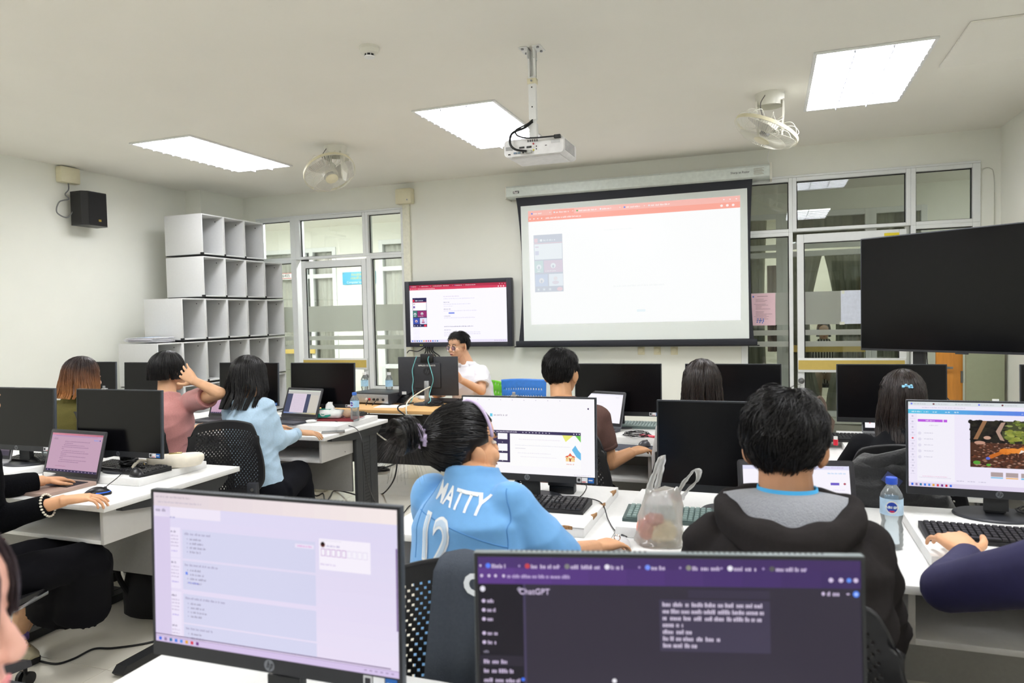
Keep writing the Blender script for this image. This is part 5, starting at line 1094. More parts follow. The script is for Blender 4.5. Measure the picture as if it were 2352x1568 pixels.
def cable(name, label, pts, r, mat=blk2):
    t = thing(name, label, 'cable', pts[0] if not isinstance(pts[0], Vector) else pts[0][:]); o = Vector(t.location); g = G(); g.tube(spline([Vector(p)-o for p in pts], 8), r, 7); g.build('cord', mat, t); return t
Z = lambda x, y, z: tuple(atZ(x, y, z))
Yp = lambda x, y, Y: tuple(atY(x, y, Y))
cable('white_cable', 'thick white cable hanging from the teacher monitor in front of the black panel', [Yp(988, 888, 5.43), Yp(965, 900, 5.3), Yp(940, 918, 5.2), Yp(933, 935, 5.02), Yp(935, 970, 5.0), Yp(932, 1000, 5.0), Yp(915, 1018, 5.0), Yp(890, 1012, 4.95), Yp(872, 1000, 4.85), Yp(858, 986, 4.62)], .0055, M('white cable', (225, 224, 210), .5))
cable('black_cable', 'black cable hanging from the teacher desk down to the floor', [Yp(950, 925, 5.2), Yp(920, 930, 5.1), Yp(914, 940, 5.02), Yp(930, 955, 5.0), Yp(915, 970, 5.0), Yp(913, 1010, 5.0), Yp(913, 1050, 5.0), Yp(905, 1100, 4.95), Z(880, 1133, .01), Z(860, 1130, .008)], .006)
cable('black_cable', 'black cable looping from the teacher desk to the left desk row end', [Yp(935, 945, 5.02), Yp(925, 968, 4.98), Yp(895, 990, 4.9), Yp(870, 996, 4.7)], .0045)
cable('thin_black_cable', 'thin black cable hanging off the desk end by the smartphone down to the floor', [Z(765, 965, .79), Z(790, 975, .775), Z(815, 982, .76), Yp(829, 1003, 3.79), Yp(835, 1050, 3.8), Yp(848, 1120, 4.0), Z(870, 1170, .01)], .003)
cable('thin_black_cable', 'thin black mouse cable across the jersey girl desk', [(-.77, 2.60, ZR+.015), (-.70, 2.65, ZR+.004), (-.60, 2.60, ZR+.003), (-.55, 2.50, ZD+.004), (-.50, 2.38, ZD+.004), (-.445, 2.30, ZD+.012)], .0022)
cable('thin_black_cable', 'thin black mouse cable beside the rose laptop', [Z(236, 1124, .765), Z(250, 1112, .77), Z(268, 1098, .80), Z(285, 1082, .795)], .002)
cable('floor_cable', 'black cable on the tiled floor beside the lower left monitor', [Z(92, 1518, .006), Z(130, 1524, .006), Z(170, 1512, .006), Z(215, 1490, .006), Z(260, 1488, .006), Z(330, 1478, .006), Z(380, 1465, .006)], .005)
cable('floor_cable', 'black cable on the floor under the second left desk row', [(-3.35, 2.98, .3), (-3.3, 3.0, .1), Z(285, 1312, .008), Z(310, 1316, .006), Z(345, 1322, .006)], .006)
cable('floor_cable', 'black cable on the floor left of the desk leg behind black trousers', [Z(700, 1120, .01), Z(725, 1138, .006), Z(742, 1133, .006), Z(745, 1155, .006)], .006)
cable('floor_cable', 'curved black cable on the floor nearest the left row end leg', [Z(752, 1155, .006), Z(758, 1140, .006), Z(775, 1126, .01), (-2.9, 4.75, .1)], .006)
cable('floor_cable', 'thin black cable on the floor left of the girl in the blue jersey', [Z(868, 1172, .006), Z(905, 1172, .006), Z(925, 1178, .006), Z(940, 1162, .006), Z(958, 1155, .006), Z(985, 1160, .006)], .004)
cable('floor_cable', 'long black cable along the taped strip on the floor', [Z(858, 1082, .012), Z(900, 1068, .012), Z(925, 1056, .012), Z(960, 1040, .012)], .008)
t = thing('floor_trunking', 'clear taped cable strip with blue tape on the floor by the teacher desk', 'cable cover', tuple(atZ(858, 1076, 0))); o = Vector(t.location)
e0, e1 = Vector(atZ(858, 1076, 0))-o, Vector(atZ(945, 1035, 0))-o; d = (e1-e0); n_ = Vector((-d.y, d.x, 0)).normalized()*.04
g = G(); g.prism([(e0-n_)[:2], (e1-n_)[:2], (e1+n_)[:2], (e0+n_)[:2]], .0005, .004, 'Z'); g.build('strip', M('clear strip', (206, 206, 200), .3), t)
for u in (.3, .72): c = e0+d*u; g = G(); g.X = Matrix.Translation((c.x, c.y, 0)) @ Matrix.Rotation(math.atan2(d.y, d.x)+1.4, 4, 'Z'); g.box(-.1, .1, -.025, .025, .0042, .0052); g.build('blue_tape', M('blue tape', (110, 180, 216), .5), t)
p = atZ(722, 1126, 0); t = thing('floor_socket_box', 'pale floor socket box under the woman in blue desk', 'socket', (p.x, p.y, 0), .1); g = G(); g.box(-.12, .12, -.05, .05, 0, .05, b=.006); g.build('box', M('socket cream', (226, 224, 206), .5), t); g = G(); g.box(-.115, -.04, -.052, -.05, .008, .042); g.box(-.03, .045, -.052, -.05, .008, .042); g.build('cover_plate', M('cover cream', (200, 196, 172), .5), t)
# plastic bag, handbags
def blobify(o, amp, sc, seed=0):
    for v in o.data.vertices: v.co += Vector(noise.noise_vector(v.co*sc+Vector((seed, 0, 0))))*amp
bagm = glassmat('thin plastic film', (250, 250, 252), 1.8, frost=.42)
c = atZ(1508, 1250, .76); t = thing('plastic_bag', 'translucent white plastic carrier bag of food standing on the desk', 'plastic bag', (c.x, c.y+.03, ZD), .15)
g = G(); rings = []
for k, (z, rx, ry, dx) in enumerate(((.002, .065, .045, 0), (.012, .078, .055, 0), (.05, .08, .055, .004), (.09, .07, .045, .01), (.13, .06, .03, .016), (.16, .056, .022, .018), (.18, .05, .018, .02))): rings.append([(dx+rx*math.cos(2*PI*j/32), ry*math.sin(2*PI*j/32), z) for j in range(32)])
g.loft(rings); o = g.build('bag_body', bagm, t, 'all'); blobify(o, .014, 30); blobify(o, .007, 85, 3)
for v in o.data.vertices: v.co.z = max(.001, v.co.z)
for s_, a in ((-1, [(-.03, 0, .15), (-.02, 0, .2), (.0, 0, .25), (.012, 0, .285), (.02, .004, .28), (.012, .008, .24), (.0, .01, .18)]), (1, [(.055, 0, .15), (.075, 0, .19), (.1, 0, .225), (.12, 0, .245), (.13, .0, .235), (.125, .006, .21), (.09, .01, .17), (.07, .01, .14)])):
    pts = spline(a, 5); g = G(); rings = []
    for i, p in enumerate(pts): w_ = .018*(1-.3*math.sin(PI*i/len(pts))); rings.append([(p[0]-w_*.7, p[1]-.004, p[2]-w_*.3), (p[0], p[1]-.008, p[2]+w_*.2), (p[0]+w_*.7, p[1]-.002, p[2]+w_*.3), (p[0], p[1]+.008, p[2])])
    g.loft(rings); o = g.build('handle', bagm, t, 'all'); blobify(o, .004, 60, s_)
g = G(); g.ell((.015, 0, .045), (.045, .032, .038), n=20); o = g.build('bread_in_bag', M('bun', (232, 216, 176), .8), t, 'all'); blobify(o, .008, 40)
g = G(); g.ell((-.035, -.005, .05), (.028, .026, .036), n=18); g.ell((-.01, -.01, .085), (.03, .02, .02), n=16); o = g.build('pink_food', M('pink food', (216, 150, 134), .6), t, 'all'); blobify(o, .008, 50)
t = thing('cream_handbag', 'small cream leather handbag on the desk beside the black mouse', 'handbag', (-2.755, 2.715, ZD+.036), .65)
cl = M('cream leather', (232, 224, 206), .45, bump=.08, bscale=300)
g = G(); rings = []
for k, (z, a_, b_) in enumerate(((0, .095, .03), (.006, .115, .042), (.03, .13, .046), (.05, .13, .040), (.062, .12, .026), (.066, .10, .014))): rings.append([(a_*abs(math.cos(q))**.6*math.copysign(1, math.cos(q)), b_*math.sin(q), z) for q in [2*PI*j/36 for j in range(36)]])
g.loft(rings); g.build('body', cl, t, 'all')
g = G(); g.tube(spline([(-.125, 0, .04), (-.16, -.01, .045), (-.185, -.03, .02), (-.17, -.06, .005), (-.12, -.075, .004), (-.05, -.07, .004)]), .008, 8); g.build('strap', cl, t)
gold = M('pale gold metal', (205, 180, 120), .25, metal=1); g = G(); g.box(-.03, .03, -.008, .008, .064, .072, b=.002); g.box(-.07, -.05, -.006, .006, .06, .085, b=.002); g.build('clasp', gold, t)
g = G(); g.tube([(-.13+.014*math.cos(q), .0, .035+.014*math.sin(q)) for q in [2*PI*k/16 for k in range(16)]], .0018, 6, closed=True); g.build('ring', gold, t)
t = thing('brown_handbag', 'taupe handbag with two upright handles behind the boy head', 'handbag', (.215, 4.32, ZD), .1)
tp = M('taupe leather', (112, 96, 84), .45); g = G(); g.prism([(-.1, 0), (.1, 0), (.12, .12), (.09, .16), (-.09, .16), (-.12, .12)], -.045, .045, 'Y'); g.build('body', tp, t)
for y, dx in ((-.035, -.0), (.035, .0)):
    for sx in ((-.05,) if y < 0 else (.055,)): g = G(); g.tube(spline([(sx-.03, y, .12), (sx-.028, y, .2), (sx, y, .245), (sx+.028, y, .2), (sx+.032, y, .12)]), .008, 8); g.build('handle', tp, t)
t = thing('black_backpack', 'black bag slumped on the floor left of the nearest light page monitor', 'bag', tuple(atZ(375, 1400, 0)), .2); t.location.z = 0
g = G(); rings = []
for z, a_, b_ in ((0, .17, .13), (.02, .2, .15), (.12, .2, .15), (.25, .17, .12), (.38, .13, .09), (.46, .07, .05)): rings.append([(a_*math.cos(2*PI*j/28), b_*math.sin(2*PI*j/28), z) for j in range(28)])
g.loft(rings); o = g.build('body', M('black cloth', (14, 14, 16), .9, bump=.2), t, 'all'); blobify(o, .02, 9)
for v in o.data.vertices: v.co.z = max(0, v.co.z)
g = G(); g.tube(spline([(-.1, -.1, .1), (-.16, -.12, .25), (-.08, -.08, .42)]), .014, 8); g.build('strap', M('black cloth', (14, 14, 16), .9), t)
# side chairs at the front
t = thing('blue_chair', 'bright blue plastic chair with rows of slots right of the teacher', 'chair', (-2.17, 6.45, 0), .05); bm_ = M('blue plastic', (62, 128, 214), .35)
vs, fs, mp = [], [], {}; nu, nv = 54, 20
def VV(i, j):
    if (i, j) not in mp:
        u, v = i/nu, j/nv; mp[(i, j)] = len(vs); vs.append(((u-.5)*(.42+.02*v), -.0+.03*(2*u-1)**2, .56+v*.33+.012*(1-(2*u-1)**2)*v))
    return mp[(i, j)]
for i in range(nu):
    for j in range(nv):
        if 2 < i < nu-3 and i % 3 == 0 and j % 4 in (2,) and 2 < j < nv-2: continue
        fs.append((VV(i, j), VV(i+1, j), VV(i+1, j+1), VV(i, j+1)))
g = G(); g.add(vs, fs); o = g.build('backrest', bm_, t, 'all'); o.location = (0, -.2, 0); s_ = o.modifiers.new('thick', 'SOLIDIFY'); s_.thickness = .008
g = G(); g.prism(rr(-.22, .22, -.2, .2, .04), .43, .445, 'Z'); g.build('seat', bm_, t)
for sx in (-1, 1):
    g = G(); g.tube(spline([(sx*.19, -.19, .6), (sx*.19, -.19, .44), (sx*.2, -.22, .02)]), .011, 8); g.build('leg', chrome, t); g = G(); g.tube([(sx*.19, .18, .43), (sx*.2, .22, .02)], .011, 8); g.build('leg', chrome, t)
t = thing('green_chair', 'lime green plastic chair behind the teacher', 'chair', (-2.62, 6.22, 0), 2.6)
vs, fs, mp = [], [], {}; nu, nv = 24, 16
def VV(i, j):
    if (i, j) not in mp: u, v = i/nu, j/nv; mp[(i, j)] = len(vs); vs.append(((u-.5)*(.42), .03*(2*u-1)**2, .55+v*.30+.02*(1-(2*u-1)**2)*v))
    return mp[(i, j)]
for i in range(nu):
    for j in range(nv):
        if i % 3 == 1 and j % 4 == 2 and 1 < i < nu-2: continue
        fs.append((VV(i, j), VV(i+1, j), VV(i+1, j+1), VV(i, j+1)))
g = G(); g.add(vs, fs); o = g.build('backrest', lime, t, 'all'); o.location = (0, -.22, 0); s_ = o.modifiers.new('thick', 'SOLIDIFY'); s_.thickness = .008
g = G(); g.prism(rr(-.22, .22, -.2, .2, .04), .43, .445, 'Z'); g.build('seat', lime, t)
g = G(); g.cyl((0, 0, .12), (0, 0, .43), .025, n=16); g.build('gas_lift', blk, t)
for k in range(5): a = 2*PI*k/5; g = G(); g.cyl((0, 0, .13), (.26*math.cos(a), .26*math.sin(a), .08), .024, .016, 8); l = g.build('leg', blk, t); g = G(); g.cyl((.26*math.cos(a)-.02, .26*math.sin(a), .03), (.26*math.cos(a)+.02, .26*math.sin(a), .03), .03, n=14); g.build('caster', blk, l)
# ---------------------------------------------------------------- people
def solid(name, g, voxel, it, mats, parent, face=None, wrinkle=0, wsc=9):
    """closed pieces fused into one continuous skin"""
    me = g.mesh('tmp', mats, False); o = bpy.data.objects.new('tmp', me); COL.objects.link(o)
    r = o.modifiers.new('r', 'REMESH'); r.mode = 'VOXEL'; r.voxel_size = voxel; r.adaptivity = 0
    s = o.modifiers.new('s', 'SMOOTH'); s.factor = .5; s.iterations = it
    dg = bpy.context.evaluated_depsgraph_get(); nm = bpy.data.meshes.new_from_object(o.evaluated_get(dg))
    bpy.data.objects.remove(o); bpy.data.meshes.remove(me); nm.name = name
    nm.materials.clear(); nm.materials.append(mats if not isinstance(mats, list) else mats[0])
    nm.polygons.foreach_set('material_index', [0]*len(nm.polygons)); nm.polygons.foreach_set('use_smooth', [True]*len(nm.polygons))
    if wrinkle:
        nm.update(); n = len(nm.vertices); co = np.empty(n*3); nm.vertices.foreach_get('co', co); co = co.reshape(-1, 3); no = np.empty(n*3); nm.vertices.foreach_get('normal', no); no = no.reshape(-1, 3)
        x, y, z = co[:, 0]*wsc, co[:, 1]*wsc, co[:, 2]*wsc
        w1 = np.sin(x*2.1+z*3.3+1.7*np.sin(y*1.3+z*.7))*np.sin(z*2.2-x*1.4+y*1.1+.5); w2 = 1-np.abs(np.sin(x*1.5-z*2.7+y*2+1.3*np.sin(z*1.9+x)))*2
        co += no*((w1*.6+w2*.4)*wrinkle)[:, None]; nm.vertices.foreach_set('co', co.ravel())
    nm.update(); o = bpy.data.objects.new(name, nm); COL.objects.link(o); o.parent = parent; return o
def V3(*a): return Vector(a)
def cone(g, a, b, r0, r1, n=18): g.tube([tuple(a), tuple(b)], [r0, r1], n)
def limb(g, pts, rs, n=18):
    for i in range(len(pts)-1): cone(g, pts[i], pts[i+1], rs[i], rs[i+1], n)
    for p, r in zip(pts[1:-1], rs[1:-1]): g.ell(tuple(p), (r*.99,)*3, n=14)
def hand(g, wrist, fwd, back, side, curl=(.35, .4, .45, .5), size=1.0, spread=.11, thumb=(.65, .75, -.25)):
    f = Vector(fwd).normalized(); n = Vector(back); n = (n-f*n.dot(f)).normalized(); s = n.cross(f)*side; L = .088*size; w = Vector(wrist)
    def ring(c, a, b): return [(c+s*(a*math.copysign(abs(math.cos(q))**.7, math.cos(q)))+n*(b*math.copysign(abs(math.sin(q))**.7, math.sin(q))))[:] for q in [2*PI*j/14 for j in range(14)]]
    g.loft([ring(w-f*.012, .026*size, .019*size), ring(w+f*.01, .027*size, .018*size), ring(w+f*L*.5, .037*size, .0165*size), ring(w+f*L*.95, .041*size, .0135*size), ring(w+f*L*1.06, .036*size, .009*size)])
    for k, (off, ln) in enumerate(((.033, .072), (.0112, .080), (-.0112, .074), (-.032, .058))):
        p = w+f*L*.94+s*off*size; d = (f+s*spread*(1.5-k)).normalized(); c = curl[k]; r = .0080*size*(1 if k < 3 else .9); ang = c*.7
        for q, fr in enumerate((.46, .3, .24)):
            dd = (d*math.cos(ang)-n*math.sin(ang)).normalized(); e = p+dd*ln*fr*size*(1.05); r2 = r*.9
            cone(g, p, e, r, r2, 10); g.ell(tuple(e), (r2,)*3, n=10); p, r = e, r2; ang += c
    p = w+f*.02*size+s*.026*size-n*.004; d = (f*thumb[0]+s*thumb[1]+n*thumb[2]).normalized(); r = .0125*size
    for ln, tw in ((.034, 0), (.03, .35), (.025, .3)):
        d = (d+(f-s*.35)*tw).normalized(); e = p+d*ln*size; cone(g, p, e, r, r*.86, 10); g.ell(tuple(e), (r*.86,)*3, n=10); p = e; r *= .86
def frame(face, pitch=0, roll=0):
    """rotation for a head whose local front is -Y; face = compass angle of the look, 0 = +Y"""
    return (Matrix.Rotation(face+PI, 4, 'Z') @ Matrix.Rotation(pitch, 4, 'X') @ Matrix.Rotation(roll, 4, 'Y'))
def head(g, c, R, s=1.0, neck=None, nr=.052):
    X = Matrix.Translation(c) @ R @ Matrix.Scale(s, 4); g.X = X
    g.ell((0, .015, .035), (.073, .093, .083), n=22); g.ell((0, -.024, -.035), (.062, .068, .074), n=20); g.ell((0, -.045, -.085), (.034, .036, .026), n=14); g.ell((0, -.03, .04), (.062, .062, .062), n=16)
    for q in (-1, 1):
        g.ell((q*.038, -.06, -.032), (.022, .024, .024), n=12); g.ell((q*.022, -.083, .018), (.021, .008, .007), n=12)
        g.ell((q*.079, .014, -.010), (.008, .019, .031), Matrix.Rotation(q*.75, 3, 'Z'), n=14); g.ell((q*.074, .006, -.036), (.007, .009, .01), n=10)
    g.tube([(0, -.082, .018), (0, -.098, -.012), (0, -.104, -.026)], [.006, .009, .011], 10); g.ell((0, -.101, -.028), (.0165, .011, .009), n=12); g.ell((0, -.086, -.06), (.022, .009, .011), n=12)
    g.X = Matrix()
    if neck is not None:
        a = X @ V3(0, .022, -.03); b = Vector(neck); cone(g, a, b, nr*1.0, nr*1.12, 20); g.ell(tuple(b), (nr*1.15,)*3, n=14)
    return X
def torso(g, P, N, SL, SR, grow=0, hips=.165, waist=.135, chest=.16, depth=.105, top=.06, flat_bottom=True, bottom=-.08):
    P, N = Vector(P), Vector(N); sx = (Vector(SR)-Vector(SL)).normalized(); up = (N-P).normalized(); fy = up.cross(sx).normalized(); sx = fy.cross(up).normalized()
    H = (N-P).length; M_ = (Vector(SL)+Vector(SR))/2; sw = (Vector(SR)-Vector(SL)).length/2
    rings = []
    for t, a, b, dy in ((bottom/H, hips, depth*1.12, 0), (.0, hips, depth*1.15, 0), (.22, (hips+waist)/2, depth*1.05, 0), (.42, waist, depth*.98, 0), (.62, (chest+waist)/2+.005, depth*1.03, -.004), (.8, chest, depth*1.0, -.008), (.9, sw*.82, depth*.82, -.008), (.97, sw*.56, depth*.66, 0), (1.03, top, top, 0), (1.07, top*.92, top*.9, 0)):
        c = P+(N-P)*t+fy*dy; a += grow; b += grow
        rings.append([(c+sx*(a*math.copysign(abs(math.cos(q))**.85, math.cos(q)))+fy*(b*math.copysign(abs(math.sin(q))**.85, math.sin(q))))[:] for q in [2*PI*j/28 for j in range(28)]])
    g.loft(rings); return sx, fy, up
def legs(root, ox, P, KL, KR, AL, AR, mat, shoe, r=(.085, .062, .045), name='trousers', voxel=.011, cuff=.0, skin_m=None, shoelab=None):
    g = G(); P, KL, KR, AL, AR = [Vector(v)-ox for v in (P, KL, KR, AL, AR)]; g.ell(tuple(P), (.17, .14, .115), n=20)
    for K, A_, s in ((KL, AL, -1), (KR, AR, 1)):
        h = P+V3(s*.085, .02, -.01); limb(g, [h, K, A_+V3(0, 0, .0)], [r[0], r[1], r[2]])
    o = solid(name, g, voxel, 6, mat, root, wrinkle=.003)
    for A_, K in ((AL, KL), (AR, KR)):
        g = G(); rings = []; d = V3((K-A_).x, (K-A_).y, 0); d = d.normalized() if d.length > .02 else V3(0, 1, 0); sd = V3(d.y, -d.x, 0)
        for t, w_, h in ((-.07, .026, .05), (-.04, .034, .075), (.02, .036, .075), (.08, .043, .055), (.14, .04, .035), (.175, .022, .02)): c = V3(A_.x, A_.y, 0)+d*t; rings.append([(c+sd*w_*math.cos(q)+V3(0, 0, .008+h*max(0, math.sin(q))))[:] for q in [2*PI*j/16 for j in range(16)]])
        g.loft(rings); g.build('shoe', shoe, root, 'all')
    return o
def strands(name, paths, r, mat, parent, extra=None, kind=None, sides=3):
    """paths: array n x K x 3; each becomes a thin tapering lock"""
    P = np.asarray(paths, float); n, K, _ = P.shape; T = np.gradient(P, axis=1); T /= np.linalg.norm(T, axis=2, keepdims=True)+1e-9
    up = np.array([.3, .2, .93]); X = np.cross(T, up); X /= np.linalg.norm(X, axis=2, keepdims=True)+1e-9; Y = np.cross(T, X)
    rad = (r if np.ndim(r) else np.full(n, r))[:, None]*np.linspace(1, .35, K)[None, :]
    vs = np.stack([P+(X*math.cos(2*PI*j/sides)+Y*math.sin(2*PI*j/sides))*rad[..., None] for j in range(sides)], axis=2).reshape(-1, 3)
    base = (np.arange(n)[:, None]*K+np.arange(K-1)[None, :]).ravel()*sides; fs = []
    for j in range(sides): fs.append(np.stack([base+j, base+(j+1) % sides, base+sides+(j+1) % sides, base+sides+j], 1))
    fs = np.stack(fs, 1).reshape(-1, 4); off = 0
    ev, ef = ([], []) if extra is None else (extra.v, extra.f)
    me = bpy.data.meshes.new(name); nv = len(vs)+len(ev); lens = np.concatenate([np.full(len(fs), 4), np.array([len(f) for f in ef], int)]) if ef else np.full(len(fs), 4)
    idx = np.concatenate([fs.ravel(), np.array([i+len(vs) for f in ef for i in f], int)]) if ef else fs.ravel()
    me.vertices.add(nv); me.vertices.foreach_set('co', np.concatenate([vs, np.array(ev).reshape(-1, 3)]).ravel() if ev else vs.ravel())
    me.loops.add(len(idx)); me.loops.foreach_set('vertex_index', idx.astype(np.int32)); me.polygons.add(len(lens)); me.polygons.foreach_set('loop_start', np.concatenate([[0], np.cumsum(lens)[:-1]]).astype(np.int32))
    me.polygons.foreach_set('use_smooth', [True]*len(lens)); me.materials.append(mat); me.update(calc_edges=True); me.validate()
    o = bpy.data.objects.new(name, me); COL.objects.link(o); o.parent = parent; return o
def cap(X, sc=1.06, front=.35, low=-.02, back_low=-.075, n=36):
    g = G(); g.ell((0, .018, .035), (.076*sc, .097*sc, .087*sc), n=n); out = []
    for x, y, z in g.v:
        hid = (y < -.035 and z < .062) or (y < .03 and z < low) or z < back_low
        if hid: q = Vector((x, y-.018, z-.035))*.80; x, y, z = q.x, q.y+.018, q.z+.035
        out.append(tuple(X @ V3(x, y, z)))
    g.v = out; return g
def hair_long(parent, X, length, mat, n=1500, K=14, drape=lambda z, y: 0, clumps=46, seed=1, spread=1.0, curlend=.01, faceopen=.9, part=0., r=.0021, thick=.11, name='hair', gap=0):
    R = np.random.RandomState(seed); ph = R.uniform(-PI+faceopen, PI-faceopen, n); lay = 1.03+thick*R.rand(n)
    L = length*(1-.12*R.rand(n)**2*2); P = np.zeros((n, K, 3)); cphi = np.sort(R.uniform(-PI+faceopen, PI-faceopen, clumps)); ci = np.argmin(np.abs(ph[:, None]-cphi[None]), 1)
    A, B, C = .077, .099, .090
    for k in range(K):
        t = k/(K-1); s = t*(.16+L); th = np.clip(s/.16, 0, 1)*PI/2*.98; drop = np.clip(s-.16, 0, None)
        pp = ph+(cphi[ci]-ph)*np.clip(drop/.12, 0, 1)*.45
        sx = np.sin(pp)*np.sin(th)*A*lay*(1+(spread-1)*np.clip(drop/.1, 0, 1)); sy = np.cos(pp)*np.sin(th)*B*lay; sz = np.cos(th)*C*lay
        P[:, k, 0] = sx+part*(1-np.sin(th))*.5; P[:, k, 1] = .018+sy+.004*np.sin(pp*9+t*4); P[:, k, 2] = .035+sz-drop
        P[:, k, 0] += curlend*np.sin(pp*5+k*.5)*np.clip(drop/.15, 0, 1)+.0015*R.randn(n)
    W = np.array(X.to_3x3()); o = np.array(X.translation); Q = P @ W.T+o
    # hair hangs straight down in the world below the ears
    d = np.clip((.16-0)*0+np.maximum(0, np.linspace(0, 1, K)*(.16+length)-.16), 0, None)
    for k in range(K): Q[:, k, 1] -= np.array([drape(z, y) for z, y in zip(Q[:, k, 2], Q[:, k, 1])]) if drape else 0
    return strands(name, Q, r, mat, parent, cap(X, 1.05, low=-.03))
def hair_short(parent, X, mat, n=2600, K=6, ln=.05, lift=.02, seed=1, side_low=-.005, back_low=-.06, front_z=.062, mess=.35, r=.0011, swirl=.5, vol=1.0, name='hair', top_vol=0):
    R = np.random.RandomState(seed); u = R.uniform(-1, 1, n*2); ph = R.uniform(-PI, PI, n*2); th = np.arccos(u); A, B, C = .0775, .0985, .0885
    y = np.cos(ph)*np.sin(th); x = np.sin(ph)*np.sin(th); z = np.cos(th); zz = z*C+.035; yy = y*B+.018
    low = np.where(yy > .035, back_low, side_low); ok = (zz > low) & ~((yy < -.04) & (zz < front_z)); ph, th = ph[ok][:n], th[ok][:n]; m_ = len(ph)
    P = np.zeros((m_, K, 3)); dirn = swirl+mess*R.randn(m_); l = ln*(.6+.6*R.rand(m_))*(1 if top_vol == 0 else 1+top_vol*np.clip(np.cos(th), 0, 1))*(.2+.8*np.clip((zz[ok][:n]-low[ok][:n])/.07, 0, 1))
    nz = .5*np.sin(ph*6+th*5)+.5*np.sin(ph*3-th*9+1); nz2 = R.rand(m_)
    for k in range(K):
        t = k/(K-1); dth = l*t/.09*np.cos(dirn); dph = l*t/.09*np.sin(dirn)/np.clip(np.sin(th), .25, 1)
        a, b = th+dth, ph+dph; ra = 1.02+(vol-1)+(lift*(.6+.75*nz+.5*nz2)/.085)*math.sin(t*PI*.62)
        P[:, k, 0] = np.sin(b)*np.sin(a)*A*ra; P[:, k, 1] = np.cos(b)*np.sin(a)*B*ra+.018; P[:, k, 2] = np.cos(a)*C*ra+.035
    W = np.array(X.to_3x3()); return strands(name, P @ W.T+np.array(X.translation), r, mat, parent, cap(X, 1.03+(vol-1), low=side_low, back_low=back_low))
def face_parts(root, X, lip=(190, 110, 100), brows=True, eyes=True, openm=False):
    g = G(); g.X = X; g.ell((0, -.093, -.0585), (.020, .005, .0035), n=12); g.ell((0, -.092, -.0665), (.018, .005, .004), n=12); g.build('lips', M('lips %d' % lip[0], lip, .45), root, 'all')
    if eyes:
        for q in (-1, 1): g = G(); g.X = X; g.ell((q*.030, -.0765, .002), (.0125, .008, .0050), n=12); g.ell((q*.030, -.0830, .002), (.0048, .003, .0045), n=10, mi=1); g.build('eye', [M('eye white', (226, 222, 216), .2), M('iris', (30, 20, 16), .15)], root, 'all')
    if brows:
        for q in (-1, 1): g = G(); g.X = X; g.tube([(q*.014, -.090, .020), (q*.030, -.088, .026), (q*.048, -.076, .022)], [.0028, .0034, .0015], 8); g.build('eyebrow', hairk, root, 'all')
def person(label, loc, group=None): return thing('person', label, 'person', loc, 0, group)
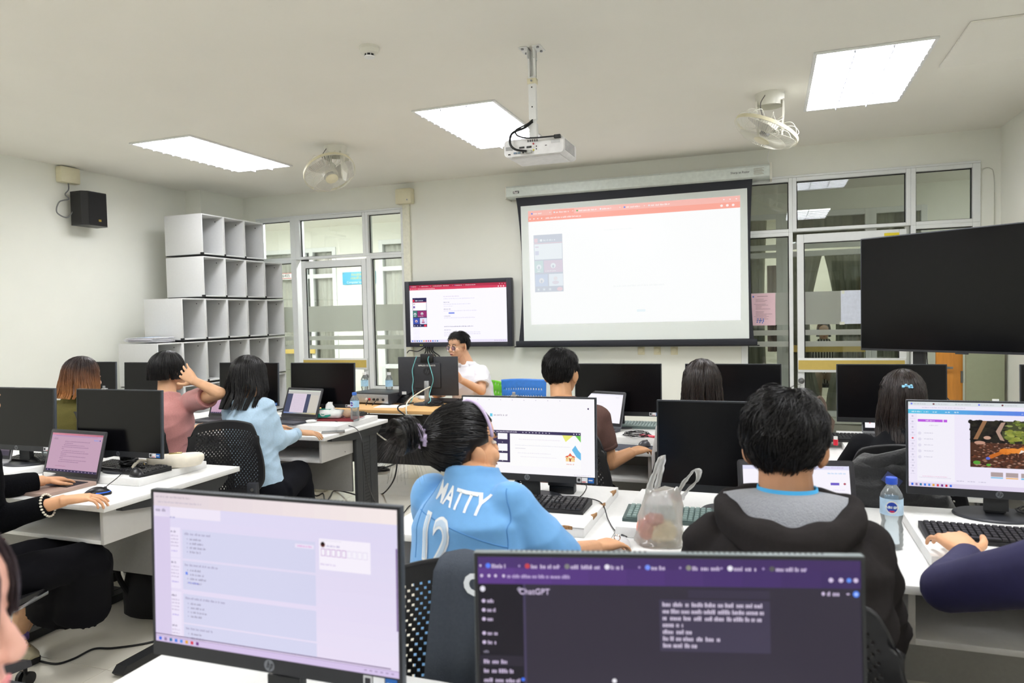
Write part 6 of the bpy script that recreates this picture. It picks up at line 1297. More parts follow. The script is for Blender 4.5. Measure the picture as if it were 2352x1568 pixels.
class Man:
    """a seated figure: joints are given in room coordinates"""
    def __init__(s, label, loc): s.root = person(label, loc); s.o = Vector(loc); s.b = G()
    def L(s, v): return Vector(v)-s.o
    def body(s, Hc, face, pitch, roll, N, SL, SR, P, arms, sk, hs=1.0, voxel=.0036, female=True, tw=(.15, .125, .145, .095), nr=.05):
        g = s.b; Hc, N, SL, SR, P = map(s.L, (Hc, N, SL, SR, P)); R = frame(face, pitch, roll); s.X = head(g, Hc, R, hs, N, nr)
        torso(g, P, N, SL, SR, 0, *tw); s.N, s.SL, s.SR, s.P = N, SL, SR, P; s.arms = []
        for (S_, E, W_, hd) in ((SL, *arms[0]), (SR, *arms[1])):
            E, W_ = s.L(E), s.L(W_); k = 1 if not female else .88; limb(g, [S_, E, W_], [.050*k, .041*k, .027*k]); g.ell(tuple(S_), (.056*k,)*3, n=16); s.arms.append((S_, E, W_))
            if hd: hand(g, W_, hd['f'], hd['n'], hd['s'], hd.get('c', (.35, .4, .45, .5)), hd.get('z', .97 if not female else .92), thumb=hd.get('t', (.65, .75, -.25)))
        s.bodyo = solid('body', g, voxel, 2, sk, s.root); return s.X
    def top(s, mat, sleeves=(.5, .5), grow=.014, voxel=.0075, name='shirt', arm=(.062, .054, .040), tw=(.155, .135, .15, .1), bottom=-.1, wrinkle=.004, it=6, collar=None, neckr=.062, wsc=9):
        g = G(); torso(g, s.P, s.N, s.SL, s.SR, grow, *tw, top=neckr, bottom=bottom)
        for (S_, E, W_), f in zip(s.arms, sleeves):
            g.ell(tuple(S_), (arm[0]*1.04,)*3, n=16)
            if f <= 1: cone(g, S_, S_.lerp(E, f), arm[0], arm[1]+(arm[0]-arm[1])*(1-f))
            else: limb(g, [S_, E, E.lerp(W_, f-1)], [arm[0], arm[1], arm[2]])
        return solid(name, g, voxel, it, mat, s.root, wrinkle=wrinkle, wsc=wsc)
    def cuff(s, i, f, r, mat, name='cuff', w_=.012):
        S_, E, W_ = s.arms[i]; g = G()
        if f <= 1: d = (E-S_).normalized(); p = S_.lerp(E, f)
        else: d = (W_-E).normalized(); p = E.lerp(W_, f-1)
        x = d.orthogonal().normalized(); y = d.cross(x); ring = lambda q, rr_: [(p+d*q+x*rr_*math.cos(a)+y*rr_*math.sin(a))[:] for a in [2*PI*j/24 for j in range(24)]]
        g.loft([ring(-w_, r), ring(-w_, r+.003), ring(w_, r+.003), ring(w_, r), ring(w_, r-.008), ring(-w_, r-.008)], closed=True, cap=False); g.build(name, mat, s.root, 'all')
    def ring(s, name, mat, off=(0, 0, 0), r=.058, h=.02, tilt=0, w_=.008, flare=.006, open_=0):
        g = G(); c = s.N+Vector(off); rings = []
        for j in range(40):
            a = 2*PI*j/40
            if open_ and abs((a-PI*1.5+PI) % (2*PI)-PI) < open_: continue
            d = V3(math.cos(a), math.sin(a), 0); z = tilt*math.sin(a); rings.append([(c+d*(r+e)+V3(0, 0, q+z))[:] for e, q in ((0, h), (w_*.6, h+.003), (w_+flare, -h), (w_*.3, -h), (-.002, 0))])
        g.loft(rings, cap=bool(open_), closed=not open_); return g.build(name, mat, s.root, 'all')
def fabric(name, rgb, b=.35, sc=700, sheen=.3): return M(name, rgb, .85, noise_amt=.06, scale=140, bump=b, bscale=sc, sheen=sheen if max(rgb) > 120 else 0, spec=.5 if max(rgb) > 120 else .12)
trk = fabric('black trousers', (20, 21, 26)); shk = M('black shoe', (22, 22, 24), .4)
def std_legs(m, x, y, mat=trk, shoe=shk, knee=.42, z=.50, **k):
    return legs(m.root, m.o, (x, y, z), (x-.11, y+knee, z+.03), (x+.11, y+knee, z+.03), (x-.11, y+knee+.02, .09), (x+.11, y+knee+.02, .09), mat, shoe, **k)
rest = lambda side: dict(f=(0, 1, -.15), n=(0, .1, 1), s=side)

# 1 brown haired woman in olive
c = V3(-4.215, 3.42, 1.145)
m = Man('person with long brown hair and olive green top, far left of front row', (-4.2, 3.35, 0))
m.body(c, -.25, .12, 0, (-4.24, 3.38, 1.0), (-4.41, 3.38, .945), (-4.06, 3.38, .945), (-4.2, 3.3, .50), [((-4.48, 3.50, .72), (-4.35, 3.8, .78), rest(-1)), ((-4.02, 3.50, .72), (-4.1, 3.8, .78), rest(1))], skin3)
m.top(fabric('olive knit', (92, 86, 46)), (1.9, 1.9), .02, name='olive_top'); std_legs(m, -4.2, 3.33)
hb = bpy.data.materials.new('brown ombre hair'); hb.use_nodes = True; nt = hb.node_tree; b_ = nt.nodes['Principled BSDF']; b_.inputs['Roughness'].default_value = .38
ge = nt.nodes.new('ShaderNodeTexCoord'); sp_ = nt.nodes.new('ShaderNodeSeparateXYZ'); rp = nt.nodes.new('ShaderNodeValToRGB'); nz_ = nt.nodes.new('ShaderNodeTexNoise'); nz_.inputs['Scale'].default_value = 14; ad_ = nt.nodes.new('ShaderNodeMath'); ad_.operation = 'MULTIPLY_ADD'; ad_.inputs[1].default_value = .35; 
nt.links.new(ge.outputs['Generated'], sp_.inputs[0]); nt.links.new(ge.outputs['Object'], nz_.inputs['Vector']); nt.links.new(nz_.outputs['Fac'], ad_.inputs[0]); nt.links.new(sp_.outputs[2], ad_.inputs[2]); nt.links.new(ad_.outputs[0], rp.inputs[0]); nt.links.new(rp.outputs[0], b_.inputs['Base Color'])
e = rp.color_ramp.elements; e[0].position = .25; e[0].color = srgb((186, 124, 66))+(1,); e[1].position = 1.0; e[1].color = srgb((44, 30, 28))+(1,); q = e.new(.68); q.color = srgb((120, 76, 46))+(1,)
hair_long(m.root, m.X, .17, hb, n=1700, drape=lambda z, y: .05*max(0, min(1, (1.06-z)/.1)), spread=1.5, faceopen=.8, seed=3, curlend=.014, thick=.2)
g = G(); g.X = m.X; g.tube(spline([(.045, .06, .10), (.06, .08, .085), (.065, .085, .06)]), .004, 8); g.build('hair_clip', M('tortoise', (120, 80, 50), .2), m.root)
# 2 woman in pink, right hand on her head
m = Man('person with black bob and dusty pink blouse, right hand raised to her head', (-3.48, 3.35, 0))
SR = atY(440, 922, 3.40); EL = atY(505, 903, 3.30); WR = atY(446, 874, 3.275)
m.body((-3.50, 3.43, 1.185), -.25, .0, 0, (-3.47, 3.37, 1.03), (-3.61, 3.36, .96), (SR.x, SR.y, SR.z), (-3.40, 3.30, .50), [((-3.70, 3.52, .74), (-3.62, 3.82, .79), rest(-1)), (tuple(EL), tuple(WR), dict(f=(-.88, .16, .50), n=(.2, -1, .25), s=1, c=(.42, .3, .22, .2), z=1.0, t=(.75, .85, .0)))], skin)
pkf = fabric('dusty pink linen', (200, 138, 134), .3); m.top(pkf, (.5, .55), .016, name='pink_blouse', arm=(.068, .066, .05), wrinkle=.005, tw=(.14, .12, .145, .105), bottom=-.05)
m.cuff(1, .55, .062, pkf, 'sleeve_hem'); m.ring('collar', pkf, (0, -.004, .015), .062, .02, 0); std_legs(m, -3.40, 3.30)
hair_long(m.root, m.X, .075, hairk, n=1600, drape=lambda z, y: 0, spread=1.12, faceopen=.75, seed=5, curlend=.004, thick=.14)
# 3 woman in light blue
m = Man('person with long black hair in a light blue shirt, typing on a dark laptop', (-2.86, 3.35, 0))
SR = atY(608, 935, 3.40); EL = atY(638, 1014, 3.44); WR = V3(*atZ(700, 990, .80)); LW = V3(*atZ(628, 980, .815))
m.body((-2.90, 3.44, 1.155), -.12, .15, 0, (-2.88, 3.38, 1.01), (-3.03, 3.42, .94), SR, (-2.78, 3.36, .50), [((-3.12, 3.55, .76), LW, dict(f=(.5, .7, -.1), n=(0, .1, 1), s=-1)), (EL, (WR.x-.0, WR.y-.05, WR.z), dict(f=(.72, .6, -.12), n=(.1, -.1, 1), s=1, c=(.25, .3, .35, .4)))], skin, tw=(.125, .108, .128, .082))
bf = fabric('light blue cotton', (178, 205, 226), .15, sheen=.1); m.top(bf, (1.75, 1.72), .016, name='blue_shirt', arm=(.058, .056, .042), wrinkle=.006, tw=(.13, .115, .135, .09), bottom=.02, wsc=14); m.cuff(1, 1.78, .034, bf, 'cuff', .018); m.ring('collar', bf, (0, 0, .01), .058, .02, 0)
K = atY(688, 1086, 3.72); legs(m.root, m.o, (-2.78, 3.36, .50), (-2.86, 3.7, .52), (K.x-.03, 3.74, .53), (-2.86, 3.74, .09), (K.x-.01, 3.80, .09), fabric('black wide trousers', (18, 19, 25)), shk, r=(.10, .085, .085))
hair_long(m.root, m.X, .22, hairk, n=1900, drape=lambda z, y: .055*max(0, min(1, (1.08-z)/.12)), spread=1.4, faceopen=.62, seed=7, curlend=.012, thick=.13, part=.01)
# 4 man in brown polo
m = Man('person with short black hair in a brown polo shirt, right hand on a mouse', (-.93, 3.35, 0))
SR = atY(1372, 962, 3.42); EL = atY(1400, 1062, 3.46); WR = V3(*atZ(1452, 1040, .795))
m.body((-.985, 3.45, 1.195), -.1, .14, 0, (-.965, 3.38, 1.05), (-1.13, 3.40, .985), SR, (-.93, 3.28, .50), [((-1.22, 3.52, .76), (-1.1, 3.84, .80), rest(-1)), (EL, (WR.x, WR.y, .80), dict(f=(.45, .85, .05), n=(.0, -.15, 1), s=1, c=(.3, .35, .4, .45), z=1.0))], M('warm skin', (212, 160, 118), .5, noise_amt=.05), female=False, tw=(.155, .14, .165, .105))
pf = fabric('brown pique', (108, 82, 76), .4); m.top(pf, (.6, .62), .016, name='brown_polo', arm=(.070, .064, .05), wrinkle=.005, tw=(.16, .15, .17, .11)); m.cuff(1, .62, .060, pf, 'sleeve_rib'); m.cuff(0, .6, .060, pf, 'sleeve_rib'); m.ring('collar', pf, (0, 0, .012), .062, .022, 0); std_legs(m, -.93, 3.30)
hair_short(m.root, m.X, hairk, n=3400, ln=.055, lift=.009, seed=11, back_low=-.068, side_low=.02, mess=.12, swirl=.25, vol=1.03)
# 5 long haired woman
m = Man('person with long straight dark hair seated below the screen, seen from behind', (-.29, 3.35, 0))
m.body((-.298, 3.45, 1.135), 0, .1, 0, (-.298, 3.38, 1.0), (-.45, 3.38, .93), (-.15, 3.38, .93), (-.29, 3.3, .50), [((-.5, 3.5, .74), (-.4, 3.8, .79), rest(-1)), ((-.08, 3.5, .74), (-.18, 3.8, .79), rest(1))], skin3)
m.top(fabric('white blouse', (214, 212, 210)), (1.8, 1.8), .016, name='blouse'); std_legs(m, -.29, 3.32)
hair_long(m.root, m.X, .26, hairb, n=1700, drape=lambda z, y: .03*max(0, min(1, (1.05-z)/.1)), spread=1.12, faceopen=.7, seed=13, curlend=.003)
# 6 woman with blue hair clip
m = Man('person with long dark hair held by a small light blue clip, in black', (.52, 3.32, 0))
m.body((.53, 3.40, 1.095), 0, .12, 0, (.53, 3.33, .96), (.37, 3.33, .90), (.69, 3.33, .90), (.52, 3.26, .48), [((.30, 3.46, .73), (.42, 3.8, .79), rest(-1)), ((.74, 3.46, .73), (.62, 3.8, .79), rest(1))], skin3)
m.top(fabric('black jacket cloth', (24, 25, 28)), (1.85, 1.85), .02, name='black_jacket'); std_legs(m, .52, 3.27)
hair_long(m.root, m.X, .26, hairb, n=1800, drape=lambda z, y: .045*max(0, min(1, (1.0-z)/.1)), spread=1.15, faceopen=.66, seed=17, curlend=.008)
cb = M('pale blue clip', (140, 200, 232), .25); g = G(); q = m.X @ V3(0, .122, .062); g.X = Matrix.Translation(q)
for a, b_ in ((-.015, -.003), (.014, .003), (-.005, .005), (.006, -.005), (.016, -.005)): g.ell((a, -.008, b_), (.006, .005, .005), n=12)
g.cyl((-.02, -.006, 0), (.02, -.006, 0), .004, n=8); g.build('blue_clip', cb, m.root, 'all')
# 7 girl in the blue jersey
m = Man('person with a hair bun and lilac scrunchie in a light blue jersey numbered 12', (-.72, 1.70, 0))
SLp, SRp = atY(990, 1136, 1.78), atY(1168, 1158, 1.68); EL = V3(*atY(1262, 1280, 1.72)); WR = V3(*atZ(1368, 1254, .805)); N7 = V3(*atY(1088, 1092, 1.74))
c7 = V3(*atY(1068, 1030, 1.79)); FA = -.52
m.body(c7, FA, -.12, 0, (N7.x-.0, N7.y, N7.z-.015), SLp, SRp, (-.70, 1.62, .50), [((-.95, 1.98, .80), (-.82, 2.25, .80), rest(-1)), (EL, (WR.x, WR.y, .80), dict(f=(.5, .85, -.02), n=(-.05, -.1, 1), s=1, c=(.3, .35, .4, .45), z=.92))], M('light tan skin', (222, 168, 128), .5, noise_amt=.04), nr=.045)
jf = M('jersey cloth', (112, 172, 228), .7, noise_amt=.02, scale=60, bump=.15, bscale=900, sheen=.2)
jer = m.top(jf, (1.02, 1.04), .026, voxel=.006, name='jersey', arm=(.058, .082, .08), tw=(.155, .145, .155, .10), wrinkle=.006, bottom=-.12, neckr=.047, wsc=8)
std_legs(m, -.70, 1.64, mat=fabric('denim', (70, 84, 110)))
from mathutils.bvhtree import BVHTree
def wrapped(o, txt, size, origin, right, up, aim, mat, off=.002, xs=1, name='lettering', bold=.002, sub=2, root=None, outline=None):
    """print lettering onto cloth: each point is carried along the aim onto the surface"""
    me = o.data; bv = BVHTree.FromPolygons([v.co.copy() for v in me.vertices], [p.vertices[:] for p in me.polygons])
    t = textmesh(txt, size, mat, name, root, bold=bold, xs=xs, extrude=0)
    bm = bmesh.new(); bm.from_mesh(t.data); bmesh.ops.triangulate(bm, faces=bm.faces[:])
    for _ in range(4):
        es = [e for e in bm.edges if e.calc_length() > size*.12]
        if es: bmesh.ops.subdivide_edges(bm, edges=es, cuts=1); bmesh.ops.triangulate(bm, faces=[f for f in bm.faces if len(f.verts) > 3])
    R_, U_, A_ = Vector(right).normalized(), Vector(up).normalized(), Vector(aim).normalized(); O = Vector(origin)
    for v in bm.verts:
        p = O+R_*v.co.x+U_*v.co.y; h = bv.ray_cast(p-A_*.5, A_); v.co = (h[0]-A_*off) if h[0] else p
    bm.to_mesh(t.data); bm.free(); t.data.update(); return t
wp = M('white jersey print', (238, 242, 246), .6, noise_amt=.01)
tx = (m.SR-m.SL).normalized(); aim = V3(0, 0, 1).cross(tx).normalized()   # towards the front of the body
if aim.y < 0: aim = -aim
aim = V3(aim.x*.75, aim.y, aim.z-.0).normalized(); rt = V3(aim.y, -aim.x, 0)
o1 = atY(1046, 1148, 1.62)-m.o; wrapped(jer, 'MATTY', .060, o1, rt-V3(0, 0, .13), V3(-.06, 0, 1), aim, wp, xs=.84, root=m.root, bold=.0014)
o2 = atY(1000, 1243, 1.60)-m.o; wrapped(jer, '12', .155, o2, rt-V3(0, 0, .06), V3(-.03, 0, 1), aim, wp, xs=.82, root=m.root, bold=.006)
wrapped(jer, '12', .155, o2, rt-V3(0, 0, .06), V3(-.03, 0, 1), aim, M('pale blue inline', (196, 216, 236), .6), off=.0032, xs=.82, root=m.root, bold=-.0005, name='number_inline')
me_ = jer.data; bv_ = BVHTree.FromPolygons([v.co.copy() for v in me_.vertices], [p.vertices[:] for p in me_.polygons])
for pts_ in ([(-.13, -.045), (-.05, -.05), (.03, -.062), (.11, -.085), (.15, -.10)], [(.115, .03), (.135, -.02), (.145, -.07), (.15, -.12), (.145, -.2)], [(-.105, .03), (-.118, -.02), (-.12, -.08), (-.118, -.16)]):
    out_ = []
    for q_ in spline([(a_, b_, 0) for a_, b_ in pts_], 8):
        p_ = o1+rt.normalized()*q_.x+V3(0, 0, q_.y); h_ = bv_.ray_cast(p_-aim*.5, aim)
        if h_[0]: out_.append(h_[0]-aim*.0002)
    if len(out_) > 3: g = G(); g.tube(out_, .0016, 6); g.build('seam', M('jersey seam', (84, 142, 204), .8), m.root)
# hair drawn back to a bun
X = m.X; R = np.random.RandomState(4); n = 1500; K = 12; bun = np.array([.03, .112, .055]); P = np.zeros((n, K, 3))
ph = R.uniform(-PI, PI, n*3); th = np.arccos(R.uniform(-.8, 1, n*3)); x, y, z = np.sin(ph)*np.sin(th), np.cos(ph)*np.sin(th), np.cos(th)
ok = ~((y*.099+.018 < -.045) & (z*.09+.035 < .06)) & ~((y < .1) & (z < -.3)) & ~((y < .28) & (z < -.02) & (np.abs(x) > .6)); x, y, z = x[ok][:n], y[ok][:n], z[ok][:n]; n = len(x); P = P[:n]; D0 = np.stack([x, y, z], 1); bd = bun-np.array([0, .018, .035]); bd = bd/np.array([.077, .099, .09]); bd /= np.linalg.norm(bd)
lay = 1.04+.07*R.rand(n)
for k in range(K):
    t = k/(K-1); D = D0*(1-t)+bd*t*1.0; D /= np.linalg.norm(D, axis=1, keepdims=True)+1e-6; P[:, k] = D*np.array([.077, .099, .09])*lay[:, None]+np.array([0, .018, .035])+.0008*R.randn(n, 3)
W = np.array(X.to_3x3()); strands('hair', P @ W.T+np.array(X.translation), .0013, hairk, m.root, cap(X, 1.05, low=.012, back_low=-.1))
n = 420; P = np.zeros((n, 14, 3)); bc = np.array([.045, .148, .072]); th0 = R.uniform(0, 2*PI, n); tilt = R.uniform(-1.2, 1.2, n); rr0 = .026+.020*R.rand(n)
for k in range(14): a = th0+k*.34; P[:, k, 0] = np.cos(a)*rr0*1.12; P[:, k, 1] = np.sin(tilt+.3*a)*rr0*.75; P[:, k, 2] = np.sin(a)*rr0*1.1
P += bc; g = G(); g.X = X; g.ell(tuple(bc), (.04, .032, .04), n=18); bo = strands('hair_bun', P @ W.T+np.array(X.translation), .0013, hairk, m.root, g)
n = 130; P = np.zeros((n, 9, 3)); d0 = R.randn(n, 3)*np.array([.5, .5, .45])+np.array([-.1, .9, -.25]); d0 /= np.linalg.norm(d0, axis=1, keepdims=True); ln = .03+.055*R.rand(n)
for k in range(9): t = k/8; P[:, k] = bc+d0*.034+d0*(ln*t)[:, None]+np.stack([.008*np.sin(3*t+th0[:n]), 0*ln, -.03*t*t+0*ln], 1)
strands('loose_hair', P @ W.T+np.array(X.translation), .0005, hairb, m.root)
g = G(); g.X = X @ Matrix.Translation((.034, .112, .052)) @ Matrix.Rotation(-.25, 4, 'Z') @ Matrix.Rotation(PI/2-.35, 4, 'X'); rings = []
for j in range(48): a = 2*PI*j/48; rr_ = .009+.0022*math.sin(a*14); c_ = V3(math.cos(a), math.sin(a), 0); rings.append([(c_*.037+(c_*math.cos(b)+V3(0, 0, 1)*math.sin(b)*1.35)*rr_)[:] for b in [2*PI*i/8 for i in range(8)]])
lil = M('lilac satin', (208, 190, 226), .45, bump=.15, bscale=80); g.loft(rings, closed=True, cap=False); g.build('scrunchie', lil, m.root, 'all')
g = G(); g.X = X; g.tube([(.083*math.cos(a), -.035+.0*a, .035+.093*math.sin(a)) for a in [PI*k/24*1.0 for k in range(25)]], .0045, 8); g.build('hair_band', lil, m.root, 'all')
g = G(); g.X = X
for q in (-1,): g.tube([(q*.082, .002+.011*math.cos(a), -.055+.013*math.sin(a)) for a in [2*PI*k/18 for k in range(16)]], .0014, 6)
g.build('hoop_earring', M('silver', (210, 205, 200), .15, metal=1), m.root)
face_parts(m.root, X)
S_, E_, W_ = m.arms[1]; g = G(); ff = V3(.5, .85, -.02).normalized(); p = W_+ff*.11+V3(-.01, .0, .008); g.tube([(p+V3(.0095*math.cos(a), 0, .0095*math.sin(a)))[:] for a in [2*PI*k/14 for k in range(14)]], .0016, 6, closed=True); g.build('finger_ring', M('silver', (210, 205, 200), .15, metal=1), m.root)
# grey sweatshirt hanging on her chair
t = thing('grey_sweatshirt', 'dark grey sweatshirt with white letters draped over the chair of the jersey girl', 'sweatshirt', (-.60, 1.40, 0))
sw = fabric('grey fleece', (78, 84, 94), .4, 500); g = G(); rows, cols = 22, 26; vs = []
for r_ in range(rows+1):
    v = r_/rows
    for c_ in range(cols+1):
        u = c_/cols; top = .955
        if v < .12: y = .06-.5*v; z = top+.012*math.sin(v/.12*PI)
        else: y = -.012-.03*(v-.12); z = top-(v-.12)*.52
        xx = -.085+.27*u*(1-.10*v)-.03*v; fold = .016*math.sin(u*9+1.2*v)*min(1, v*2)+.008*math.sin(u*19+2)
        vs.append((xx, y-fold-.02*v, z+.01*math.sin(u*5)))
g.add(vs, [(r_*(cols+1)+i, (r_+1)*(cols+1)+i, (r_+1)*(cols+1)+i+1, r_*(cols+1)+i+1) for r_ in range(rows) for i in range(cols)])
o = g.build('cloth', sw, t, 'all'); s_ = o.modifiers.new('t', 'SOLIDIFY'); s_.thickness = .012; s_.offset = 0
g = G(); rings = []
for k in range(0): v = k/11; c_ = V3(-.065-.012*v, -.045-.03*math.sin(v*3), .94-.5*v); rings.append([(c_+V3(.038*(1+.1*v)*math.cos(a), .022*math.sin(a)*(1+.2*math.sin(v*9)), 0))[:] for a in [2*PI*j/16 for j in range(16)]])

textmesh('CHI', .06, wp, 'lettering', t, Matrix.Translation((.045, -.055, .935)) @ Matrix.Rotation(.12, 4, 'Y') @ FACE, bold=.003)
# 8 boy in the dark hoodie
m = Man('person with thick black hair in a charcoal hoodie with grey lined hood', (.04, 1.68, 0))
m.body((.032, 1.76, 1.180), -.06, .16, .0, (.035, 1.70, 1.035), (-.125, 1.70, .965), (.195, 1.70, .965), (.05, 1.60, .50), [((-.185, 1.86, .76), (-.11, 2.14, .80), rest(-1)), ((.235, 1.82, .73), (.17, 2.12, .80), rest(1))], M('tan skin warm', (190, 138, 102), .5, noise_amt=.04), female=False, hs=1.03, nr=.056, tw=(.16, .145, .165, .105))
ch = fabric('charcoal sweatshirt', (44, 41, 41), .35, 900); m.top(ch, (1.9, 1.9), .032, voxel=.007, name='hoodie', arm=(.066, .066, .052), tw=(.17, .165, .17, .115), wrinkle=.009, bottom=-.16, wsc=9, neckr=.066)
std_legs(m, .05, 1.62); N = m.N
hm = fabric('heather grey lining', (150, 153, 160), .5, 300); g = G(); rings = []
for j in range(49):            # hood lying open on the shoulders: a soft roll, deep at the back
    a = 2*PI*j/48; bk = max(0, -math.sin(a)); fr_ = max(0, math.sin(a)); rx = .135+.015*bk-.04*fr_; ry = .085+.065*bk; cz = .028-.055*bk**1.5+.01*fr_
    d = V3(math.cos(a)*rx, math.sin(a)*ry-.01, cz); out = V3(math.cos(a), math.sin(a)*.9, 0).normalized(); th_ = .024+.012*bk+.003*math.sin(a*9)
    rings.append([(N+d+out*math.cos(b)*th_+V3(0, 0, math.sin(b)*th_*(.9+.5*bk)))[:] for b in [2*PI*i/12 for i in range(12)]])
g.loft(rings[:-1], closed=True, cap=False)
rings = []
for v in range(9):
    t_ = v/8; rings.append([(N+V3((.135+.02*t_-.10*t_**2)*math.cos(a), -.06-.085*abs(math.sin(a))**1.0*(1-.3*t_)-.012*t_+.0*a, .02-.06*math.sin(a)-.13*t_*math.sin(a)**.8+.0))[:] for a in [PI*.02+PI*.96*i/20 for i in range(21)]]+[(N+V3((.12-.09*t_**2)*math.cos(a), -.03-.055*abs(math.sin(a)), .02-.05*math.sin(a)-.10*t_*math.sin(a)))[:] for a in [PI*.98-PI*.96*i/20 for i in range(21)]])
g.loft(rings); solid('hood', g, .006, 5, ch, m.root, wrinkle=.004, wsc=16)
g = G(); rows, cols = 8, 30; vs = []
for r_ in range(rows+1):
    v = r_/rows
    for c_ in range(cols+1):
        a = PI+PI*c_/cols; bk = -math.sin(a); rx = .060+.075*v; ry = .058+(.082)*v*bk; z = .050-.052*v**1.3*bk-.010*v+.022*math.sin(v*PI)*bk
        vs.append((N+V3(math.cos(a)*rx, math.sin(a)*ry-.006, z))[:])
g.add(vs, [(r_*(cols+1)+i, r_*(cols+1)+i+1, (r_+1)*(cols+1)+i+1, (r_+1)*(cols+1)+i) for r_ in range(rows) for i in range(cols)]); o = g.build('hood_lining', hm, m.root, 'all'); s_ = o.modifiers.new('t', 'SOLIDIFY'); s_.thickness = .01
m.ring('blue_collar', M('cyan collar', (70, 170, 226), .8, noise_amt=.02), (0, -.002, .040), .060, .024, -.004, w_=.006, flare=.006)
hair_short(m.root, m.X, hairk, n=7000, K=8, ln=.065, lift=.013, seed=21, back_low=-.085, side_low=.010, mess=.28, vol=1.01, r=.0012, swirl=.35, top_vol=.35)
# 9 person in navy sleeves at the right edge
m = Man('person in navy long sleeves and beige trousers, left hand on keyboard, right edge', (.80, 1.60, 0))
EL = V3(*atY(2170, 1352, 1.86)); WR = V3(*atZ(2220, 1256, .84)); 
m.body((.75, 1.68, 1.22), 0, .15, 0, (.74, 1.62, 1.07), (.57, 1.63, 1.0), (.91, 1.64, 1.0), (.76, 1.52, .50), [(EL, (WR.x+.004, WR.y-.02, .83), dict(f=(-.28, .92, .16), n=(.05, -.55, 1), s=-1, c=(.4, .42, .42, .45), z=1.1, t=(.6, .8, -.1))), ((1.04, 1.8, .80), (.95, 2.15, .82), rest(1))], M('light tan skin', (222, 168, 128), .5), female=False, tw=(.155, .14, .165, .105))
nvf = M('navy stretch cloth', (40, 38, 78), .75, noise_amt=.05, scale=60, bump=.05, bscale=600, sheen=0); m.top(nvf, (1.90, 1.85), .016, voxel=.0065, name='navy_top', arm=(.076, .054, .038), wrinkle=.002, tw=(.15, .14, .16, .10), wsc=6)
legs(m.root, m.o, (.80, 1.56, .50), (.62, 1.95, .50), (.92, 2.0, .53), (.62, 2.0, .09), (.92, 2.05, .09), fabric('beige trousers', (196, 186, 170), .3), M('brown shoe', (80, 60, 48), .5), r=(.10, .082, .06)); hair_short(m.root, m.X, hairk, n=1200, seed=31)
# 10 woman in black knitwear at the left
m = Man('person in a black ribbed cardigan and long black skirt, right hand on a glowing mouse', (-2.95, 1.85, 0))
WR = V3(*atZ(148, 1140, .815)); EL = V3(*atY(-25, 1200, 1.92))
m.body((-2.98, 1.92, 1.22), -.1, .2, 0, (-2.97, 1.84, 1.07), (-3.14, 1.84, 1.0), (-2.80, 1.83, 1.0), (-2.95, 1.74, .50), [((-3.22, 1.98, .80), (-3.08, 2.28, .80), rest(-1)), (EL, (WR.x+.0, WR.y, .80), dict(f=(.75, .65, .03), n=(-.1, -.1, 1), s=1, c=(.35, .42, .5, .55), z=1.0))], M('light tan skin', (222, 168, 128), .5))
kn = M('black rib knit', (16, 17, 21), .9, spec=.12, noise_amt=.2, scale=120, bump=.9, bscale=260, sheen=0, aniso=(3, .5, .5)); m.top(kn, (1.93, 1.78), .018, voxel=.0065, name='cardigan', arm=(.066, .060, .045), wrinkle=.003, tw=(.15, .14, .155, .105))
S_, E_, W_ = m.arms[1]; d = (W_-E_).normalized(); p = E_.lerp(W_, .775); x_ = d.orthogonal().normalized(); y_ = d.cross(x_); g = G()
for k in range(22): a = 2*PI*k/22; g.ell((p+(x_*math.cos(a)+y_*math.sin(a))*.045)[:], (.0055, .0055, .0045), n=8)
g.build('cream_beaded_trim', M('cream yarn', (222, 216, 200), .8), m.root, 'all')
kb_ = V3(*atY(195, 1300, 2.25)); ank = V3(*atZ(45, 1440, .16)); g = G(); Pp = V3(-2.95, 1.74, .50)-m.o; kk = V3(-2.74, 2.2, .50)-m.o; kl = V3(-2.95, 2.22, .5)-m.o
g.ell(tuple(Pp), (.18, .15, .12), n=20); cone(g, Pp+V3(.07, 0, 0), kk, .10, .08); cone(g, Pp+V3(-.08, 0, 0), kl, .10, .08); g.ell(tuple(kk), (.08,)*3, n=16); g.ell(tuple(kl), (.08,)*3, n=16)
hl, hr = V3(-3.14, 2.28, .24)-m.o, V3(-2.86, 2.26, .24)-m.o; cone(g, kk, hr, .10, .115); cone(g, kl, hl, .10, .11); cone(g, (kk+kl)/2, (hr+hl)/2, .12, .14)
solid('long_skirt', g, .01, 8, fabric('black skirt', (16, 16, 20), .3), m.root, wrinkle=.006, wsc=7)
A1 = V3(*atZ(42, 1447, .13))-m.o; A0 = V3(-3.2, 2.2, .10)-m.o; so = M('lavender sock', (128, 108, 190), .9, bump=.4, bscale=400); bei = M('beige shoe', (196, 186, 156), .5); sole = M('dark sole', (40, 38, 38), .7)
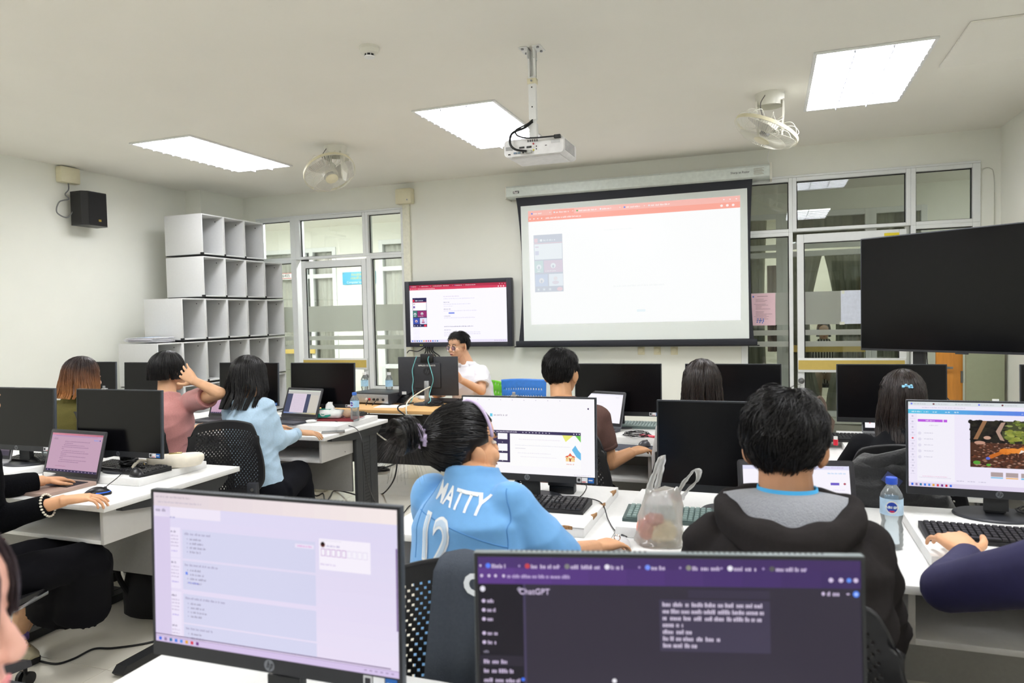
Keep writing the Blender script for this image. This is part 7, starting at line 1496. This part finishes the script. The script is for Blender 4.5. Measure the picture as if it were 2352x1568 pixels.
for A_, top_ in ((A1, V3(*atZ(66, 1398, .25))-m.o), (A0, hl)):
    g = G(); cone(g, A_+V3(0, 0, -.02), top_+V3(0, 0, .06), .030, .05); solid('lower_leg', g, .008, 3, skin, m.root)
    g = G(); g.lathe([(.030, -.05), (.040, -.045), (.0415, .025), (.043, .032), (.0415, .038), (.036, .036)], tuple(A_), n=24); g.build('sock', so, m.root, 'all')
    dv = V3(.9, -.15, 0).normalized(); sd = V3(dv.y, -dv.x, 0); rings = []; rs2 = []
    for q, w_, h in ((-.07, .024, .07), (-.05, .034, .075), (0, .037, .065), (.045, .042, .05), (.09, .040, .034), (.125, .022, .02)):
        c_ = V3(A_.x, A_.y, .028-0)+dv*q; rings.append([(c_+sd*w_*math.cos(b)+V3(0, 0, h*max(0, math.sin(b))))[:] for b in [2*PI*j/16 for j in range(16)]]); rs2.append([(c_+sd*(w_+.004)*math.cos(b)+V3(0, 0, -.013+.014*math.sin(b)))[:] for b in [2*PI*j/16 for j in range(16)]])
    g = G(); g.loft(rings); sh_ = g.build('shoe', bei, m.root, 'all'); g = G(); g.loft(rs2); g.build('shoe_sole', sole, m.root, 'all')
    g = G()
    for k in range(4): cc = V3(A_.x, A_.y, .095-.010*k)+dv*(.03+.014*k); g.tube([(cc+sd*.011*math.cos(b)+V3(0, 0, .008*math.sin(b)))[:] for b in [2*PI*j/10 for j in range(10)]], .003, 6, closed=True)
    g.build('gold_chain', M('gold', (212, 180, 100), .2, metal=1), m.root)
hair_long(m.root, m.X, .2, hairk, n=900, seed=41)
t = thing('pink_pen', 'pink metallic pen lying on the lap of the woman in black knitwear', 'pen', tuple(atY(-10, 1238, 2.02)), .1); g = G(); g.cyl((-.06, 0, 0), (.03, 0, 0), .005, n=12); g.build('barrel', M('rose metal', (196, 120, 130), .25, metal=.8), t); g = G(); g.cyl((.03, 0, 0), (.042, 0, 0), .0065, n=12); g.build('cap', M('rose metal', (196, 120, 130), .25, metal=.8), t)
# 11 blurred profile at the lower left corner
nose = _ray(22, 1496)*.72+V3(0, 0, EYE); hc = nose+V3(-.092, -.045, .028)
m = Man('blurred person in profile cut off at the lower left corner, dark hair', (hc.x-.12, hc.y-.05, 0))
m.body(hc, -.92, .1, 0, hc+V3(-.06, -.05, -.13), hc+V3(-.2, .03, -.2), hc+V3(.02, -.24, -.2), (-1.12, .10, .5), [((hc.x-.26, hc.y+.02, .66), (hc.x-.1, hc.y+.0, .62), None), ((hc.x+.06, hc.y-.26, .66), (hc.x+.04, hc.y-.05, .62), None)], M('rosy skin', (232, 178, 160), .5), voxel=.0045)
m.top(fabric('dark top', (60, 56, 66)), (1.8, 1.8), .016, name='dark_top'); face_parts(m.root, m.X, (212, 130, 130), brows=False); hair_long(m.root, m.X, .035, M('dark plum hair', (52, 40, 46), .4, noise_amt=.3, scale=60), n=2000, spread=1.2, faceopen=.12, seed=43)
P = m.P+m.o; g = G(); legs(m.root, m.o, (P.x, P.y, .5), (P.x+.1, P.y+.36, .53), (P.x+.28, P.y+.28, .53), (P.x+.1, P.y+.38, .09), (P.x+.28, P.y+.3, .09), trk, shk)
# 12 the teacher
m = Man('teacher with glasses and white polo shirt holding a microphone', (-2.55, 6.0, 0))
c = V3(*atY(1052, 795, 5.86)); N = V3(*atY(1075, 842, 5.93)); SLp = V3(*atY(1104, 858, 5.90)); SRp = V3(SLp.x-.36, 5.98, SLp.z); E = V3(*atY(1106, 897, 5.78)); Wt = V3(*atY(1058, 872, 5.60)); Fc = PI+.0
hd = dict(f=(-.55, -.35, .7), n=(.2, -.9, -.2), s=1, c=(.6, .7, .75, .8), z=1.0)
m.body(c, PI-.32, .06, 0, N, SRp, SLp, (-2.52, 6.02, .52), [((SRp.x-.04, 5.80, .80), (SRp.x+.12, 5.62, .82), None), (E, Wt, hd)], M('teacher skin', (220, 172, 138), .45, noise_amt=.03), female=False, tw=(.165, .17, .17, .12), nr=.058)
wf = M('white polo cloth', (236, 236, 242), .8, noise_amt=.01, bump=.2, bscale=900, sheen=.1); m.top(wf, (.6, .62), .018, voxel=.0065, name='white_polo', arm=(.078, .072, .06), tw=(.175, .185, .18, .125), wrinkle=.005, wsc=11)
m.ring('collar', wf, (-.005, -.01, .018), .066, .024, -.012, open_=.5); m.cuff(1, .62, .068, wf, 'sleeve_hem'); g = G(); d = (m.SR-m.SL).normalized()
g.tube(spline([m.N+V3(.06, -.06, -.005), m.N+V3(.10, -.095, -.04), m.N+V3(.15, -.10, -.06), m.N+V3(.19, -.07, -.065)]), .0022, 6); g.build('piping', M('charcoal print', (90, 90, 96), .7), m.root)
std_legs(m, -2.52, 6.06, knee=-.36) if False else legs(m.root, m.o, (-2.52, 6.05, .52), (-2.62, 5.68, .53), (-2.4, 5.68, .53), (-2.62, 5.66, .09), (-2.4, 5.66, .09), trk, shk)
hair_short(m.root, m.X, hairk, n=2600, ln=.03, lift=.012, seed=51, side_low=.03, back_low=-.05, front_z=.078, mess=.3, vol=1.03, r=.0011, top_vol=.7)
g = G(); g.X = m.X; g.ell((0, -.094, -.063), (.017, .004, .006), n=12); g.build('open_mouth', M('mouth dark', (96, 40, 40), .4), m.root, 'all'); face_parts(m.root, m.X, (198, 128, 116))
g = G(); g.X = m.X
for q in (-1, 1): g.tube([(q*.032+.0255*math.cos(a), -.098+.004*abs(math.cos(a)), -.008+.024*math.sin(a)) for a in [2*PI*k/24 for k in range(24)]], .0011, 6, closed=True); g.tube([(q*.057, -.094, .0), (q*.076, -.06, .003), (q*.080, .01, .0)], .0016, 6)
g.tube([(-.008, -.099, .0), (0, -.102, .003), (.008, -.099, .0)], .0011, 6); gl = g.build('glasses_frame', M('gold wire', (205, 190, 160), .2, metal=1), m.root)
g = G(); g.X = m.X
for q in (-1, 1): g.ell((q*.032, -.097, -.008), (.025, .0012, .0235), n=16)
g.build('lens', glassmat('glasses lens', (244, 232, 244), .8), gl, 'all')
mc = V3(*atY(1041, 829, 5.66))
t = thing('microphone', 'grey handheld microphone held at the mouth of the teacher', 'microphone', tuple(mc), 0); dd = (Wt+V3(-.06, -.04, .06)-mc).normalized(); g = G(); g.ell((0, 0, 0), (.024, .024, .028), n=16); g.build('mesh_head', M('mic mesh', (120, 122, 126), .35, metal=.8, bump=.5, bscale=900), t, 'all'); g = G(); g.tube([dd*.02, dd*.05, dd*.19], [.020, .014, .011], 16); g.build('handle', M('mic body', (60, 62, 66), .4), t)
# 13 woman beyond the glass
y0 = 10.75; hc = V3(*atY(1892, 760, y0))
m = Man('person in a black and white striped shirt behind the far glass door', (hc.x, y0, 0))
m.body(hc, PI, .1, 0, hc+V3(0, .02, -.14), hc+V3(-.17, .02, -.2), hc+V3(.17, .02, -.2), (hc.x, y0+.05, .56), [(hc+V3(-.24, -.05, -.45), hc+V3(-.1, -.2, -.5), None), (hc+V3(.24, -.05, -.45), hc+V3(.1, -.2, -.5), None)], skin3, voxel=.008)
stp = bpy.data.materials.new('striped cotton'); stp.use_nodes = True; nt = stp.node_tree; b_ = nt.nodes['Principled BSDF']; wv = nt.nodes.new('ShaderNodeTexWave'); wv.inputs['Scale'].default_value = 9; wv.inputs['Distortion'].default_value = 1.2; cr = nt.nodes.new('ShaderNodeValToRGB'); tc_ = nt.nodes.new('ShaderNodeTexCoord'); nt.links.new(tc_.outputs['Object'], wv.inputs['Vector']); nt.links.new(wv.outputs['Fac'], cr.inputs[0]); nt.links.new(cr.outputs[0], b_.inputs['Base Color']); cr.color_ramp.elements[0].position = .48; cr.color_ramp.elements[1].position = .52; cr.color_ramp.elements[0].color = (.02, .02, .02, 1); cr.color_ramp.elements[1].color = (.75, .74, .7, 1); b_.inputs['Roughness'].default_value = .8
m.top(stp, (1.5, 1.5), .018, voxel=.009, name='striped_shirt'); face_parts(m.root, m.X); hair_long(m.root, m.X, .12, hairk, n=700, seed=61)
legs(m.root, m.o, (hc.x, y0+.05, .56), (hc.x-.1, y0-.32, .55), (hc.x+.1, y0-.32, .55), (hc.x-.1, y0-.3, .09), (hc.x+.1, y0-.3, .09), fabric('tan trousers', (186, 160, 138)), shk)
t = thing('visitor_stool', 'plain stool under the striped shirt woman beyond the glass', 'stool', (hc.x, y0+.05, 0)); g = G(); g.cyl((0, 0, .40), (0, 0, .445), .17, n=24); g.build('seat', blk, t)
for k in range(4): a = PI/4+k*PI/2; g = G(); g.cyl((.12*math.cos(a), .12*math.sin(a), .40), (.17*math.cos(a), .17*math.sin(a), 0), .012, n=8); g.build('leg', steel, t)
# black jacket hung on the chair of the woman with the clip
t = thing('hanging_jacket', 'black padded jacket hung over the chair back behind the hair clip woman', 'jacket', (.42, 2.99, 0)); jk = M('black padded nylon', (22, 23, 25), .55, noise_amt=.1, bump=.3, bscale=120, sheen=.2)
g = G(); rings = []
for z, a_, b_, dx in ((.28, .17, .05, .03), (.4, .19, .055, .02), (.55, .2, .06, .01), (.7, .2, .065, 0), (.8, .19, .07, 0), (.86, .15, .075, -.01), (.90, .115, .075, -.02), (.935, .08, .06, -.03)): rings.append([(dx+a_*math.copysign(abs(math.cos(q))**.8, math.cos(q)), b_*math.sin(q), z) for q in [2*PI*j/32 for j in range(32)]])
g.loft(rings)
for s_ in (-1, 1): limb(g, [V3(s_*.15, 0, .8), V3(s_*.21, -.02, .55), V3(s_*.2, -.03, .32)], [.06, .055, .045])
solid('jacket_body', g, .008, 5, jk, t, wrinkle=.012, wsc=11)
g = G(); rings = []
for j in range(28): a = 2*PI*j/28; rr_ = .028+.006*math.sin(3*a); rings.append([(V3(-.02+math.cos(a)*(.09+.02*math.cos(b)), math.sin(a)*(.06+.015*math.cos(b)), .915+.03*math.sin(b)+.03*math.sin(a+2)))[:] for b in [2*PI*i/10 for i in range(10)]])
g.loft(rings, closed=True, cap=False); g.build('hood', jk, t, 'all')
g = G(); g.X = Matrix.Translation((.0, -.078, .86)) @ Matrix.Rotation(.6, 4, 'Y'); g.box(-.03, .03, -.002, .002, -.02, .02, b=.001); g.build('inner_label', M('navy label', (50, 58, 96), .5), t)
g = G(); g.box(.045, .055, -.075, -.07, .64, .67, b=.002); g.build('zip_pull', white, t)

cable('thin_white_wire', 'thin white wire from the ceiling to the right end of the screen case', [(.02, 7.12, 2.99), (.0, 7.11, 2.9), (.02, 7.08, 2.83), (.015, 7.05, 2.77)], .003, white)
cable('thin_grey_wire', 'thin grey wire looping from the window frame to the right corner wall', [(1.70, 7.19, 2.62), (1.74, 7.185, 2.66), (1.79, 7.185, 2.66), (1.82, 7.19, 2.60), (1.825, 7.19, 2.3), (1.82, 7.19, 2.0)], .0035, M('pale grey wire', (190, 190, 178), .5))
for x_, y_, z_, lab in ((-.92, 2.555, 1.186, 'small grey clip on top of the school page monitor'), (-3.02, 2.555, 1.1825, 'small grey clip on top of the black monitor behind the rose laptop')):
    t = thing('monitor_clip', lab, 'clip', (x_, y_, z_)); g = G(); g.box(-.012, .012, -.006, .012, 0, .006, b=.0015); g.build('clip_base', M('clip grey', (150, 150, 150), .4), t); g = G(); g.box(-.006, .006, -.003, .003, .006, .018, b=.001); g.build('clip_tab', M('clip grey', (150, 150, 150), .4), t)
